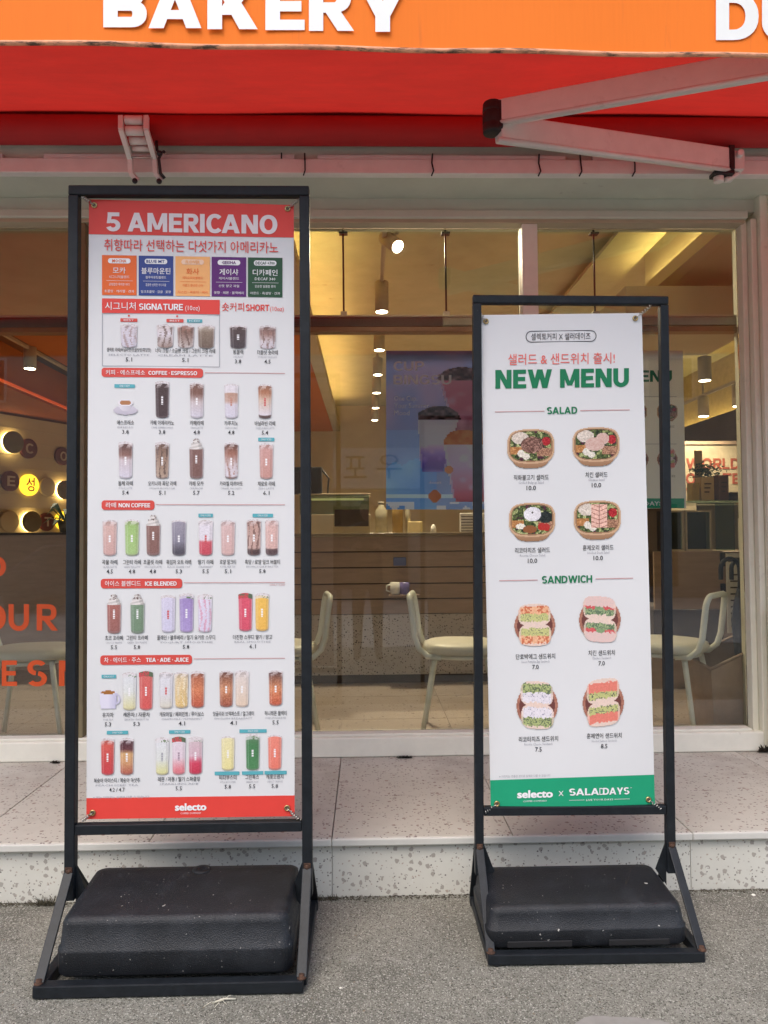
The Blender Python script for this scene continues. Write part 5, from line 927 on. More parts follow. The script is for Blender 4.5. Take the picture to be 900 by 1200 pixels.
for x, s in ((151, 'BEST'), (205, 'BEST'), (228, 'ICED')): q = MB(); text(q, P1b, s, x - 6, x + 6, 377, 375); q.build('tag_lettering', m_pwhite, B1.root)
# hot cups
def cup(px, y0, y1, w, mug, liquid, saucer):
    p = Print()
    def fn(u, v):
        x = 2 * u - 1
        if mug:
            if -1 < x < .62:
                xx = (x + .19) / .81
                if v < .22:
                    r = (xx ** 2 + ((v - .12) / .12) ** 2)
                    if r < .72: return liquid
                    if r < 1.05: return (226, 222, 236)
                if v >= .12 and abs(xx) < .97 - .12 * max(0, v - .7) / .3: return mixc((228, 224, 240), (190, 186, 214), max(0, xx) * .8 + .1)
            r = ((x - .6) / .38) ** 2 + ((v - .48) / .30) ** 2
            if .42 < r < 1: return (206, 202, 226)
            return None
        r = (x / .62) ** 2 + ((v - .2) / .2) ** 2
        if r < .62: return liquid
        if r < 1.05: return (236, 232, 238)
        if v > .2 and (x / .6) ** 2 + ((v - .2) / .55) ** 2 < 1: return mixc((232, 228, 236), (186, 180, 192), .5 + x * .6)
        r = (x / 1.0) ** 2 + ((v - .68) / .3) ** 2
        if r < 1: return mixc((222, 216, 226), (188, 182, 196), v)
        return None
    p.grid(P1b, px - w / 2, y0, px + w / 2, y1, 22, 18, fn); return p.build('cup_picture', B1.root, m_print)
cup(147, 469, 487, 28, False, (176, 122, 84), True)
cup(129, 808, 829.5, 24, True, (166, 110, 60), False)
W_ = 16.5
D(190, 448.5, 488.5, W_, [(0, DK), (1, (46, 30, 32))], logo=WHT)
D(230.5, 450, 488.5, W_, [(0, (112, 70, 58)), (.3, (110, 68, 54)), (.55, (206, 190, 192)), (1, (210, 206, 222))], logo=WHT, swirl=None)
D(271, 451, 488.5, W_, [(0, (232, 226, 232)), (.24, (230, 222, 228)), (.27, (182, 136, 112)), (.5, (196, 156, 140)), (.6, (216, 208, 220)), (1, (214, 210, 226))], logo=(190, 120, 100), top='')
D(310.5, 451, 488.5, W_, [(0, (150, 88, 56)), (.25, (170, 104, 70)), (.45, (214, 182, 160)), (.9, (226, 218, 226)), (.93, (60, 34, 28)), (1, (50, 30, 26))], logo=RDL)
D(147, 519.5, 559.5, W_, [(0, (132, 92, 84)), (.12, (84, 52, 46)), (.35, (126, 84, 72)), (.5, (206, 190, 196)), (1, (212, 208, 224))], logo=WHT)
D(190, 519.5, 559.5, W_, [(0, (100, 70, 56)), (.5, (150, 118, 96)), (1, (178, 150, 128))], swirl=(54, 34, 28), logo=WHT)
D(230, 514, 559.5, W_ + .5, [(0, (118, 80, 72)), (1, (106, 68, 60))], top='cream', logo=WHT)
D(271, 520, 559.5, W_, [(0, (70, 36, 28)), (.3, (150, 90, 70)), (.6, (216, 200, 204)), (.93, (220, 212, 222)), (1, (60, 36, 30))], swirl=(146, 92, 74), logo=WHT)
D(312, 520.5, 559.5, W_, [(0, (206, 150, 142)), (1, (196, 136, 124))], logo=WHT)
D(128.5, 611, 649.5, 17, [(0, (216, 176, 166)), (1, (204, 156, 148))], logo=WHT)
D(154.5, 610.5, 649.5, 17, [(0, (150, 190, 100)), (1, (160, 196, 116))], logo=WHT)
D(179.5, 603.5, 649.5, 17, [(0, (130, 86, 76)), (1, (116, 74, 66))], top='cream', logo=WHT)
D(209.5, 611, 649.5, 17, [(0, (150, 144, 160)), (.6, (120, 116, 134)), (.85, (64, 60, 72)), (1, (44, 42, 54))], logo=WHT, top='')
D(241, 611, 649.5, 17, [(0, (230, 224, 234)), (.55, (228, 220, 230)), (.62, (206, 70, 84)), (1, (196, 50, 66))], logo=RDL, streak=14)
D(267, 611, 649.5, 17, [(0, (218, 182, 178)), (1, (210, 166, 160))], logo=WHT)
D(297.5, 610, 649.5, 17, [(0, (186, 140, 126)), (.8, (200, 160, 148)), (.86, (54, 34, 34)), (1, (50, 30, 30))], swirl=(86, 52, 44), logo=WHT)
D(318.5, 610, 649.5, 16, [(0, (220, 176, 168)), (.8, (216, 170, 160)), (.84, (70, 46, 46)), (1, (60, 40, 40))], logo=WHT, streak=16)
D(133.5, 696, 740.5, 17, [(0, (168, 92, 80)), (1, (140, 78, 70))], top='cream', logo=WHT)
D(161, 696, 740.5, 17, [(0, (112, 140, 110)), (1, (92, 124, 92))], top='cream', logo=WHT)
D(197, 699, 739.5, 17, [(0, (216, 210, 234)), (1, (206, 202, 230))], top='', logo=RDL)
D(218.5, 697, 739.5, 17, [(0, (150, 124, 190)), (1, (164, 142, 204))], top='mint', logo=WHT)
D(240, 698, 739.5, 17, [(0, (228, 222, 240)), (1, (216, 206, 232))], top='mint', swirl=(212, 130, 160))
D(287.5, 697, 738.5, 16.5, [(0, (222, 66, 92)), (1, (214, 60, 84))], top='straw', logo=WHT)
D(307, 697, 738.5, 16.5, [(0, (246, 190, 70)), (1, (240, 178, 62))], top='mint', logo=WHT)
D(151.5, 789, 830, 16.5, [(0, (228, 230, 236)), (.5, (222, 226, 222)), (1, (224, 216, 150))], top='mint', logo=WHT)
D(171, 788, 830, 16.5, [(0, (212, 92, 84)), (1, (214, 66, 62))], top='straw', logo=WHT)
D(194.5, 789, 828.5, 16, [(0, (224, 224, 232)), (.6, (222, 220, 226)), (1, (216, 210, 190))], top='ice', logo=RDL)
D(212.5, 789, 828, 16.5, [(0, (222, 198, 160)), (1, (228, 186, 104))], top='ice', streak=18, swirl=(236, 222, 190))
D(231.5, 788, 828, 16.5, [(0, (150, 70, 44)), (.5, (214, 116, 70)), (1, (176, 60, 34))], top='ice', streak=20)
D(265, 788, 827.5, 16.5, [(0, (90, 44, 34)), (.5, (206, 128, 82)), (1, (140, 56, 34))], top='ice', streak=24, logo=WHT)
D(283.5, 788, 827.5, 16.5, [(0, (226, 214, 210)), (1, (228, 200, 172))], top='ice', logo=WHT)
D(323, 788, 826.5, 16.5, [(0, (70, 40, 40)), (.5, (216, 126, 76)), (1, (186, 66, 36))], top='ice', streak=24, logo=WHT)
D(126, 865.5, 905.5, 16, [(0, (216, 76, 60)), (1, (196, 34, 42))], logo=WHT)
D(148.5, 865.5, 905.5, 16.5, [(0, (50, 20, 30)), (.3, (80, 30, 34)), (.42, (214, 160, 96)), (.7, (206, 140, 90)), (1, (160, 60, 44))], streak=14, logo=WHT)
D(190, 865.5, 906, 16, [(0, (226, 228, 236)), (.6, (220, 224, 216)), (1, (220, 216, 130))], top='mint', logo=(150, 150, 160))
D(209.5, 865, 906, 16, [(0, (226, 214, 224)), (.55, (228, 206, 218)), (.85, (226, 120, 130)), (1, (220, 100, 110))], top='straw', logo=(150, 120, 140))
D(229, 865, 906, 16.5, [(0, (206, 186, 190)), (.5, (214, 170, 186)), (.7, (206, 40, 70)), (1, (190, 24, 50))], top='mint', logo=WHT)
D(267, 865, 902, 16, [(0, (238, 228, 170)), (1, (232, 220, 140))], top='', logo=WHT)
D(296, 863, 902, 16.5, [(0, (84, 120, 84)), (.3, (44, 110, 54)), (1, (50, 120, 62))], top='mint', logo=WHT)
D(322, 864, 902, 16.5, [(0, (240, 126, 104)), (1, (236, 106, 84))], top='', logo=WHT)
# captions: name, english line, price
def two(name, mbs, ms, parent):
    mb = MB(); mb.add(mbs[0].v, mbs[0].f); n0 = len(mb.f); mb.add(mbs[1].v, mbs[1].f); o = mb.build(name, ms[0], parent); o.data.materials.append(ms[1])
    o.data.polygons.foreach_set('material_index', [0] * n0 + [1] * (len(mb.f) - n0)); return o
def cap(px, y, name, en, price, w, wpr=None, pdx=0, h=5.6):
    tk = MB(); tg = MB()
    text(tk, P1, name, px - w / 2, px + w / 2, y + h / 2, y - h / 2, .008, 1, 1, True)
    if en: text(tg, P1, en, px - w * .46, px + w * .46, y + h / 2 + 3.9, y + h / 2 + 1.7, 0, 1)
    wp = wpr or 7.5
    text(tk, P1, price, px - wp / 2 + pdx, px + wp / 2 + pdx, y + 13.2, y + 8.6, .012, 1)
    two('menu_caption', (tk, tg), (m_ptxt, m_pgrey), B1.root)
cap(151, 411, '셀렉토 라떼(바닐라맛/초콜릿맛/흑당맛)', 'SELECTO LATTE', '5.1', 52); cap(217, 411, '너티 크림 / 소금빵 크림 / 그린티 크림 라떼', 'CREAM LATTE', '5.1', 70)
cap(279, 412, '롱블랙', 'LONG BLACK', '3.8', 12); cap(313.5, 412, '더블샷 숏라떼', 'DOUBLE SHOT SHORT LATTE', '4.5', 24)
for px, nm, en, pr, w in ((147, '에스프레소', 'ESPRESSO', '3.8', 20), (190, '카페 아메리카노', 'CAFE AMERICANO', '3.8', 28), (230.5, '카페라떼', 'CAFE LATTE', '4.8', 16), (271, '카푸치노', 'CAPPUCCINO', '4.8', 16), (310.5, '바닐라빈 라떼', 'VANILLA BEAN LATTE', '5.4', 24)):
    cap(px, 495.6, nm, en, pr, w)
for px, nm, en, pr, w in ((147, '돌체 라떼', 'DOLCE LATTE', '5.4', 17), (190, '오키나와 흑당 라떼', 'OKINAWA BROWN SUGAR', '5.1', 33), (230, '카페 모카', 'CAFE MOCHA', '5.7', 17), (271, '카라멜 마끼아또', 'CARAMEL MACCHIATO', '5.2', 27), (312, '제로로 라떼', 'ZERO LATTE', '6.1', 20)):
    cap(px, 566.6, nm, en, pr, w)
for px, nm, en, pr, w in ((128.5, '곡물 라떼', 'GRAIN LATTE', '4.5', 18), (154.5, '그린티 라떼', 'GREEN TEA LATTE', '4.8', 21), (179, '초콜릿 라떼', 'CHOCOLATE LATTE', '4.8', 22), (209.5, '흑임자 오트 라떼', 'BLACK SESAME OAT', '5.3', 29), (241, '딸기 라떼', 'STRAWBERRY', '5.5', 18), (267, '로얄 밀크티', 'ROYAL MILK TEA', '5.1', 19), (307.5, '흑당 / 로얄 밀크 버블티', 'BROWN SUGAR BUBBLE TEA', '5.8', 41)):
    cap(px, 658.6, nm, en, pr, w)
for px, nm, en, pr, w in ((133.5, '초코 프라페', 'CHOCO FRAPPE', '5.5', 21), (160.5, '그린티 프라페', 'GREEN TEA FRAPPE', '5.8', 25), (218, '플레인 / 블루베리 / 딸기 요거트 스무디', 'YOGURT SMOOTHIE', '5.8', 68), (296, '더진한 스무디 딸기 / 망고', 'REAL SMOOTHIE', '6.1', 46)):
    cap(px, 747, nm, en, pr, w)
for px, nm, en, pr, w in ((126.5, '유자차', 'YUJA TEA', '5.3', 13), (160, '레몬차 / 자몽차', 'LEMON TEA / GRAPEFRUIT TEA', '5.3', 31), (213, '캐모마일 / 페퍼민트 / 루이보스', 'CHAMOMILE / PEPPERMINT', '4.1', 52), (273.5, '잉글리쉬 브렉퍼스트 / 얼그레이', 'ENGLISH BREAKFAST', '4.1', 48), (323, '허니레몬 블랙티', 'HONEY LEMON BLACK TEA', '5.5', 26)):
    cap(px, 836.8, nm, en, pr, w)
cap(137, 913.3, '복숭아 아이스티 / 복숭아 아샷추', 'PEACH ICED TEA', '4.2 / 4.7', 54, 18); cap(209.5, 912.8, '레몬 / 자몽 / 딸기 스파클링', 'SPARKLING ADE', '5.5', 49)
for px, nm, en, pr, w in ((267, '비타부스터', 'VITA BOOSTER', '5.8', 20), (295.5, '그린톡스', 'GREEN TOX', '5.5', 16), (322, '캐롯오렌지', 'CARROT ORANGE', '5.8', 20)): cap(px, 911.6, nm, en, pr, w)
tg = MB(); text(tg, P1, '※ 메뉴 이미지는 실제와 다를 수 있습니다', 109, 175, 934.5, 931.5, 0, 1, 1, True)
tg.build('footnote', m_pgrey, B1.root)
q = MB(); text(q, P1b, 'selecto', 205, 242, 950, 941, .055, 3, 1.0); text(q, P1b, 'COFFEE COMPANY', 211.5, 235.5, 954, 952, 0, 1); q.build('logo_lettering', m_pwhite, B1.root)

def eyelets(B, pts, hooks, Rr=.0085):
    for (px, py), (hx, hy) in zip(pts, hooks):
        c = B.P(.003)(px, py); mb = MB()
        n_ = 20; vs = []
        for rr_, h in ((Rr, .0), (Rr * .95, .002), (Rr * .75, .003), (Rr * .55, .002), (Rr * .5, -.001)):
            vs += [c + Vector((rr_ * math.cos(2 * math.pi * k / n_), -h, rr_ * math.sin(2 * math.pi * k / n_))) for k in range(n_)]
        mb.add(vs, [(i * n_ + k, i * n_ + (k + 1) % n_, (i + 1) * n_ + (k + 1) % n_, (i + 1) * n_ + k) for i in range(4) for k in range(n_)], True)
        e = mb.build('eyelet', m_brass, B.root); kid(e, B.root)
        mb = MB().lathe(c + Vector((0, .0008, 0)), [(Rr * .52, 0), (Rr * .5, .0004)], 14, axis=(0, -1, 0)); mb.build('eyelet_hole', flat('hole_grey', (120, 110, 104)), e)
        h = at(hx, hy, B.Y - .004); d = (h - c); u = d.normalized(); side = Vector((-u.z, 0, u.x)); L_ = d.length
        sp = [c + Vector((0, -.003, 0)) + u * (L_ * t) + side * (.0045 * math.cos(t * 6.28 * 7)) + Vector((0, .0045 * math.sin(t * 6.28 * 7), 0)) for t in [.30 + .55 * k / 84 for k in range(85)]]
        sp = [c + Vector((0, .002, 0)), c + u * L_ * .12 + Vector((0, -.005, 0)), c + u * L_ * .28] + sp + [c + u * L_ * .93, h, h + side * .004]
        MB().tube(sp, .0017, 5).build('spring_hook', m_steel, B.root)
eyelets(B1, ((110.5, 240.5), (337, 244.5), (108.5, 952.5), (336.5, 947)), ((96, 230.5), (351, 234), (96, 962), (352, 961)), .0095)

# ---- right banner
B2 = Banner('menu_banner', 'white banner with green NEW MENU title and eight food pictures on the smaller stand', ((562.7, 369.2), (752, 366.8), (575.2, 948.5), (767.6, 943)), YP2 - .002, .0062, 2.6)
B2.strip('vinyl_sheet', m_sheet, 0, 1, 0, 14, 36, .0012)
slope2 = lambda py: -.013 - .012 * (py - 370) / 575
cx2 = lambda py: 657 + .024 * (py - 370)
def sk2(P): return lambda px, py: P(px, py + slope2(py) * (px - cx2(py)))
P2 = sk2(B2.P(.0016)); P2b = sk2(B2.P(.0024)); P2c = sk2(B2.P(.0032))
B2.strip('footer_band', m_pgreen, lambda u: .941 - .002 * u, 1, .0012, 14, 3)
q = MB(); ring(q, P2, 616, 387.3, 699, 400.8, 6.7, .8); text(q, P2, '셀렉토커피 X 샐러데이즈', 622.5, 692, 398.2, 390.2, .0, 2, 1, True); q.build('partner_pill', m_ptxt, B2.root)
q = MB(); text(q, P2, '샐러드 & 샌드위치 출시!', 595.5, 720.5, 427, 413.8, .012, 2, 1, True); q.build('subtitle_lettering', m_salmon, B2.root)
q = MB(); text(q, P2, 'NEW MENU', 580.5, 737, 454.3, 432.5, .075, 2, .98); q.build('title_lettering', m_dgreen, B2.root)
q = MB(); text(q, P2, 'SALAD', 641, 676.5, 485, 476.8, .04); q.build('section_lettering', m_dgreen, B2.root)
q = MB(); text(q, P2, 'SANDWICH', 635, 694, 683.2, 674.6, .04); q.build('section_lettering', m_dgreen, B2.root)
for x0, x1, y in ((580, 638, 481.5), (680, 738, 481.5), (585, 630, 679), (698, 742, 679)):
    q = MB(); rect(q, P2, x0, y - .45, x1, y + .45); q.build('section_line', m_pline, B2.root)
def noise2(seed):
    r = random.Random(seed); G = [[r.random() for _ in range(64)] for _ in range(64)]
    def f(x, y):
        xi = int(math.floor(x)); yi = int(math.floor(y)); fx = x - xi; fy = y - yi; fx = fx * fx * (3 - 2 * fx); fy = fy * fy * (3 - 2 * fy)
        g_ = lambda i, j: G[j % 64][i % 64]
        return (g_(xi, yi) * (1 - fx) + g_(xi + 1, yi) * fx) * (1 - fy) + (g_(xi, yi + 1) * (1 - fx) + g_(xi + 1, yi + 1) * fx) * fy
    return f
def salad(P, parent, cx, cy, w, h, kind, seed, res=1.0):
    p = Print(); nf = noise2(seed); nx = int(62 * res); ny = int(54 * res)
    def fn(u, v):
        x = 2 * u - 1; y = 2 * v - 1
        se = lambda a, b, px, py, k=3.2: (abs((x - px) / a) ** k + abs((y - py) / b) ** k)
        if se(1, .86, 0, -.13) > 1:
            if se(.80, .78, 0, .18) > 1: return None
            return mixc((190, 150, 118), (150, 112, 84), (y - .4) * 1.5)
        if se(.93, .79, 0, -.14) > 1: return (206, 170, 138)
        if se(.885, .745, 0, -.14) > 1: return (156, 118, 88)
        n1 = nf(x * 9 + 20, y * 9 + 20); n2 = nf(x * 17 + 31, y * 17 + 5); n3 = nf(x * 30 + 1, y * 30 + 40)
        c = mixc((30, 40, 26), (112, 126, 70), n2)
        if n1 > .66: c = mixc((120, 134, 80), (196, 196, 140), n3)
        elif n1 < .22: c = (84, 40, 58)
        if x < -.35 and -.1 < y < .25: c = mixc((160, 104, 58), (206, 150, 96), n2)
        if x > .25 and -.05 < y < .38: c = mixc((196, 150, 122), (120, 80, 62), n3 > .55)
        def ell(px, py, a, b): return ((x - px) / a) ** 2 + ((y - py) / b) ** 2 < 1
        if kind != 2 and ell(-.45, -.55, .36, .30): c = mixc((228, 216, 206), (206, 190, 176), n2)
        if kind != 2 and (ell(-.42, .22, .15, .18) or ell(-.2, .38, .16, .16)): c = mixc((240, 232, 220), (214, 204, 190), n2)
        if kind == 2 and ell(-.5, .2, .2, .15): c = (236, 228, 214)
        if ell(.66, -.38, .19, .22) and kind != 2: c = mixc((196, 52, 56), (150, 30, 40), n2)
        if kind == 0 and ell(.05, -.2, .48, .42): c = mixc((84, 54, 48), (176, 132, 116), n3)
        if kind == 1 and (ell(-.05, -.15, .42, .34) or ell(.28, -.42, .28, .3)): c = mixc((236, 208, 198), (176, 130, 118), n3 * 1.2 - .2)
        if kind == 2:
            if ell(.58, -.25, .3, .3): c = (38, 44, 42)
            if ell(.42, .22, .17, .2) or ell(.62, .25, .16, .2): c = mixc((206, 66, 56), (160, 40, 40), n3)
            if ell(.02, -.42, .38, .36): c = mixc((236, 232, 236), (206, 200, 210), (x + .3) * .6)
            if ell(.02, -.5, .06, .04): c = (70, 66, 60)
            if ell(-.1, .35, .3, .2): c = mixc((170, 110, 66), (120, 70, 44), n3)
        if kind == 3 and abs(x - .08) < .33 and -.82 < y < .36:
            s_ = (y * 4.6 + abs(x - .08) * 2.2) % 1
            c = mixc((232, 188, 172), (176, 116, 104), s_ > .8)
            if abs(x - .08) < .025: c = (150, 100, 92)
        return tuple(q_ + (n3 - .5) * 50 for q_ in c)
    p.grid(P, cx - w / 2, cy - h / 2, cx + w / 2, cy + h / 2, nx, ny, fn); return p.build('salad_picture', parent, m_print)
def sandwich(P, parent, cx, cy, w, h, kind, seed, res=1.0):
    p = Print(); nf = noise2(seed); nx = int(60 * res); ny = int(64 * res)
    def fn(u, v):
        x = 2 * u - 1; y = 2 * v - 1
        n2 = nf(x * 15 + 31, y * 15 + 5); n3 = nf(x * 28 + 1, y * 28 + 40)
        tilt = (.0, .08, .06, -.1)[kind]
        for hy, flip in ((-.46, False), (.46, True)):
            xx = x - (.02 if flip else -.02); yy = (y - hy - tilt * xx) / .50
            if abs(xx / .78) ** 3.4 + abs(yy) ** 3.2 < 1:
                t = (yy + 1) / 2; t = 1 - t if flip else t            # t: 0 outer crust .. 1 inner crust
                wob = (n2 - .5) * .12; t += wob
                bread = mixc((240, 216, 204), (226, 196, 180), n3)
                L_ = ((.12, (238, 196, 168), .46, (206, 96, 56) if (n2 > .5 and abs(xx) > .12) else (240, 176, 130), .80, mixc((196, 200, 120), (92, 96, 60), n3 > .75)),
                      (.42, mixc((236, 210, 206), (216, 176, 170), n3), .54, (206, 60, 66) if abs(xx) > .2 else (110, 146, 96), .78, mixc((150, 176, 120), (60, 92, 60), n3 > .5)),
                      (.10, (226, 212, 196), .46, mixc((168, 186, 112), (60, 80, 48), n3 > .55), .86, (108, 106, 140) if n3 > .82 else (232, 228, 240)),
                      (.16, (240, 206, 190), .52, mixc((236, 122, 100), (220, 96, 84), n3), .82, mixc((190, 196, 116), (48, 60, 44), n3 > .68)))[kind]
                if t < L_[0]: c = bread
                elif t < L_[2]: c = L_[3] if kind else L_[3]
                elif t < L_[4]: c = L_[5]
                else: c = bread
                if kind == 1 and t < L_[0]: c = L_[1]
                if abs(xx) > .68: c = mixc(c, bread, .7)
                return tuple(q_ + (n3 - .5) * 30 for q_ in mixc(c, (222, 204, 196), .22))
        r = (x ** 2 + ((y - .02) / .92) ** 2)
        if r < .74: return (112, 66, 62)
        if r < .98: return mixc((186, 132, 112), (160, 104, 88), n2)
        return None
    p.grid(P, cx - w / 2, cy - h / 2, cx + w / 2, cy + h / 2, nx, ny, fn); return p.build('sandwich_picture', parent, m_print)
salad(P2b, B2.root, 622, 525.5, 55, 46.5, 0, 1); salad(P2b, B2.root, 698.5, 524.5, 55, 46.5, 1, 2); salad(P2b, B2.root, 623.5, 611.5, 54, 46, 2, 3); salad(P2b, B2.root, 700, 610.5, 55, 46.5, 3, 4)
sandwich(P2b, B2.root, 626.7, 731.5, 48, 51, 0, 5); sandwich(P2b, B2.root, 703, 726.5, 49, 56, 1, 6); sandwich(P2b, B2.root, 629.5, 825.5, 48.5, 58, 2, 7); sandwich(P2b, B2.root, 707, 824, 48.5, 58, 3, 8)
for px, y, nm, en, pr, w in ((622.5, 558.8, '직화불고기 샐러드', 'Grilled Bulgogi Salad', '10.0', 41), (699, 556.8, '치킨 샐러드', 'Chicken Salad', '10.0', 26), (624, 644, '리코타치즈 샐러드', 'Ricotta Cheese Salad', '10.0', 41), (701, 642.3, '훈제오리 샐러드', 'Smoked Duck Salad', '10.0', 36),
                             (627.5, 768.4, '단호박에그 샌드위치', 'Sweet Pumpkin Egg Sandwich', '7.0', 46), (705, 765.8, '치킨 샌드위치', 'Chicken Sandwich', '7.0', 31), (631, 865, '리코타치즈 샌드위치', 'Ricotta Cheese Sandwich', '7.5', 46), (708, 863, '훈제연어 샌드위치', 'Smoked Salmon Sandwich', '8.5', 41)):
    tk = MB(); tg = MB(); text(tk, P2, nm, px - w / 2, px + w / 2, y + 3.2, y - 3.2, .012, 2, 1, True); text(tg, P2, en, px - w * .36, px + w * .36, y + 7.4, y + 4.6, 0, 1)
    wp = 11 if len(pr) > 3 else 7.5; text(tk, P2, pr, px - wp / 2, px + wp / 2, y + 14.8, y + 9.8, .016, 2)
    two('menu_caption', (tk, tg), (m_ptxt, m_pgrey), B2.root)
tg = MB(); text(tg, P2, '※ 이미지는 연출된 것으로 실제와 다를 수 있습니다', 585, 645, 909.5, 906.5, 0, 1, 1, True)
tg.build('footnote', m_pgrey, B2.root)
q = MB(); text(q, P2b, 'selecto', 606, 648, 934, 924.5, .055, 3); text(q, P2b, 'COFFEE COMPANY', 613, 641, 938.6, 936.6, 0, 1); text(q, P2b, 'X', 654.5, 660.5, 932.5, 926.5, 0, 2)
text(q, P2b, 'SALA', 667, 702, 932.3, 924.2, .04, 3); text(q, P2b, 'D', 702.5, 708.5, 932.3, 924.2, .0, 3); text(q, P2b, 'DAYS', 706.5, 737.5, 932.3, 924.2, .04, 3); text(q, P2b, 'TM', 738.3, 740.5, 925.5, 924.3, 0, 1)
text(q, P2b, 'LIVE YOUR DAYS', 687, 718.5, 939, 936.8, 0, 1); rect(q, P2b, 667, 937.6, 685, 938); rect(q, P2b, 720, 937.6, 738, 938); q.build('logo_lettering', m_pwhite, B2.root)
eyelets(B2, ((569.5, 376.5), (744.5, 373), (582.3, 942), (760, 937)), ((557, 362), (764, 357), (566, 953), (776, 949)), .0095)

# ------------------------------------------------------------------ posters inside the glass
def poster_root(name, label, px, py): return thing(name, label, 'poster', tuple(at(px, py, YG + .012)))
Pp = lambda lift: (lambda px, py: at(px, py, YG + .012 - lift))
po = poster_root('wall_poster', 'blue poster reading CUP BINGSU taped inside the glass between the banners', 520, 597)
p = Print(); nf = noise2(77)
def sky_bg(u, v):
    y = 411 + 186 * v; n_ = nf(u * 5, v * 7); n4 = nf(u * 14 + 9, v * 20)
    c = mixc((104, 110, 158), (136, 116, 152), max(0, math.sin(v * 5 + u * 1.2)) * n_ * 1.3) if v < .5 else mixc((112, 126, 172), (150, 178, 220), min(1, (v - .5) * 1.3) * n_ * 1.5)
    if v > .77 - .05 * math.sin(u * 6) - .06 * n4 and u < .45: c = mixc((92, 132, 190), (128, 164, 214), n_)
    if .90 < v < .93: c = (176, 190, 222)
    if .95 < v and n4 > .6: c = (196, 190, 214)
    return tuple(min(250, q_ * k_) for q_, k_ in zip(c, (1.05, 1.16, 1.26)))
p.grid(Pp(.001), 452.5, 411, 584, 597, 60, 84, sky_bg); p.build('poster_sheet', po, m_poster)
def bcup(cx, y0, y1, w0, w1, stops, topc, sd, tilt=0):
    p = Print(); nf = noise2(sd)
    def fn(u, v):
        t_ = v; hw = .8 * (w0 + (w1 - w0) * v) / max(w0, w1); x = (2 * u - 1) - tilt * (v - .5)
        n3 = nf(u * 16, v * 26); n2 = nf(u * 7 + 3, v * 10)
        if v < .2:
            lim = hw * 1.04 * math.sqrt(max(0, 1 - ((.2 - v) / .2) ** 2)) + (n2 - .5) * .16
            return None if abs(x) > lim else mixc(topc[0], topc[1], n3 * 1.4 - .2)
        if abs(x) > hw: return None
        if v > .95 and abs(x) > hw * .85: return None
        c = stops[-1][1]
        for (a, ca), (b, cb_) in zip(stops[:-1], stops[1:]):
            if a <= v <= b: c = mixc(ca, cb_, (v - a) / (b - a)); break
        c = mixc(c, (240, 220, 230), (n2 - .5) * .7)
        if abs(x) > hw * .88: c = mixc(c, (200, 196, 216), .5)
        return tuple(min(250, q_ * 1.42) for q_ in c)
    W2 = max(w0, w1) * 1.25
    p.grid(Pp(.002 + .0006 * (sd % 3)), cx - W2 / 2, y0, cx + W2 / 2, y1, 40, int((y1 - y0) * .95), fn); return p.build('cup_picture', po, m_poster)
bcup(546, 430, 510, 58, 40, [(.2, (176, 116, 130)), (.6, (170, 96, 112)), (1, (120, 66, 92))], ((70, 30, 30), (196, 160, 160)), 3, .35)
bcup(511, 476, 553, 52, 28, [(.2, (190, 172, 190)), (.55, (200, 184, 206)), (.8, (120, 96, 160)), (1, (80, 72, 140))], ((50, 26, 26), (150, 116, 120)), 4, -.25)
bcup(548, 504, 588, 56, 40, [(.2, (206, 170, 190)), (.5, (200, 160, 180)), (.8, (190, 120, 140)), (1, (160, 70, 90))], ((232, 128, 60), (244, 166, 100)), 5, .2)
q = Print()
q.grid(Pp(.004), 502, 574, 517, 589, 12, 12, lambda u, v: (226, 128, 70) if abs(2 * u - 1) * .75 + abs(2 * v - 1) * .75 < .9 else None)
q.grid(Pp(.004), 521, 546, 531, 555, 8, 8, lambda u, v: (240, 160, 110) if abs(2 * u - 1) + abs(2 * v - 1) < 1.3 else None); q.build('fruit_cube_picture', po, m_print)
q = MB(); PT = Pp(.003)
text(q, PT, 'CUP', 461, 497, 434.5, 423.5, .028, 3); text(q, PT, 'BINGSU', 461, 529, 450.5, 439.5, .028, 3)
def serifs(xs, yb, yt):
    for a, b in xs:
        rect(q, PT, a, yb - 1.3, b, yb); rect(q, PT, a, yt, b, yt + 1.3)
text(q, PT, 'One Cup,', 462, 489, 469.5, 464, -.006, 2); text(q, PT, 'Your Summer', 462, 503, 478, 472.5, -.006, 2); text(q, PT, 'Mood', 462, 480, 486.5, 481, -.006, 2)
text(q, PT, 'dessert', 503, 517, 567, 563.5, 0, 1)
q.build('poster_lettering', flat('poster_pink_white', (255, 248, 250)), po)
p2 = poster_root('wall_poster', 'white NEW MENU poster inside the glass right of the smaller stand', 740, 596)
MB().box(at(672, 500, YG + .013).x, at(802, 500, YG + .013).x, YG + .0125, YG + .0135, zpx(596, YG + .013, 740), zpx(411, YG + .013, 740)).build('poster_paper', m_film, p2)
q = MB(); rect(q, Pp(.001), 672.5, 584, 801.8, 595.4); q.build('footer_band', m_pgreen, p2)
q = MB(); text(q, Pp(.001), 'NEW MENU', 684, 787.5, 447.5, 434, .05, 3); q.build('title_lettering', m_dgreen, p2)
q = MB()
for y in (464.5, 520): rect(q, Pp(.001), 681, y, 793, y + .6)
text(q, Pp(.001), 'SALAD', 722, 748, 468, 462, .03); q.build('section_line', m_pgrey, p2)
salad(Pp(.002), p2, 782, 484, 24, 21, 0, 11, .45); salad(Pp(.002), p2, 746, 484, 24, 21, 1, 12, .45); sandwich(Pp(.002), p2, 782, 538, 24, 25, 3, 13, .45); sandwich(Pp(.002), p2, 748, 538, 24, 25, 1, 14, .45)
q = MB()
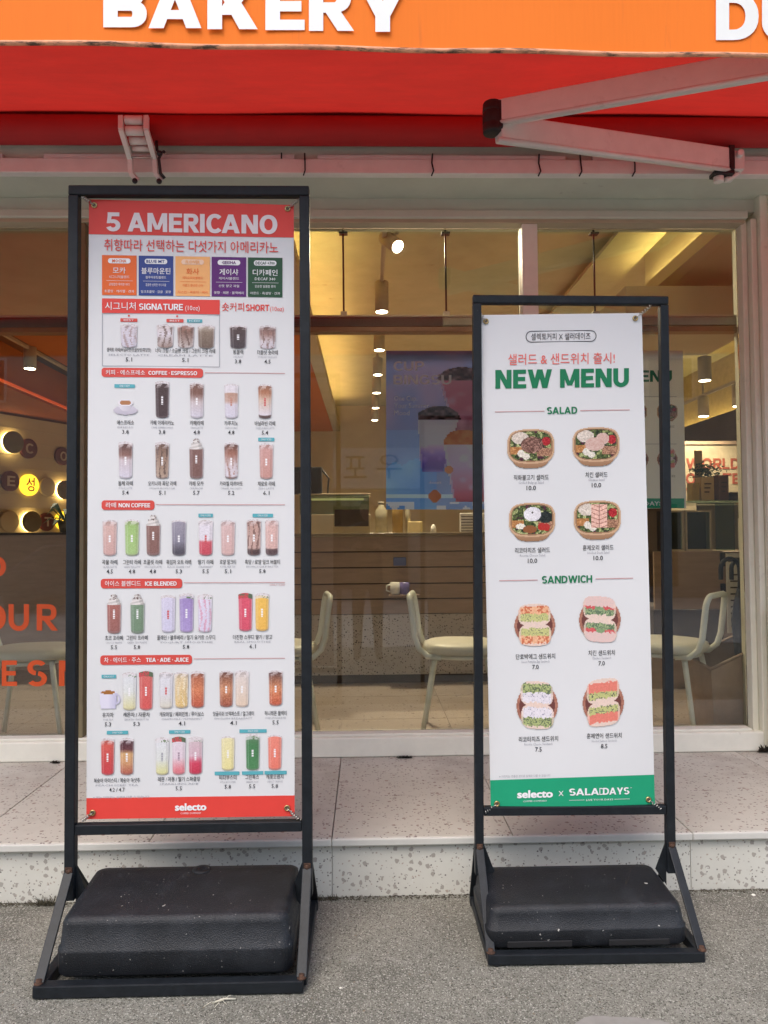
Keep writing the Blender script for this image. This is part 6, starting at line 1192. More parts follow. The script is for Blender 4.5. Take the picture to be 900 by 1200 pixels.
for x, y, s, w in ((782, 500, '직화불고기 샐러드', 17), (782, 506, '10.0', 6), (748, 500, '치킨 샐러드', 12), (782, 558, '훈제연어 샌드위치', 18), (750, 558, '치킨 샌드위치', 13), (782, 563, '8.5', 5)):
    text(q, Pp(.001), s, x - w / 2, x + w / 2, y + 1.6, y - 1.6, 0, 1, 1, True)
q.build('menu_names', m_ptxt, p2)
q = MB(); text(q, Pp(.002), 'selecto X SALADAYS', 700, 776, 592.5, 587.5, .02, 1); q.build('logo_lettering', m_pwhite, p2)

# ------------------------------------------------------------------ interior shell
FZ = ZP
Yi = YW + .27
fl = struct(MB().box(-5, 5.2, YW + .12, 12.3, ZP - .03, ZP - .006).build('cafe_floor', m_ifloor)); WL[fl.name] = Vector((0, 0, 0))
ft = MB().box(-4.97 + .002, -4.97 + .598, YW + .13, YW + .13 + .596, ZP - .0059, ZP).build('floor_tile', m_ifloor, fl)
for i in range(17):
    for j in range(4):
        if i or j: reuse(ft, 'floor_tile', .6 * i + .02, fl, dy=.6 * j)
struct(MB().box(-5.3, 5.4, 12.2, 12.4, ZP - .03, 3.8).build('wall_back', m_iwall))
struct(MB().box(-5.4, -5.0, Yi, 12.2, ZP - .03, 3.8).build('wall_left', m_iwall))
struct(MB().box(4.4, 4.8, Yi, 12.2, ZP - .03, 3.8).build('wall_right', mat('yellow_wall', (.55, .44, .22), .8)))
struct(MB().box(-5.4, 5.4, Yi - .02, 12.4, 3.42, 3.6).build('ceiling', m_conc))
struct(MB().box(-3.02, -.55, Yi, 5.8, 3.0, 3.41).build('ceiling_soffit_left', m_soff))
struct(MB().box(-3.02, -.55, 5.802, 12.19, 2.995, 3.41).build('ceiling_soffit_rear', m_oran))
struct(MB().box(-4.99, -3.022, Yi, 12.19, 3.1, 3.41).build('ceiling_side', m_dark))
struct(MB().box(-4.99, -3.4, Yi, 12.19, 2.69, 3.099).build('ceiling_beam', m_oran))
struct(MB().box(2.16, 4.39, Yi, 5.6, 3.0, 3.41).build('ceiling_soffit_right', m_isoff))
struct(MB().box(3.95, 4.39, 5.602, 12.19, ZP, 2.58).build('wall_lower_right', m_dark))
struct(MB().box(1.5, 3.94, 10.4, 10.6, 2.2, 3.41).build('wall_dark_bulkhead', m_dark))
# cable tray edge on the coffer
ct = MB(); ct.box(1.72, 2.05, Yi, 12.1, 3.30, 3.33); tag(ct.build('cable_tray', m_conc), 'long plastered ceiling ledge behind the right window', 'ledge')
struct(MB().box(-.549, -.436, Yi, 12.19, 3.0, 3.012).build('ceiling_trough_left', m_soff)); struct(MB().box(-.448, -.436, Yi, 12.19, 3.0125, 3.09).build('ceiling_lip_left', m_soff))
struct(MB().box(2.06, 2.159, Yi, 5.6, 3.0, 3.012).build('ceiling_trough_right', m_isoff)); struct(MB().box(2.06, 2.072, Yi, 5.6, 3.0125, 3.09).build('ceiling_lip_right', m_isoff))
cv = MB().box(-.53, -.49, Yi + .2, 11.5, 3.03, 3.06).build('cove_light', m_cove); tag(cv, 'warm light strip along the left side of the cafe ceiling recess', 'light strip')
cv = MB().box(2.10, 2.14, Yi + .2, 5.5, 3.03, 3.06).build('cove_light', m_cove); tag(cv, 'warm light strip below the ledge above the right window', 'light strip')
cv = MB().box(4.30, 4.33, 5.8, 11.5, 2.585, 2.61).build('cove_light', m_cove); tag(cv, 'warm light strip at the foot of the yellow wall far right', 'light strip')
cv = MB().box(-3.36, -3.33, 5.0, 11.5, 2.70, 2.72).build('cove_light', mat('cove_orange', (1, .14, .03), .5, emit=.15)); tag(cv, 'orange light strip along the beam in the left window', 'light strip')
# air duct cassette
ac = thing('air_conditioner', 'grey ceiling air conditioner cassette in the right window', 'air conditioner', (2.2, 5.1, 2.6))
MB().box(1.7, 2.62, 4.75, 5.58, 2.62, 2.88).build('housing', m_isoff, ac, .01); MB().box(1.78, 2.54, 4.83, 5.50, 2.605, 2.619).build('grille_panel', m_isoff, ac, .004)
# suspended rail with rods
rail = thing('hanging_rail', 'dark rail hung on thin rods just inside the upper windows', 'rail', (.4, 3.72, 2.3))
YR = 3.74; za, zb_ = zpx(383, YR, 440), zpx(371.5, YR, 440)
MB().box(xpx(-60, YR, 380), xpx(519, YR, 380), YR, YR + .05, za, zb_).build('rail_body', mat('maroon_rail', (.07, .028, .02), .5), rail, .003)
MB().box(xpx(519.4, YR, 380), xpx(880, YR, 380), YR, YR + .05, za + .008, zb_ ).build('rail_body', mat('pale_rail', (.30, .27, .21), .5), rail, .003)
MB().box(xpx(-60, YR, 380), xpx(880, YR, 380), YR - .004, YR + .06, za - .026, za - .0012).build('rail_lip', mat('pinkish_lip', (.25, .17, .12), .5), rail, .003)
MB().box(xpx(-60, YR, 380), xpx(880, YR, 380), YR - .004, YR + .06, zb_ + .001, zb_ + .010).build('rail_cap', m_isoff, rail, .002)
for px in (402.5, 523, 698): 
    x = xpx(px, YR, 320); MB().tube([(x, YR + .02, zb_ + .008), (x - .002, YR + .02, 2.80 + .2)], .005, 6).build('rod', m_dkplastic, rail)
    MB().box(x - .022, x + .022, YR, YR + .04, zpx(272, YR) - .004, zpx(272, YR) + .003).build('rod_plate', m_dkplastic, rail)
    MB().box(x - .016, x + .016, YR, YR + .04, zb_ + .0105, zb_ + .03).build('rod_clamp', m_isoff, rail)
# ceiling lamps on tracks
def track(label, p, q): 
    return tag(MB().beam(p, q, .03, .025, up=(0, 0, 1)).build('lamp_track', m_dark if False else m_lampw), label, 'lamp track')
track('cream lamp track running back along the middle of the cafe ceiling', (.12, 4.2, 3.12), (.12, 11.5, 3.12))
track('lamp track above the menu poster in the right window', (3.5, 5.2, 2.69), (3.5, 11, 2.69))
track('lamp track under the brown ceiling in the left window', (-3.05, 4.2, 2.98), (-3.05, 10, 2.98))
def lamp(label, x, y, zb, h=.2, r=.055, ztop=None, energy=22, aim=(0, 0, -1), group=None):
    t = thing('ceiling_lamp', label, 'ceiling lamp', (x, y, zb), group)
    a = Vector(aim).normalized(); c = Vector((x, y, zb))
    MB().lathe(c, [(r, 0), (r, h), (r * .6, h + .01)], 18, axis=-a).build('lamp_body', m_lampw, t)
    MB().lathe(c + a * .002, [(r * .86, 0), (r * .84, -.004)], 18, axis=a).build('lamp_lens', m_glow, t)
    if ztop: MB().tube([c - a * h, (x, y, ztop)], .012, 8).build('lamp_stem', m_lampw, t)
    ld = bpy.data.lights.new('lamp_light', 'SPOT'); ld.energy = energy * 3.3; ld.spot_size = R(115); ld.spot_blend = .6; ld.color = (1, .86, .62); ld.shadow_soft_size = .05
    lo = bpy.data.objects.new('lamp_light', ld); COL.objects.link(lo); lo.parent = t; lo.location = a * .02; lo.rotation_euler = (-a).to_track_quat('Z', 'Y').to_euler()
    return t
G = 'spot lamps along the middle ceiling track'
rows_ = ((5.38, 'nearest and largest of the hanging spot lamps on the middle track'), (6.5, 'second of the spot lamps on the middle track just under the rail'), (7.5, 'third spot lamp from the front, level with the poster top'), (8.45, 'fourth spot lamp from the front on the middle track'), (9.45, 'fifth spot lamp from the front on the middle track'), (10.45, 'farthest spot lamp on the middle track, near the back wall'))
for i, (Y, l) in enumerate(rows_): lamp(l, .12 + .0 * Y, Y, 2.90, .17 if i else .22, .05, 3.12, 30, group=G)
tp = at(466, 289, 4.5); lamp('glaring tilted spot lamp above the hanging rail in the middle window', tp.x, tp.y, tp.z, .16, .045, 3.12, 14, aim=(.42, -.55, -.55))
for px, py, X, l in ((35, 432, -3.05, 'spot lamp hanging in the upper left window'), (826, 446, 2.9, 'small spot lamp nearest the top right of the white poster'), (824.5, 488, 3.5, 'lower spot lamp on the right track next to the poster'), (866, 476, 3.5, 'spot lamp on the right track next to the window jamb')):
    d = ray(px, py); Y = X / d.x * d.y; z = 1.25 + d.z / d.y * Y
    lamp(l, X, Y, z, .2, .055 if px < 830 else .06, z + .34, 30)

# ------------------------------------------------------------------ counter in the middle
YC = 5.3
ctr = thing('service_counter', 'brown board fronted counter on a speckled plinth inside the cafe', 'counter', (.0, YC, FZ))
zc = [zpx(y, YC, 450) for y in (628, 646.5, 665, 684, 702, 720)]
XA, XB = -1.75, 1.62
b0 = None
for i in range(5):
    for (xa, xb) in ((XA, XB),):
        MB().box(xa, xb, YC, YC + .02, zc[i + 1] + .004, zc[i] - .004).build('board', m_board, ctr, .002)
MB().box(XA + .01, XB - .01, YC + .021, YC + .75, FZ + .001, zc[0] - .002).build('counter_core', m_dark, ctr)
MB().box(XA - .01, XB + .01, YC - .03, YC + .78, zc[0] + .001, zc[0] + .022).build('counter_top', mat('counter_top', (.24, .19, .12), .3), ctr, .004)
MB().box(XA, XB, YC + .004, YC + .0205, FZ + .06, zc[5] - .001).build('plinth_panel', m_iterr, ctr)
MB().box(XA, XB, YC + .012, YC + .0203, FZ + .001, FZ + .058).build('kick_board', m_dark, ctr)
# things on the counter
def onc(px, py): d = ray(px, py); return at(px, py, YC + .2)
def cbox(name, label, cat, x0, x1, y0, y1, m, Y=YC + .2, dep=.15, extra=None):
    t = thing(name, label, cat, tuple(at((x0 + x1) / 2, y1, Y)))
    a = at(x0, y1, Y); b = at(x1, y0, Y)
    o = MB().box(a.x, b.x, Y, Y + dep, max(a.z, zc[0] + .0225) if Y > YC and y1 > 622 else a.z, b.z).build('body', m, t, .006)
    if extra: extra(t, a, b, Y)
    return t
def display_bits(t, a, b, Y):
    MB().box(a.x + .02, b.x - .02, Y - .004, Y - .001, a.z + .03, b.z - .03).build('screen', m_dkplastic, t)
    MB().tube([(b.x + .0, Y + .05, b.z - .02), (b.x + .05, Y + .04, b.z - .08), (b.x + .04, Y + .04, a.z)], .008, 6).build('cable', m_dkplastic, t)
cbox('order_terminal', 'black order terminal standing on the counter by the left banner post', 'terminal', 342, 377, 547, 579, m_dkplastic, YC + .12, .1, display_bits)
dc = thing('display_case', 'low lit glass display case on the counter', 'display case', tuple(at(420, 626, YC + .15)))
a = at(350, 627, YC + .15); b = at(434, 580, YC + .15)
MB().box(a.x, b.x, YC + .12, YC + .5, zc[0] + .023, zc[0] + .16).build('case_base', m_iwall, dc, .004)
MB().box(a.x + .01, b.x - .01, YC + .13, YC + .135, zc[0] + .161, b.z).build('case_glass', m_sglass, dc)
MB().box(a.x, b.x, YC + .12, YC + .5, b.z + .001, b.z + .012).build('case_top', m_iwall, dc, .003)
MB().box(a.x + .05, b.x - .05, YC + .3, YC + .32, b.z - .03, b.z - .015).build('case_light', m_case, dc)
mb = MB(); mb.box(at(392, 612, YC + .118).x, at(432, 612, YC + .118).x, YC + .114, YC + .119, at(0, 620, YC + .118).z, at(0, 600, YC + .118).z); mb.build('dark_pane', m_dark, dc)
def bottle(label, px, y0, y1, r, m, capm):
    p_ = at(px, y1, YC + .25); q_ = at(px, y0, YC + .25); H = q_.z - zc[0] - .0225; t = thing('bottle', label, 'bottle', (p_.x, YC + .25, zc[0] + .0225))
    c = Vector((p_.x, YC + .25, zc[0] + .0225)); MB().lathe(c, [(r, 0), (r, H * .7), (r * .5, H * .84), (r * .45, H * .92)], 14).build('bottle_body', m, t); MB().lathe(c, [(r * .5, H * .921), (r * .5, H)], 10).build('bottle_cap', capm, t)
m_syr = mat('amber_syrup', (.5, .33, .12), .2); m_clr = mat('pale_bottle', (.55, .50, .36), .25)
bottle('pale dispenser bottle on the counter beside the display case', 447, 588, 627, .045, m_clr, m_lampw)
bottle('taller amber bottle on the counter under the poster', 466, 580, 627, .04, m_syr, m_lampw)
bottle('narrow clear bottle right of the amber bottle', 478, 590, 627, .02, m_clr, m_dkplastic)
cbox('paper_box', 'glowing cream paper box on the counter below the poster', 'box', 478, 495, 611, 626, mat('cream_box', (.75, .6, .28), .6))
t = thing('counter_bell', 'small cream bell shaped holder on the counter', 'holder', tuple(at(508, 626, YC + .15)))
c = at(508, 626, YC + .15); c.z = zc[0] + .0225; MB().lathe(c, [(.022, 0), (.02, .03), (.012, .055), (.003, .06)], 14).build('holder_body', m_paper, t)
def notice_lines(t, a, b, Y):
    q = MB(); 
    for k, wd in enumerate((.8, .5, .7, .75, .6, .7)):
        z = b.z - (b.z - a.z) * (.15 + k * .135); q.box(a.x + .01, a.x + .01 + (b.x - a.x - .02) * wd, Y - .003, Y - .001, z - .006, z)
    q.build('text_lines', m_dark, t)
cbox('counter_notice', 'cream price notice on the counter beside the right banner post', 'notice', 539, 572, 601, 626, m_paper, YC + .1, .01, notice_lines)
# wall mugs on a little shelf on the counter front
sh_ = thing('cup_shelf', 'little shelf holding cups on the counter front', 'shelf', tuple(at(470, 696, YC - .1)))
MB().box(at(455, 697, YC - .1).x, at(492, 697, YC - .1).x, YC - .14, YC - .001, zpx(699, YC - .1), zpx(697, YC - .1)).build('shelf_board', m_board, sh_, .002)
def mug(label, px, m):
    c = at(px, 696.8, YC - .09); t = thing('mug', label, 'mug', tuple(c)); r = .034
    MB().lathe(c + Vector((0, 0, .001)), [(r * .85, 0), (r, .02), (r, .085), (r * .9, .085), (r * .88, .03)], 16).build('mug_body', m, t)
    MB().tube([c + Vector((-r, 0, .07)), c + Vector((-r - .025, 0, .062)), c + Vector((-r - .026, 0, .03)), c + Vector((-r, 0, .02))], .006, 8).build('handle', m, t)
mug('white mug on the little shelf at the counter front', 463, m_paper); mug('purple mug beside the white mug on the shelf', 474, mat('lilac_glaze', (.22, .19, .42), .3))
cbox('card_reader', 'small blue payment notice fixed to the counter boards', 'notice', 461, 476, 653, 663, flat('pale_blue_sign', (120, 130, 168)), YC - .012, .011)

# ------------------------------------------------------------------ right part behind the glass
YK = 4.9
kz = lambda y: zpx(y, YK, 810)
cab = thing('bar_cabinet', 'brown bar cabinet with two dark display windows in the right window', 'cabinet', (2.2, YK, FZ))
MB().box(xpx(765, YK), xpx(846, YK), YK, YK + .02, kz(714), kz(646)).build('front_panel', m_board, cab, .003)
MB().box(xpx(765, YK), xpx(846, YK), YK + .021, YK + .6, kz(761), kz(715) - .001).build('dark_recess', m_dark, cab)
MB().box(xpx(765, YK), xpx(990, YK), YK + .1, YK + .6, FZ, kz(761) - .001).build('cabinet_base', m_board, cab)
MB().box(xpx(842, YK), xpx(990, YK), YK + .03, YK + .5, kz(760), kz(648)).build('side_panel', m_board, cab, .003)
for x0, x1 in ((779, 801.5), (803, 834)):
    a = xpx(x0, YK); b = xpx(x1, YK); f = MB(); z0, z1 = kz(646) + .002, kz(598); w = .012
    f.box(a, b, YK, YK + .03, z1 - w, z1); f.box(a, b, YK, YK + .03, z0, z0 + w); f.box(a, a + w, YK, YK + .03, z0 + w, z1 - w); f.box(b - w, b, YK, YK + .03, z0 + w, z1 - w)
    o = f.build('display_window', m_iwall, cab); kid(o, cab)
    MB().box(a + w, b - w, YK + .012, YK + .016, z0 + w, z1 - w).build('pane', m_sglass, o)
MB().box(xpx(779, YK), xpx(838, YK), YK + .14, YK + .5, kz(646) + .001, kz(598)).build('case_inside', m_dark, cab)
MB().box(xpx(775, YK), xpx(990, YK), YK - .01, YK + .5, kz(589.5), kz(587)).build('glass_shelf', m_sglass, cab)
MB().box(xpx(838, YK), xpx(860, YK), YK - .005, YK, kz(645), kz(590)).build('glass_screen', m_sglass, cab)
MB().box(xpx(841, YK), xpx(990, YK), YK + .3, YK + .32, kz(645), kz(590)).build('case_back', m_iwall, cab)
for y in (656, 692):
    MB().box(xpx(842, YK), xpx(847, YK), YK - .02, YK - .002, kz(y + 8), kz(y - 8)).build('hinge', m_dkplastic, cab, .002)
# on the shelf
sz = kz(587) + .001
def shelfbox(label, x0, x1, y0, m, lines=True, name='gift_box'):
    a, b = xpx(x0, YK + .05), xpx(x1, YK + .05); t = thing(name, label, 'box', ((a + b) / 2, YK + .05, sz)); z1 = zpx(y0, YK + .05, 830)
    MB().box(a, b, YK + .03, YK + .11, sz, z1).build('box_body', m, t, .003)
    if lines:
        q = MB(); 
        for k in range(3): z = sz + (z1 - sz) * (.72 - k * .17); q.box(a + (b - a) * .25, a + (b - a) * (.78 - .08 * k), YK + .0275, YK + .0292, z - .006, z + .002)
        q.build('box_print', m_dark, t)
    return t
shelfbox('tall kraft paper bag with dark print on the glass shelf', 820.5, 836, 559, m_kraft)
shelfbox('brown and white carton on the glass shelf behind the bag', 841.5, 853, 557, mat('brown_carton', (.17, .08, .045), .6), True)
shelfbox('small yellow box half hidden at the left of the kraft bag', 810, 819, 566, mat('mustard_box', (.5, .36, .1), .6), False)
shelfbox('flat dark tray at the right end of the glass shelf', 854.5, 873, 577, m_dark, False, 'tray')
pt = thing('potted_plant', 'small dark green plant on the shelf by the red wall lettering', 'plant', (xpx(827, YK), YK + .2, sz))
c = at(827, 552, YK + .2)
MB().lathe((c.x, YK + .2, sz), [(.05, 0), (.065, .10), (.06, .10)], 14).build('pot', m_kraft, pt)
lf = MB()
for _ in range(260):
    p_ = Vector((c.x + random.gauss(0, .045), YK + .2 + random.gauss(0, .04), c.z + random.gauss(0, .028))); a_ = Vector((random.uniform(-1, 1), random.uniform(-1, 1), random.uniform(-.6, .8))).normalized(); b_ = a_.orthogonal().normalized()
    lf.add([p_ - a_ * .016, p_ + b_ * .007, p_ + a_ * .016, p_ - b_ * .007], [(0, 1, 2, 3)])
lf.build('foliage', m_leaf, pt)
tg_ = at(818, 536, YK + .25); st = thing('menu_card', 'tan card standing up behind the plant', 'card', (tg_.x, YK + .25, sz)); MB().box(at(814, 540, YK + .25).x, at(823, 540, YK + .25).x, YK + .25, YK + .256, sz, zpx(528, YK + .25, 818)).build('card_face', m_kraft, st)
# lettered wall behind
YL = 6.6; lw = MB().box(xpx(780, YL), 3.94, YL, YL + .1, FZ, zpx(521, YL, 830)).build('wall_lettered', mat('lettered_wall', (.36, .30, .20), .8)); struct(lw); WL[lw.name] = Vector((0, 0, 0))
MB().box(xpx(780, YL), 3.94, YL - .01, YL + .12, zpx(520.8, YL, 830), zpx(517, YL, 830)).build('wall_cap', m_board, lw)
q = MB(); PL = lambda px, py: at(px, py, YL - .004)
text(q, PL, 'WORLD', 804, 867, 549.5, 537, .03); text(q, PL, 'O', 804, 815, 567, 554.5, .03); text(q, PL, 'TE', 847, 867.5, 567, 554.5, .03); text(q, PL, 'T', 804, 813, 584, 572, .03)
q.build('wall_lettering', mat('brick_red_letters', (.26, .055, .03), .6), lw)
# notices and umbrellas near the jamb
def notice(label, x0, x1, y0, y1, Y):
    a = at(x0, y1, Y); b = at(x1, y0, Y); t = thing('paper_notice', label, 'notice', tuple(a)); MB().box(a.x, b.x, Y, Y + .004, a.z, b.z).build('paper', m_paper, t)
    q = MB(); 
    q.box(a.x + .01, b.x - .01, Y - .002, Y - .001, b.z - .05, b.z - .025)
    for k in range(9): z = a.z + (b.z - a.z) * (.08 + k * .08); q.box(a.x + .02, a.x + .02 + (b.x - a.x - .04) * random.uniform(.5, .95), Y - .002, Y - .001, z, z + .008)
    q.build('printed_lines', m_dark, t)
notice('white paper notice behind the black umbrellas', 853, 882, 648, 742, 4.25)
notice('white paper sheet above the umbrellas at the window edge', 866, 890, 607, 645, 4.25)
bn = thing('umbrella_bin', 'brown slanted bin for umbrellas in the lower right window corner', 'bin', tuple(at(858, 858, 3.85)))
a = at(838, 858, 3.78); b = at(884, 858, 3.78); zt_ = at(838, 784, 3.78).z; zt2 = at(880, 756, 3.9).z
a2 = at(833, 784, 3.78)
mbn = MB(); x0, x1, y0, y1 = a2.x, b.x + .12, 3.78, 4.05
mbn.add([(a.x, y0, FZ), (x1, y0, FZ), (x1, y1, FZ), (a.x, y1, FZ), (x0, y0, zt_), (x1, y0, zt2 + .05), (x1, y1, zt2 + .06), (x0, y1, zt_ + .02)], [(0, 1, 5, 4), (1, 2, 6, 5), (2, 3, 7, 6), (3, 0, 4, 7), (0, 3, 2, 1)])
o = mbn.build('bin_body', m_bin, bn); sdm = o.modifiers.new('t', 'SOLIDIFY'); sdm.thickness = .006
rim = MB(); rim.tube([(x0, y0, zt_), (x1, y0, zt2 + .05), (x1, y1, zt2 + .06), (x0, y1, zt_ + .02), (x0, y0, zt_)], .009, 8); rim.build('bin_rim', m_bin, bn)
def umbrella(label, px0, py0, px1, Y, flip=1):
    t = thing('umbrella', label, 'umbrella', tuple(at(px1, 790, Y)))
    b = at(px1, 800, Y); tp_ = at(px1 - 2, 690, Y); pts = [tp_ + (b - tp_) * (k / 6) for k in range(7)]
    MB().tube(pts, [.014, .034, .045, .04, .032, .022, .008], 9).build('folded_canopy', m_cloth, t)
    h = at(px0, py0, Y); W2 = .05
    hk = [tp_ + Vector((0, 0, -.02)), tp_ + Vector((.002, 0, .06))] + [Vector((tp_.x - W2 + W2 * math.cos(R(a_)) * 1.0, Y, tp_.z + .11 + W2 * math.sin(R(a_)) * 1.0)) for a_ in range(0, 181, 20)] + [Vector((tp_.x - 2 * W2, Y, tp_.z + .05))]
    if flip < 0: hk = [Vector((2 * tp_.x - p_.x, p_.y, p_.z)) for p_ in hk]
    MB().tube(hk, .0115, 10).build('crook_handle', m_dkplastic, t)
umbrella('folded black umbrella with crook handle standing in the brown bin', 855, 662, 869, 3.88)
umbrella('second black umbrella whose handle shows behind the first at the jamb', 872, 650, 881, 3.97)

# ------------------------------------------------------------------ chairs
def chair(label, c, ang, group='pale tube frame cafe chairs inside the window'):
    """c: seat centre on the floor; the backrest loop stands at local -X"""
    t = thing('cafe_chair', label, 'chair', (c[0], c[1], FZ), group); Rm = Matrix.Rotation(ang, 3, 'Z'); C = Vector((c[0], c[1], FZ))
    def w(x, y, z): return C + Rm @ Vector((x, y, z))
    sb_ = MB(); n_ = 28; vs = []; prof = ((.80, .425), (.97, .432), (1.0, .452), (.97, .472), (.85, .482), (.4, .486))
    for s_, z in prof:
        for k in range(n_):
            a_ = 2 * math.pi * k / n_; ca, sa = math.cos(a_), math.sin(a_); e = .75
            vs.append(w(.205 * s_ * math.copysign(abs(ca) ** e, ca), .20 * s_ * math.copysign(abs(sa) ** e, sa), z))
    sb_.add(vs, [(i * n_ + k, i * n_ + (k + 1) % n_, (i + 1) * n_ + (k + 1) % n_, (i + 1) * n_ + k) for i in range(len(prof) - 1) for k in range(n_)] + [tuple(range(n_))[::-1], tuple((len(prof) - 1) * n_ + k for k in range(n_))], True)
    sb_.build('seat', m_seat, t)
    MB().tube([w(.17 * math.cos(a_), .165 * math.sin(a_), .415) for a_ in [2 * math.pi * k / 24 for k in range(25)]], .012, 8).build('seat_frame', m_chair, t)
    for x, y in ((.15, .14), (.15, -.14), (-.15, .14), (-.15, -.14)):
        MB().tube([w(x * .9, y * .9, .42), w(x * 1.35, y * 1.3, .0)], [.0145, .012], 10).build('leg', m_chair, t)
    arc = []
    for y0_, s_ in ((-.15, 1), (.15, -1)):
        seg = [w(-.10, y0_, .415), w(-.17, y0_, .42), w(-.215, y0_, .46), w(-.235, y0_, .52), w(-.255, y0_, .68)] + [w(-.255 - .01 * math.sin(R(a_)), y0_ + s_ * (.05 - .05 * math.cos(R(a_))), .68 + .05 * math.sin(R(a_))) for a_ in (22, 45, 68, 90)]
        arc += seg if s_ == 1 else seg[::-1]
    MB().tube(arc, .0155, 10).build('back_loop', m_chair, t)
    return t
yc = 3.95
def cx_at(px, Y=yc): return xpx(px, Y, 770)
chair('cafe chair with backrest on its left, between the banners in the middle window', (cx_at(541), yc + .03), R(-8))
chair('cafe chair with tall open back loop in the right window', (cx_at(781), yc), R(180 - 42))
chair('cafe chair mostly hidden behind the left banner, back loop at its right', (cx_at(326), yc + .03), R(180 + 8))
chair('cafe chair with cream seat in the left window behind the orange letters', (cx_at(38), yc), R(6))
def table(label, x):
    t = thing('cafe_table', label, 'table', (x, yc, FZ)); MB().lathe((x, yc, FZ), [(.2, 0), (.2, .015), (.03, .03), (.025, .70)], 24).build('pedestal', m_chair, t); MB().lathe((x, yc, FZ), [(.22, .701), (.22, .725)], 32).build('table_top', m_iwall, t)
table('small round cafe table hidden behind the right banner', cx_at(660)); table('small round cafe table hidden behind the left banner', cx_at(190))

# ------------------------------------------------------------------ left part behind the glass: wall of round signs
dw = thing('sign_wall', 'angled cream wall carrying round letter signs in the left window', 'wall', (-4, 8.5, FZ))
A = Vector((-4.35, 7.9, 0)); Bv = Vector((-3.35, 9.9, 0)); ud = (Bv - A).normalized(); nd = Vector((ud.y, -ud.x, 0))
mb = MB(); mb.beam(A + Vector((0, 0, (FZ + 2.66) / 2)), Bv + Vector((0, 0, (FZ + 2.66) / 2)), .06, 2.66 - FZ, up=(0, 0, 1)); mb.build('wall_panel', m_iwall, dw)
for k in range(7):
    z = 1.62 + k * .15; mb = MB(); mb.beam(A + nd * .032 + Vector((0, 0, z)), Bv + nd * .032 + Vector((0, 0, z)), .004, .012, up=(0, 0, 1)); mb.build('groove_strip', m_soff, dw)
def on_wall(px, py):
    d = ray(px, py); # intersect vertical plane through A,B
    t_ = (A - CAMLOC).dot(nd) / d.dot(nd); return CAMLOC + d * t_
def disc(label, px, py, r, m, letter=None, lm=None, halo=False):
    c = on_wall(px, py); t = thing('round_sign', label, 'round sign', tuple(c), 'round signs on the angled wall')
    c2 = c + nd * (.09 if halo else .035)
    if halo: MB().lathe(c2 - nd * .035, [(r * .96, 0), (r * .96, .02)], 28, axis=nd).build('halo_light', m_halo, t)
    MB().lathe(c2, [(r, 0), (r, .03), (r * .93, .036)], 28, axis=nd).build('disc', m, t)
    if letter:
        q = MB(); o_ = c2 + nd * .04; text(q, lambda x, y: o_ + ud * x + Vector((0, 0, -y)), letter, -r * .45, r * .45, r * .5, -r * .5, .03); q.build('letter', lm, t)
    return t
m_pl = mat('pale_letter', (.5, .4, .3), .6); m_rl = mat('red_letter', (.5, .05, .02), .6)
disc('dark disc with glowing rim at the top left of the sign wall', 8, 519, .125, m_clock, halo=True)
disc('maroon disc with letter C in the top row', 29.5, 526, .115, m_maroon, 'C', m_pl)
disc('maroon disc with letter O in the top row next to the post', 69.5, 535, .11, m_maroon, 'O', m_pl)
disc('maroon disc with letter E in the middle row', 8, 564, .115, m_maroon, 'E', m_pl)
disc('lit yellow disc in the middle row', 30.5, 568.5, .125, m_yel, '성', m_rl)
disc('plain cream framed disc in the middle row', 51.5, 571, .11, m_iwall)
disc('dark disc with glowing rim in the middle row near the post', 69.5, 574.5, .115, m_clock, halo=True)
disc('plain cream framed disc in the bottom row at the far left', 7, 611, .12, m_iwall)
disc('dark disc with glowing rim in the bottom row', 30, 611.5, .12, m_clock, halo=True)
disc('maroon disc with letter T in the bottom row', 51, 611.5, .11, m_maroon, 'T', m_pl)
disc('lit yellow disc in the bottom row beside the plant', 70, 610, .11, m_yel, '성', m_rl)
# low partition and plant
pw = thing('low_partition', 'low dark brown partition below the round signs', 'partition', (-2.8, 6.0, FZ))
MB().box(-4.6, -2.05, 6.0, 6.12, FZ, zpx(627, 6.0, 40)).build('partition_body', m_board, pw); MB().box(-4.62, -2.03, 5.98, 6.14, zpx(627, 6, 40) + .001, zpx(624, 6, 40)).build('partition_cap', m_dark, pw)
ZPW = zpx(624, 6, 40) + .001
pl = thing('potted_plant', 'leafy plant on the low partition by the left window post', 'plant', (xpx(78, 6.05), 6.05, ZPW))
c = at(78, 622, 6.05); MB().lathe((c.x, 6.05, ZPW), [(.05, 0), (.07, .09), (.06, .09)], 18).build('pot', m_clock, pl)
lf = MB()
for k in range(26):
    a_ = random.uniform(0, 6.28); L_ = random.uniform(.06, .16); base = Vector((c.x, 6.05, ZPW + .07)); top = base + Vector((math.cos(a_) * L_, math.sin(a_) * L_, random.uniform(.02, .16))); tip = top + Vector((math.cos(a_) * L_ * .5, math.sin(a_) * L_ * .5, -.05)); s_ = Vector((-math.sin(a_), math.cos(a_), 0)) * .02
    lf.add([base - s_ * .2, base + s_ * .2, top + s_, top - s_, tip], [(0, 1, 2, 3), (3, 2, 4)])
lf.build('foliage', m_leaf, pl)

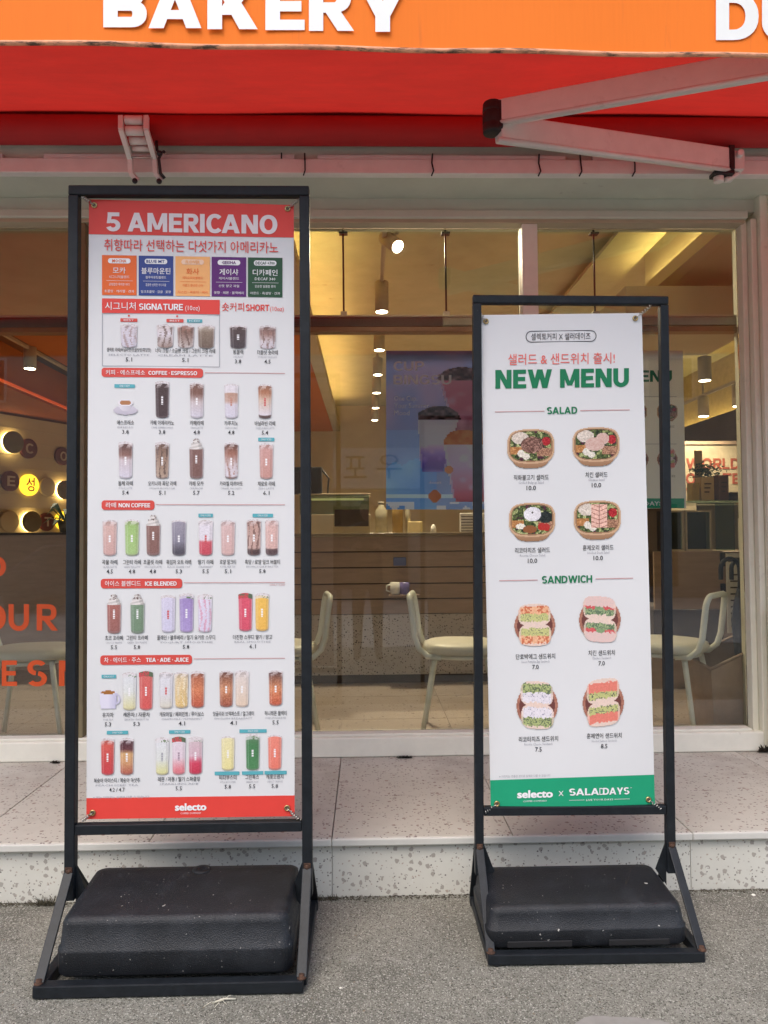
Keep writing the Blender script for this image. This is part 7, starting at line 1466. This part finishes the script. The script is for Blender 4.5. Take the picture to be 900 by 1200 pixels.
# ------------------------------------------------------------------ across the street (seen in the glass)
opp = thing('opposite_building', 'brown building across the street seen reflected in the cafe glass', 'building', (0, -11, 0))
m_ob = mat('brown_render', (.52, .47, .40), .8, var=.12, scale=.6); m_ow = mat('dark_window', (.03, .032, .036), .15)
MB().box(-10.5, 10, -16, -11, -.2, 7.4).build('wall', m_ob, opp)
for k in range(6):
    for j in ((0,) if k not in (2, 3) else ()):
        x = -10 + k * 3.4; z = 4.6; o = MB().box(x, x + 1.2, -10.99, -10.95, z, z + 1.1).build('window', m_ob if False else m_white, opp, .01); kid(o, opp)
        MB().box(x + .06, x + 1.14, -10.949, -10.94, z + .06, z + 1.04).build('pane', m_ow, o)
for x in (-9, -2.2, 4.5):
    MB().box(x, x + 3.2, -10.99, -10.95, -.15, 2.0).build('shopfront_pane', m_ow, opp)
sg = thing('shop_sign', 'white sign board with dark Korean letters across the street', 'sign', (-.6, -10.9, 2.8))
MB().box(-.85, 2.2, -10.93, -10.80, 2.42, 3.42).build('sign_board', mat('white_signboard', (.9, .88, .82), .5), sg, .01)
q = MB(); PS = lambda x, y: Vector((-x, -10.795, y))
text(q, PS, '우', -.86, -.24, 2.66, 3.26, .0, 2, 1, True); text(q, PS, '포', 0, .56, 2.68, 3.22, .0, 2, 1, True); q.build('sign_lettering', m_dkplastic, sg)
sw = struct(MB().box(-20, 20, -10.9, -9.0, -.3, -.04).build('far_pavement', mat('pavement', (.30, .29, .27), .85)))
# parked car far side, low detail but shaped
car = thing('parked_car', 'dark parked car across the street seen only in reflection', 'car', (-5.2, -7.6, -.16))
bodyp = [(-2.1, .35), (-2.15, .7), (-1.5, .85), (-.9, 1.3), (.6, 1.34), (1.3, .92), (2.1, .78), (2.15, .38)]
mb = MB(); N_ = len(bodyp)
for y_ in (-.8, .8): pass
mb.add([(-5.2 + x, -7.6 - .8, z - .16) for x, z in bodyp] + [(-5.2 + x, -7.6 + .8, z - .16) for x, z in bodyp], [tuple(range(N_))[::-1], tuple(range(N_, 2 * N_))] + [(i, (i + 1) % N_, N_ + (i + 1) % N_, N_ + i) for i in range(N_)])
mb.build('car_body', mat('car_paint', (.05, .052, .06), .25, coat=.5), car, .05, 3)
MB().box(-6.0, -4.4, -6.79, -6.78, .72, 1.1).build('side_window', m_ow, car)
for x in (-6.5, -3.9):
    for y_ in (-8.35, -6.85): MB().lathe((x, y_, .16), [(.30, -.1), (.32, -.08), (.32, .08), (.30, .1)], 20, axis=(0, 1, 0)).build('wheel', m_dkplastic, car)

# ------------------------------------------------------------------ the person taking the picture (seen in the glass)
per = thing('person', 'person in a dark coat and dark trousers holding up a phone, reflected in the glass', 'person', (0, -.42, -.03))
def skin(name, verts, edges, m, parent, sub=2):
    me = bpy.data.meshes.new(name); me.from_pydata([v[:3] for v in verts], edges, []); me.materials.append(m)
    o = bpy.data.objects.new(name, me); COL.objects.link(o); o.parent = parent
    s_ = o.modifiers.new('skin', 'SKIN'); s_.use_smooth_shade = True
    for i, v in enumerate(verts):
        me.skin_vertices[0].data[i].radius = (v[3], v[4] if len(v) > 4 else v[3])
    me.skin_vertices[0].data[0].use_root = True
    ss = o.modifiers.new('sub', 'SUBSURF'); ss.levels = sub; ss.render_levels = sub; return o
m_skin = mat('skin', (.45, .28, .2), .5); m_coat = mat('dark_coat', (.035, .03, .03), .8); m_hair = mat('dark_hair', (.02, .015, .012), .5)
# local coordinates: feet at z 0, facing +Y
V = [(0, 0, .86, .15, .11), (0, 0, 1.05, .14, .10), (0, 0, 1.25, .17, .11), (0, 0, 1.37, .11, .08), (0, .01, 1.44, .05, .05),
     (.09, 0, .80, .09), (.10, .01, .45, .062), (.11, -.01, .09, .045), (.12, .10, .04, .042, .035),
     (-.09, 0, .80, .09), (-.10, .01, .45, .062), (-.11, -.01, .09, .045), (-.12, .10, .04, .042, .035),
     (.19, 0, 1.34, .058), (.24, .02, 1.10, .045), (.16, .26, 1.14, .036), (-.19, 0, 1.34, .058), (-.26, .02, 1.10, .045), (-.14, .27, 1.16, .036)]
E_ = [(0, 1), (1, 2), (2, 3), (3, 4), (0, 5), (5, 6), (6, 7), (7, 8), (0, 9), (9, 10), (10, 11), (11, 12), (3, 13), (13, 14), (14, 15), (3, 16), (16, 17), (17, 18)]
skin('body', V, E_, m_coat, per)
hd = MB(); c = Vector((0, -.42 + .02, -.03 + 1.55)); n_ = 20
for lay, (m_h, nm, sc) in enumerate(((m_skin, 'head', 1.0), (m_hair, 'hair', 1.08))):
    hb_ = MB(); vs = []; M_ = 14
    for j in range(M_ + 1):
        th = math.pi * j / M_
        for k in range(n_):
            a_ = 2 * math.pi * k / n_; x = math.sin(th) * math.cos(a_); y = math.sin(th) * math.sin(a_); z = math.cos(th)
            f = 1 - .22 * max(0, -z) * (1 if lay == 0 else .3)
            p_ = Vector((x * .074 * f, y * .092 * f, z * .115)) * sc
            if lay == 0 and y > .6 and -.35 < z < .1 and abs(x) < .22: p_.y += .018
            if lay == 1 and y > .1 and z < .45: p_ *= .86
            vs.append(c + p_)
    hb_.add(vs, [(j * n_ + k, (j + 1) * n_ + k, (j + 1) * n_ + (k + 1) % n_, j * n_ + (k + 1) % n_) for j in range(M_) for k in range(n_)], True)
    hb_.build(nm, m_h, per)
fc = MB()
for s_ in (-1, 1):
    fc.lathe(c + Vector((s_ * .028, .083, .008)), [(.010, 0), (.006, .004)], 8, axis=(0, 1, 0))
fc.box(c.x - .022, c.x + .022, c.y + .082, c.y + .088, c.z - .052, c.z - .046); fc.build('facial_features', m_hair, per)
for s_ in (-1, 1):
    base = Vector((.15 * s_, .29, 1.15)); sx_ = -s_
    V = [(base.x, base.y, base.z, .028, .018), (base.x + sx_ * .03, base.y + .03, base.z + .035, .030, .014), (base.x + sx_ * .045, base.y + .045, base.z + .06, .026, .012)]; Ed = [(0, 1), (1, 2)]
    for f_ in range(4):
        i0 = len(V); zz_ = base.z + .075 - f_ * .019; ln = (.024, .028, .026, .02)[f_]
        V += [(base.x + sx_ * .06, base.y + .052, zz_, .008), (base.x + sx_ * (.06 + ln), base.y + .062, zz_ + .003, .0075), (base.x + sx_ * (.06 + ln * 1.5), base.y + .048, zz_ + .002, .0065)]; Ed += [(2, i0), (i0, i0 + 1), (i0 + 1, i0 + 2)]
    i0 = len(V); V += [(base.x + sx_ * .035, base.y + .01, base.z + .055, .010), (base.x + sx_ * .06, base.y + .015, base.z + .07, .008)]; Ed += [(1, i0), (i0, i0 + 1)]
    skin('hand', V, Ed, m_skin, per, 1)
ph_ = thing('phone', 'dark phone held in front of the person taking the picture', 'phone', (0, -.07, 1.25))
MB().box(-.075, .075, -.075, -.067, 1.17, 1.245).build('phone_body', m_dkplastic, ph_, .004)

bpy.data.objects.remove(_fo)
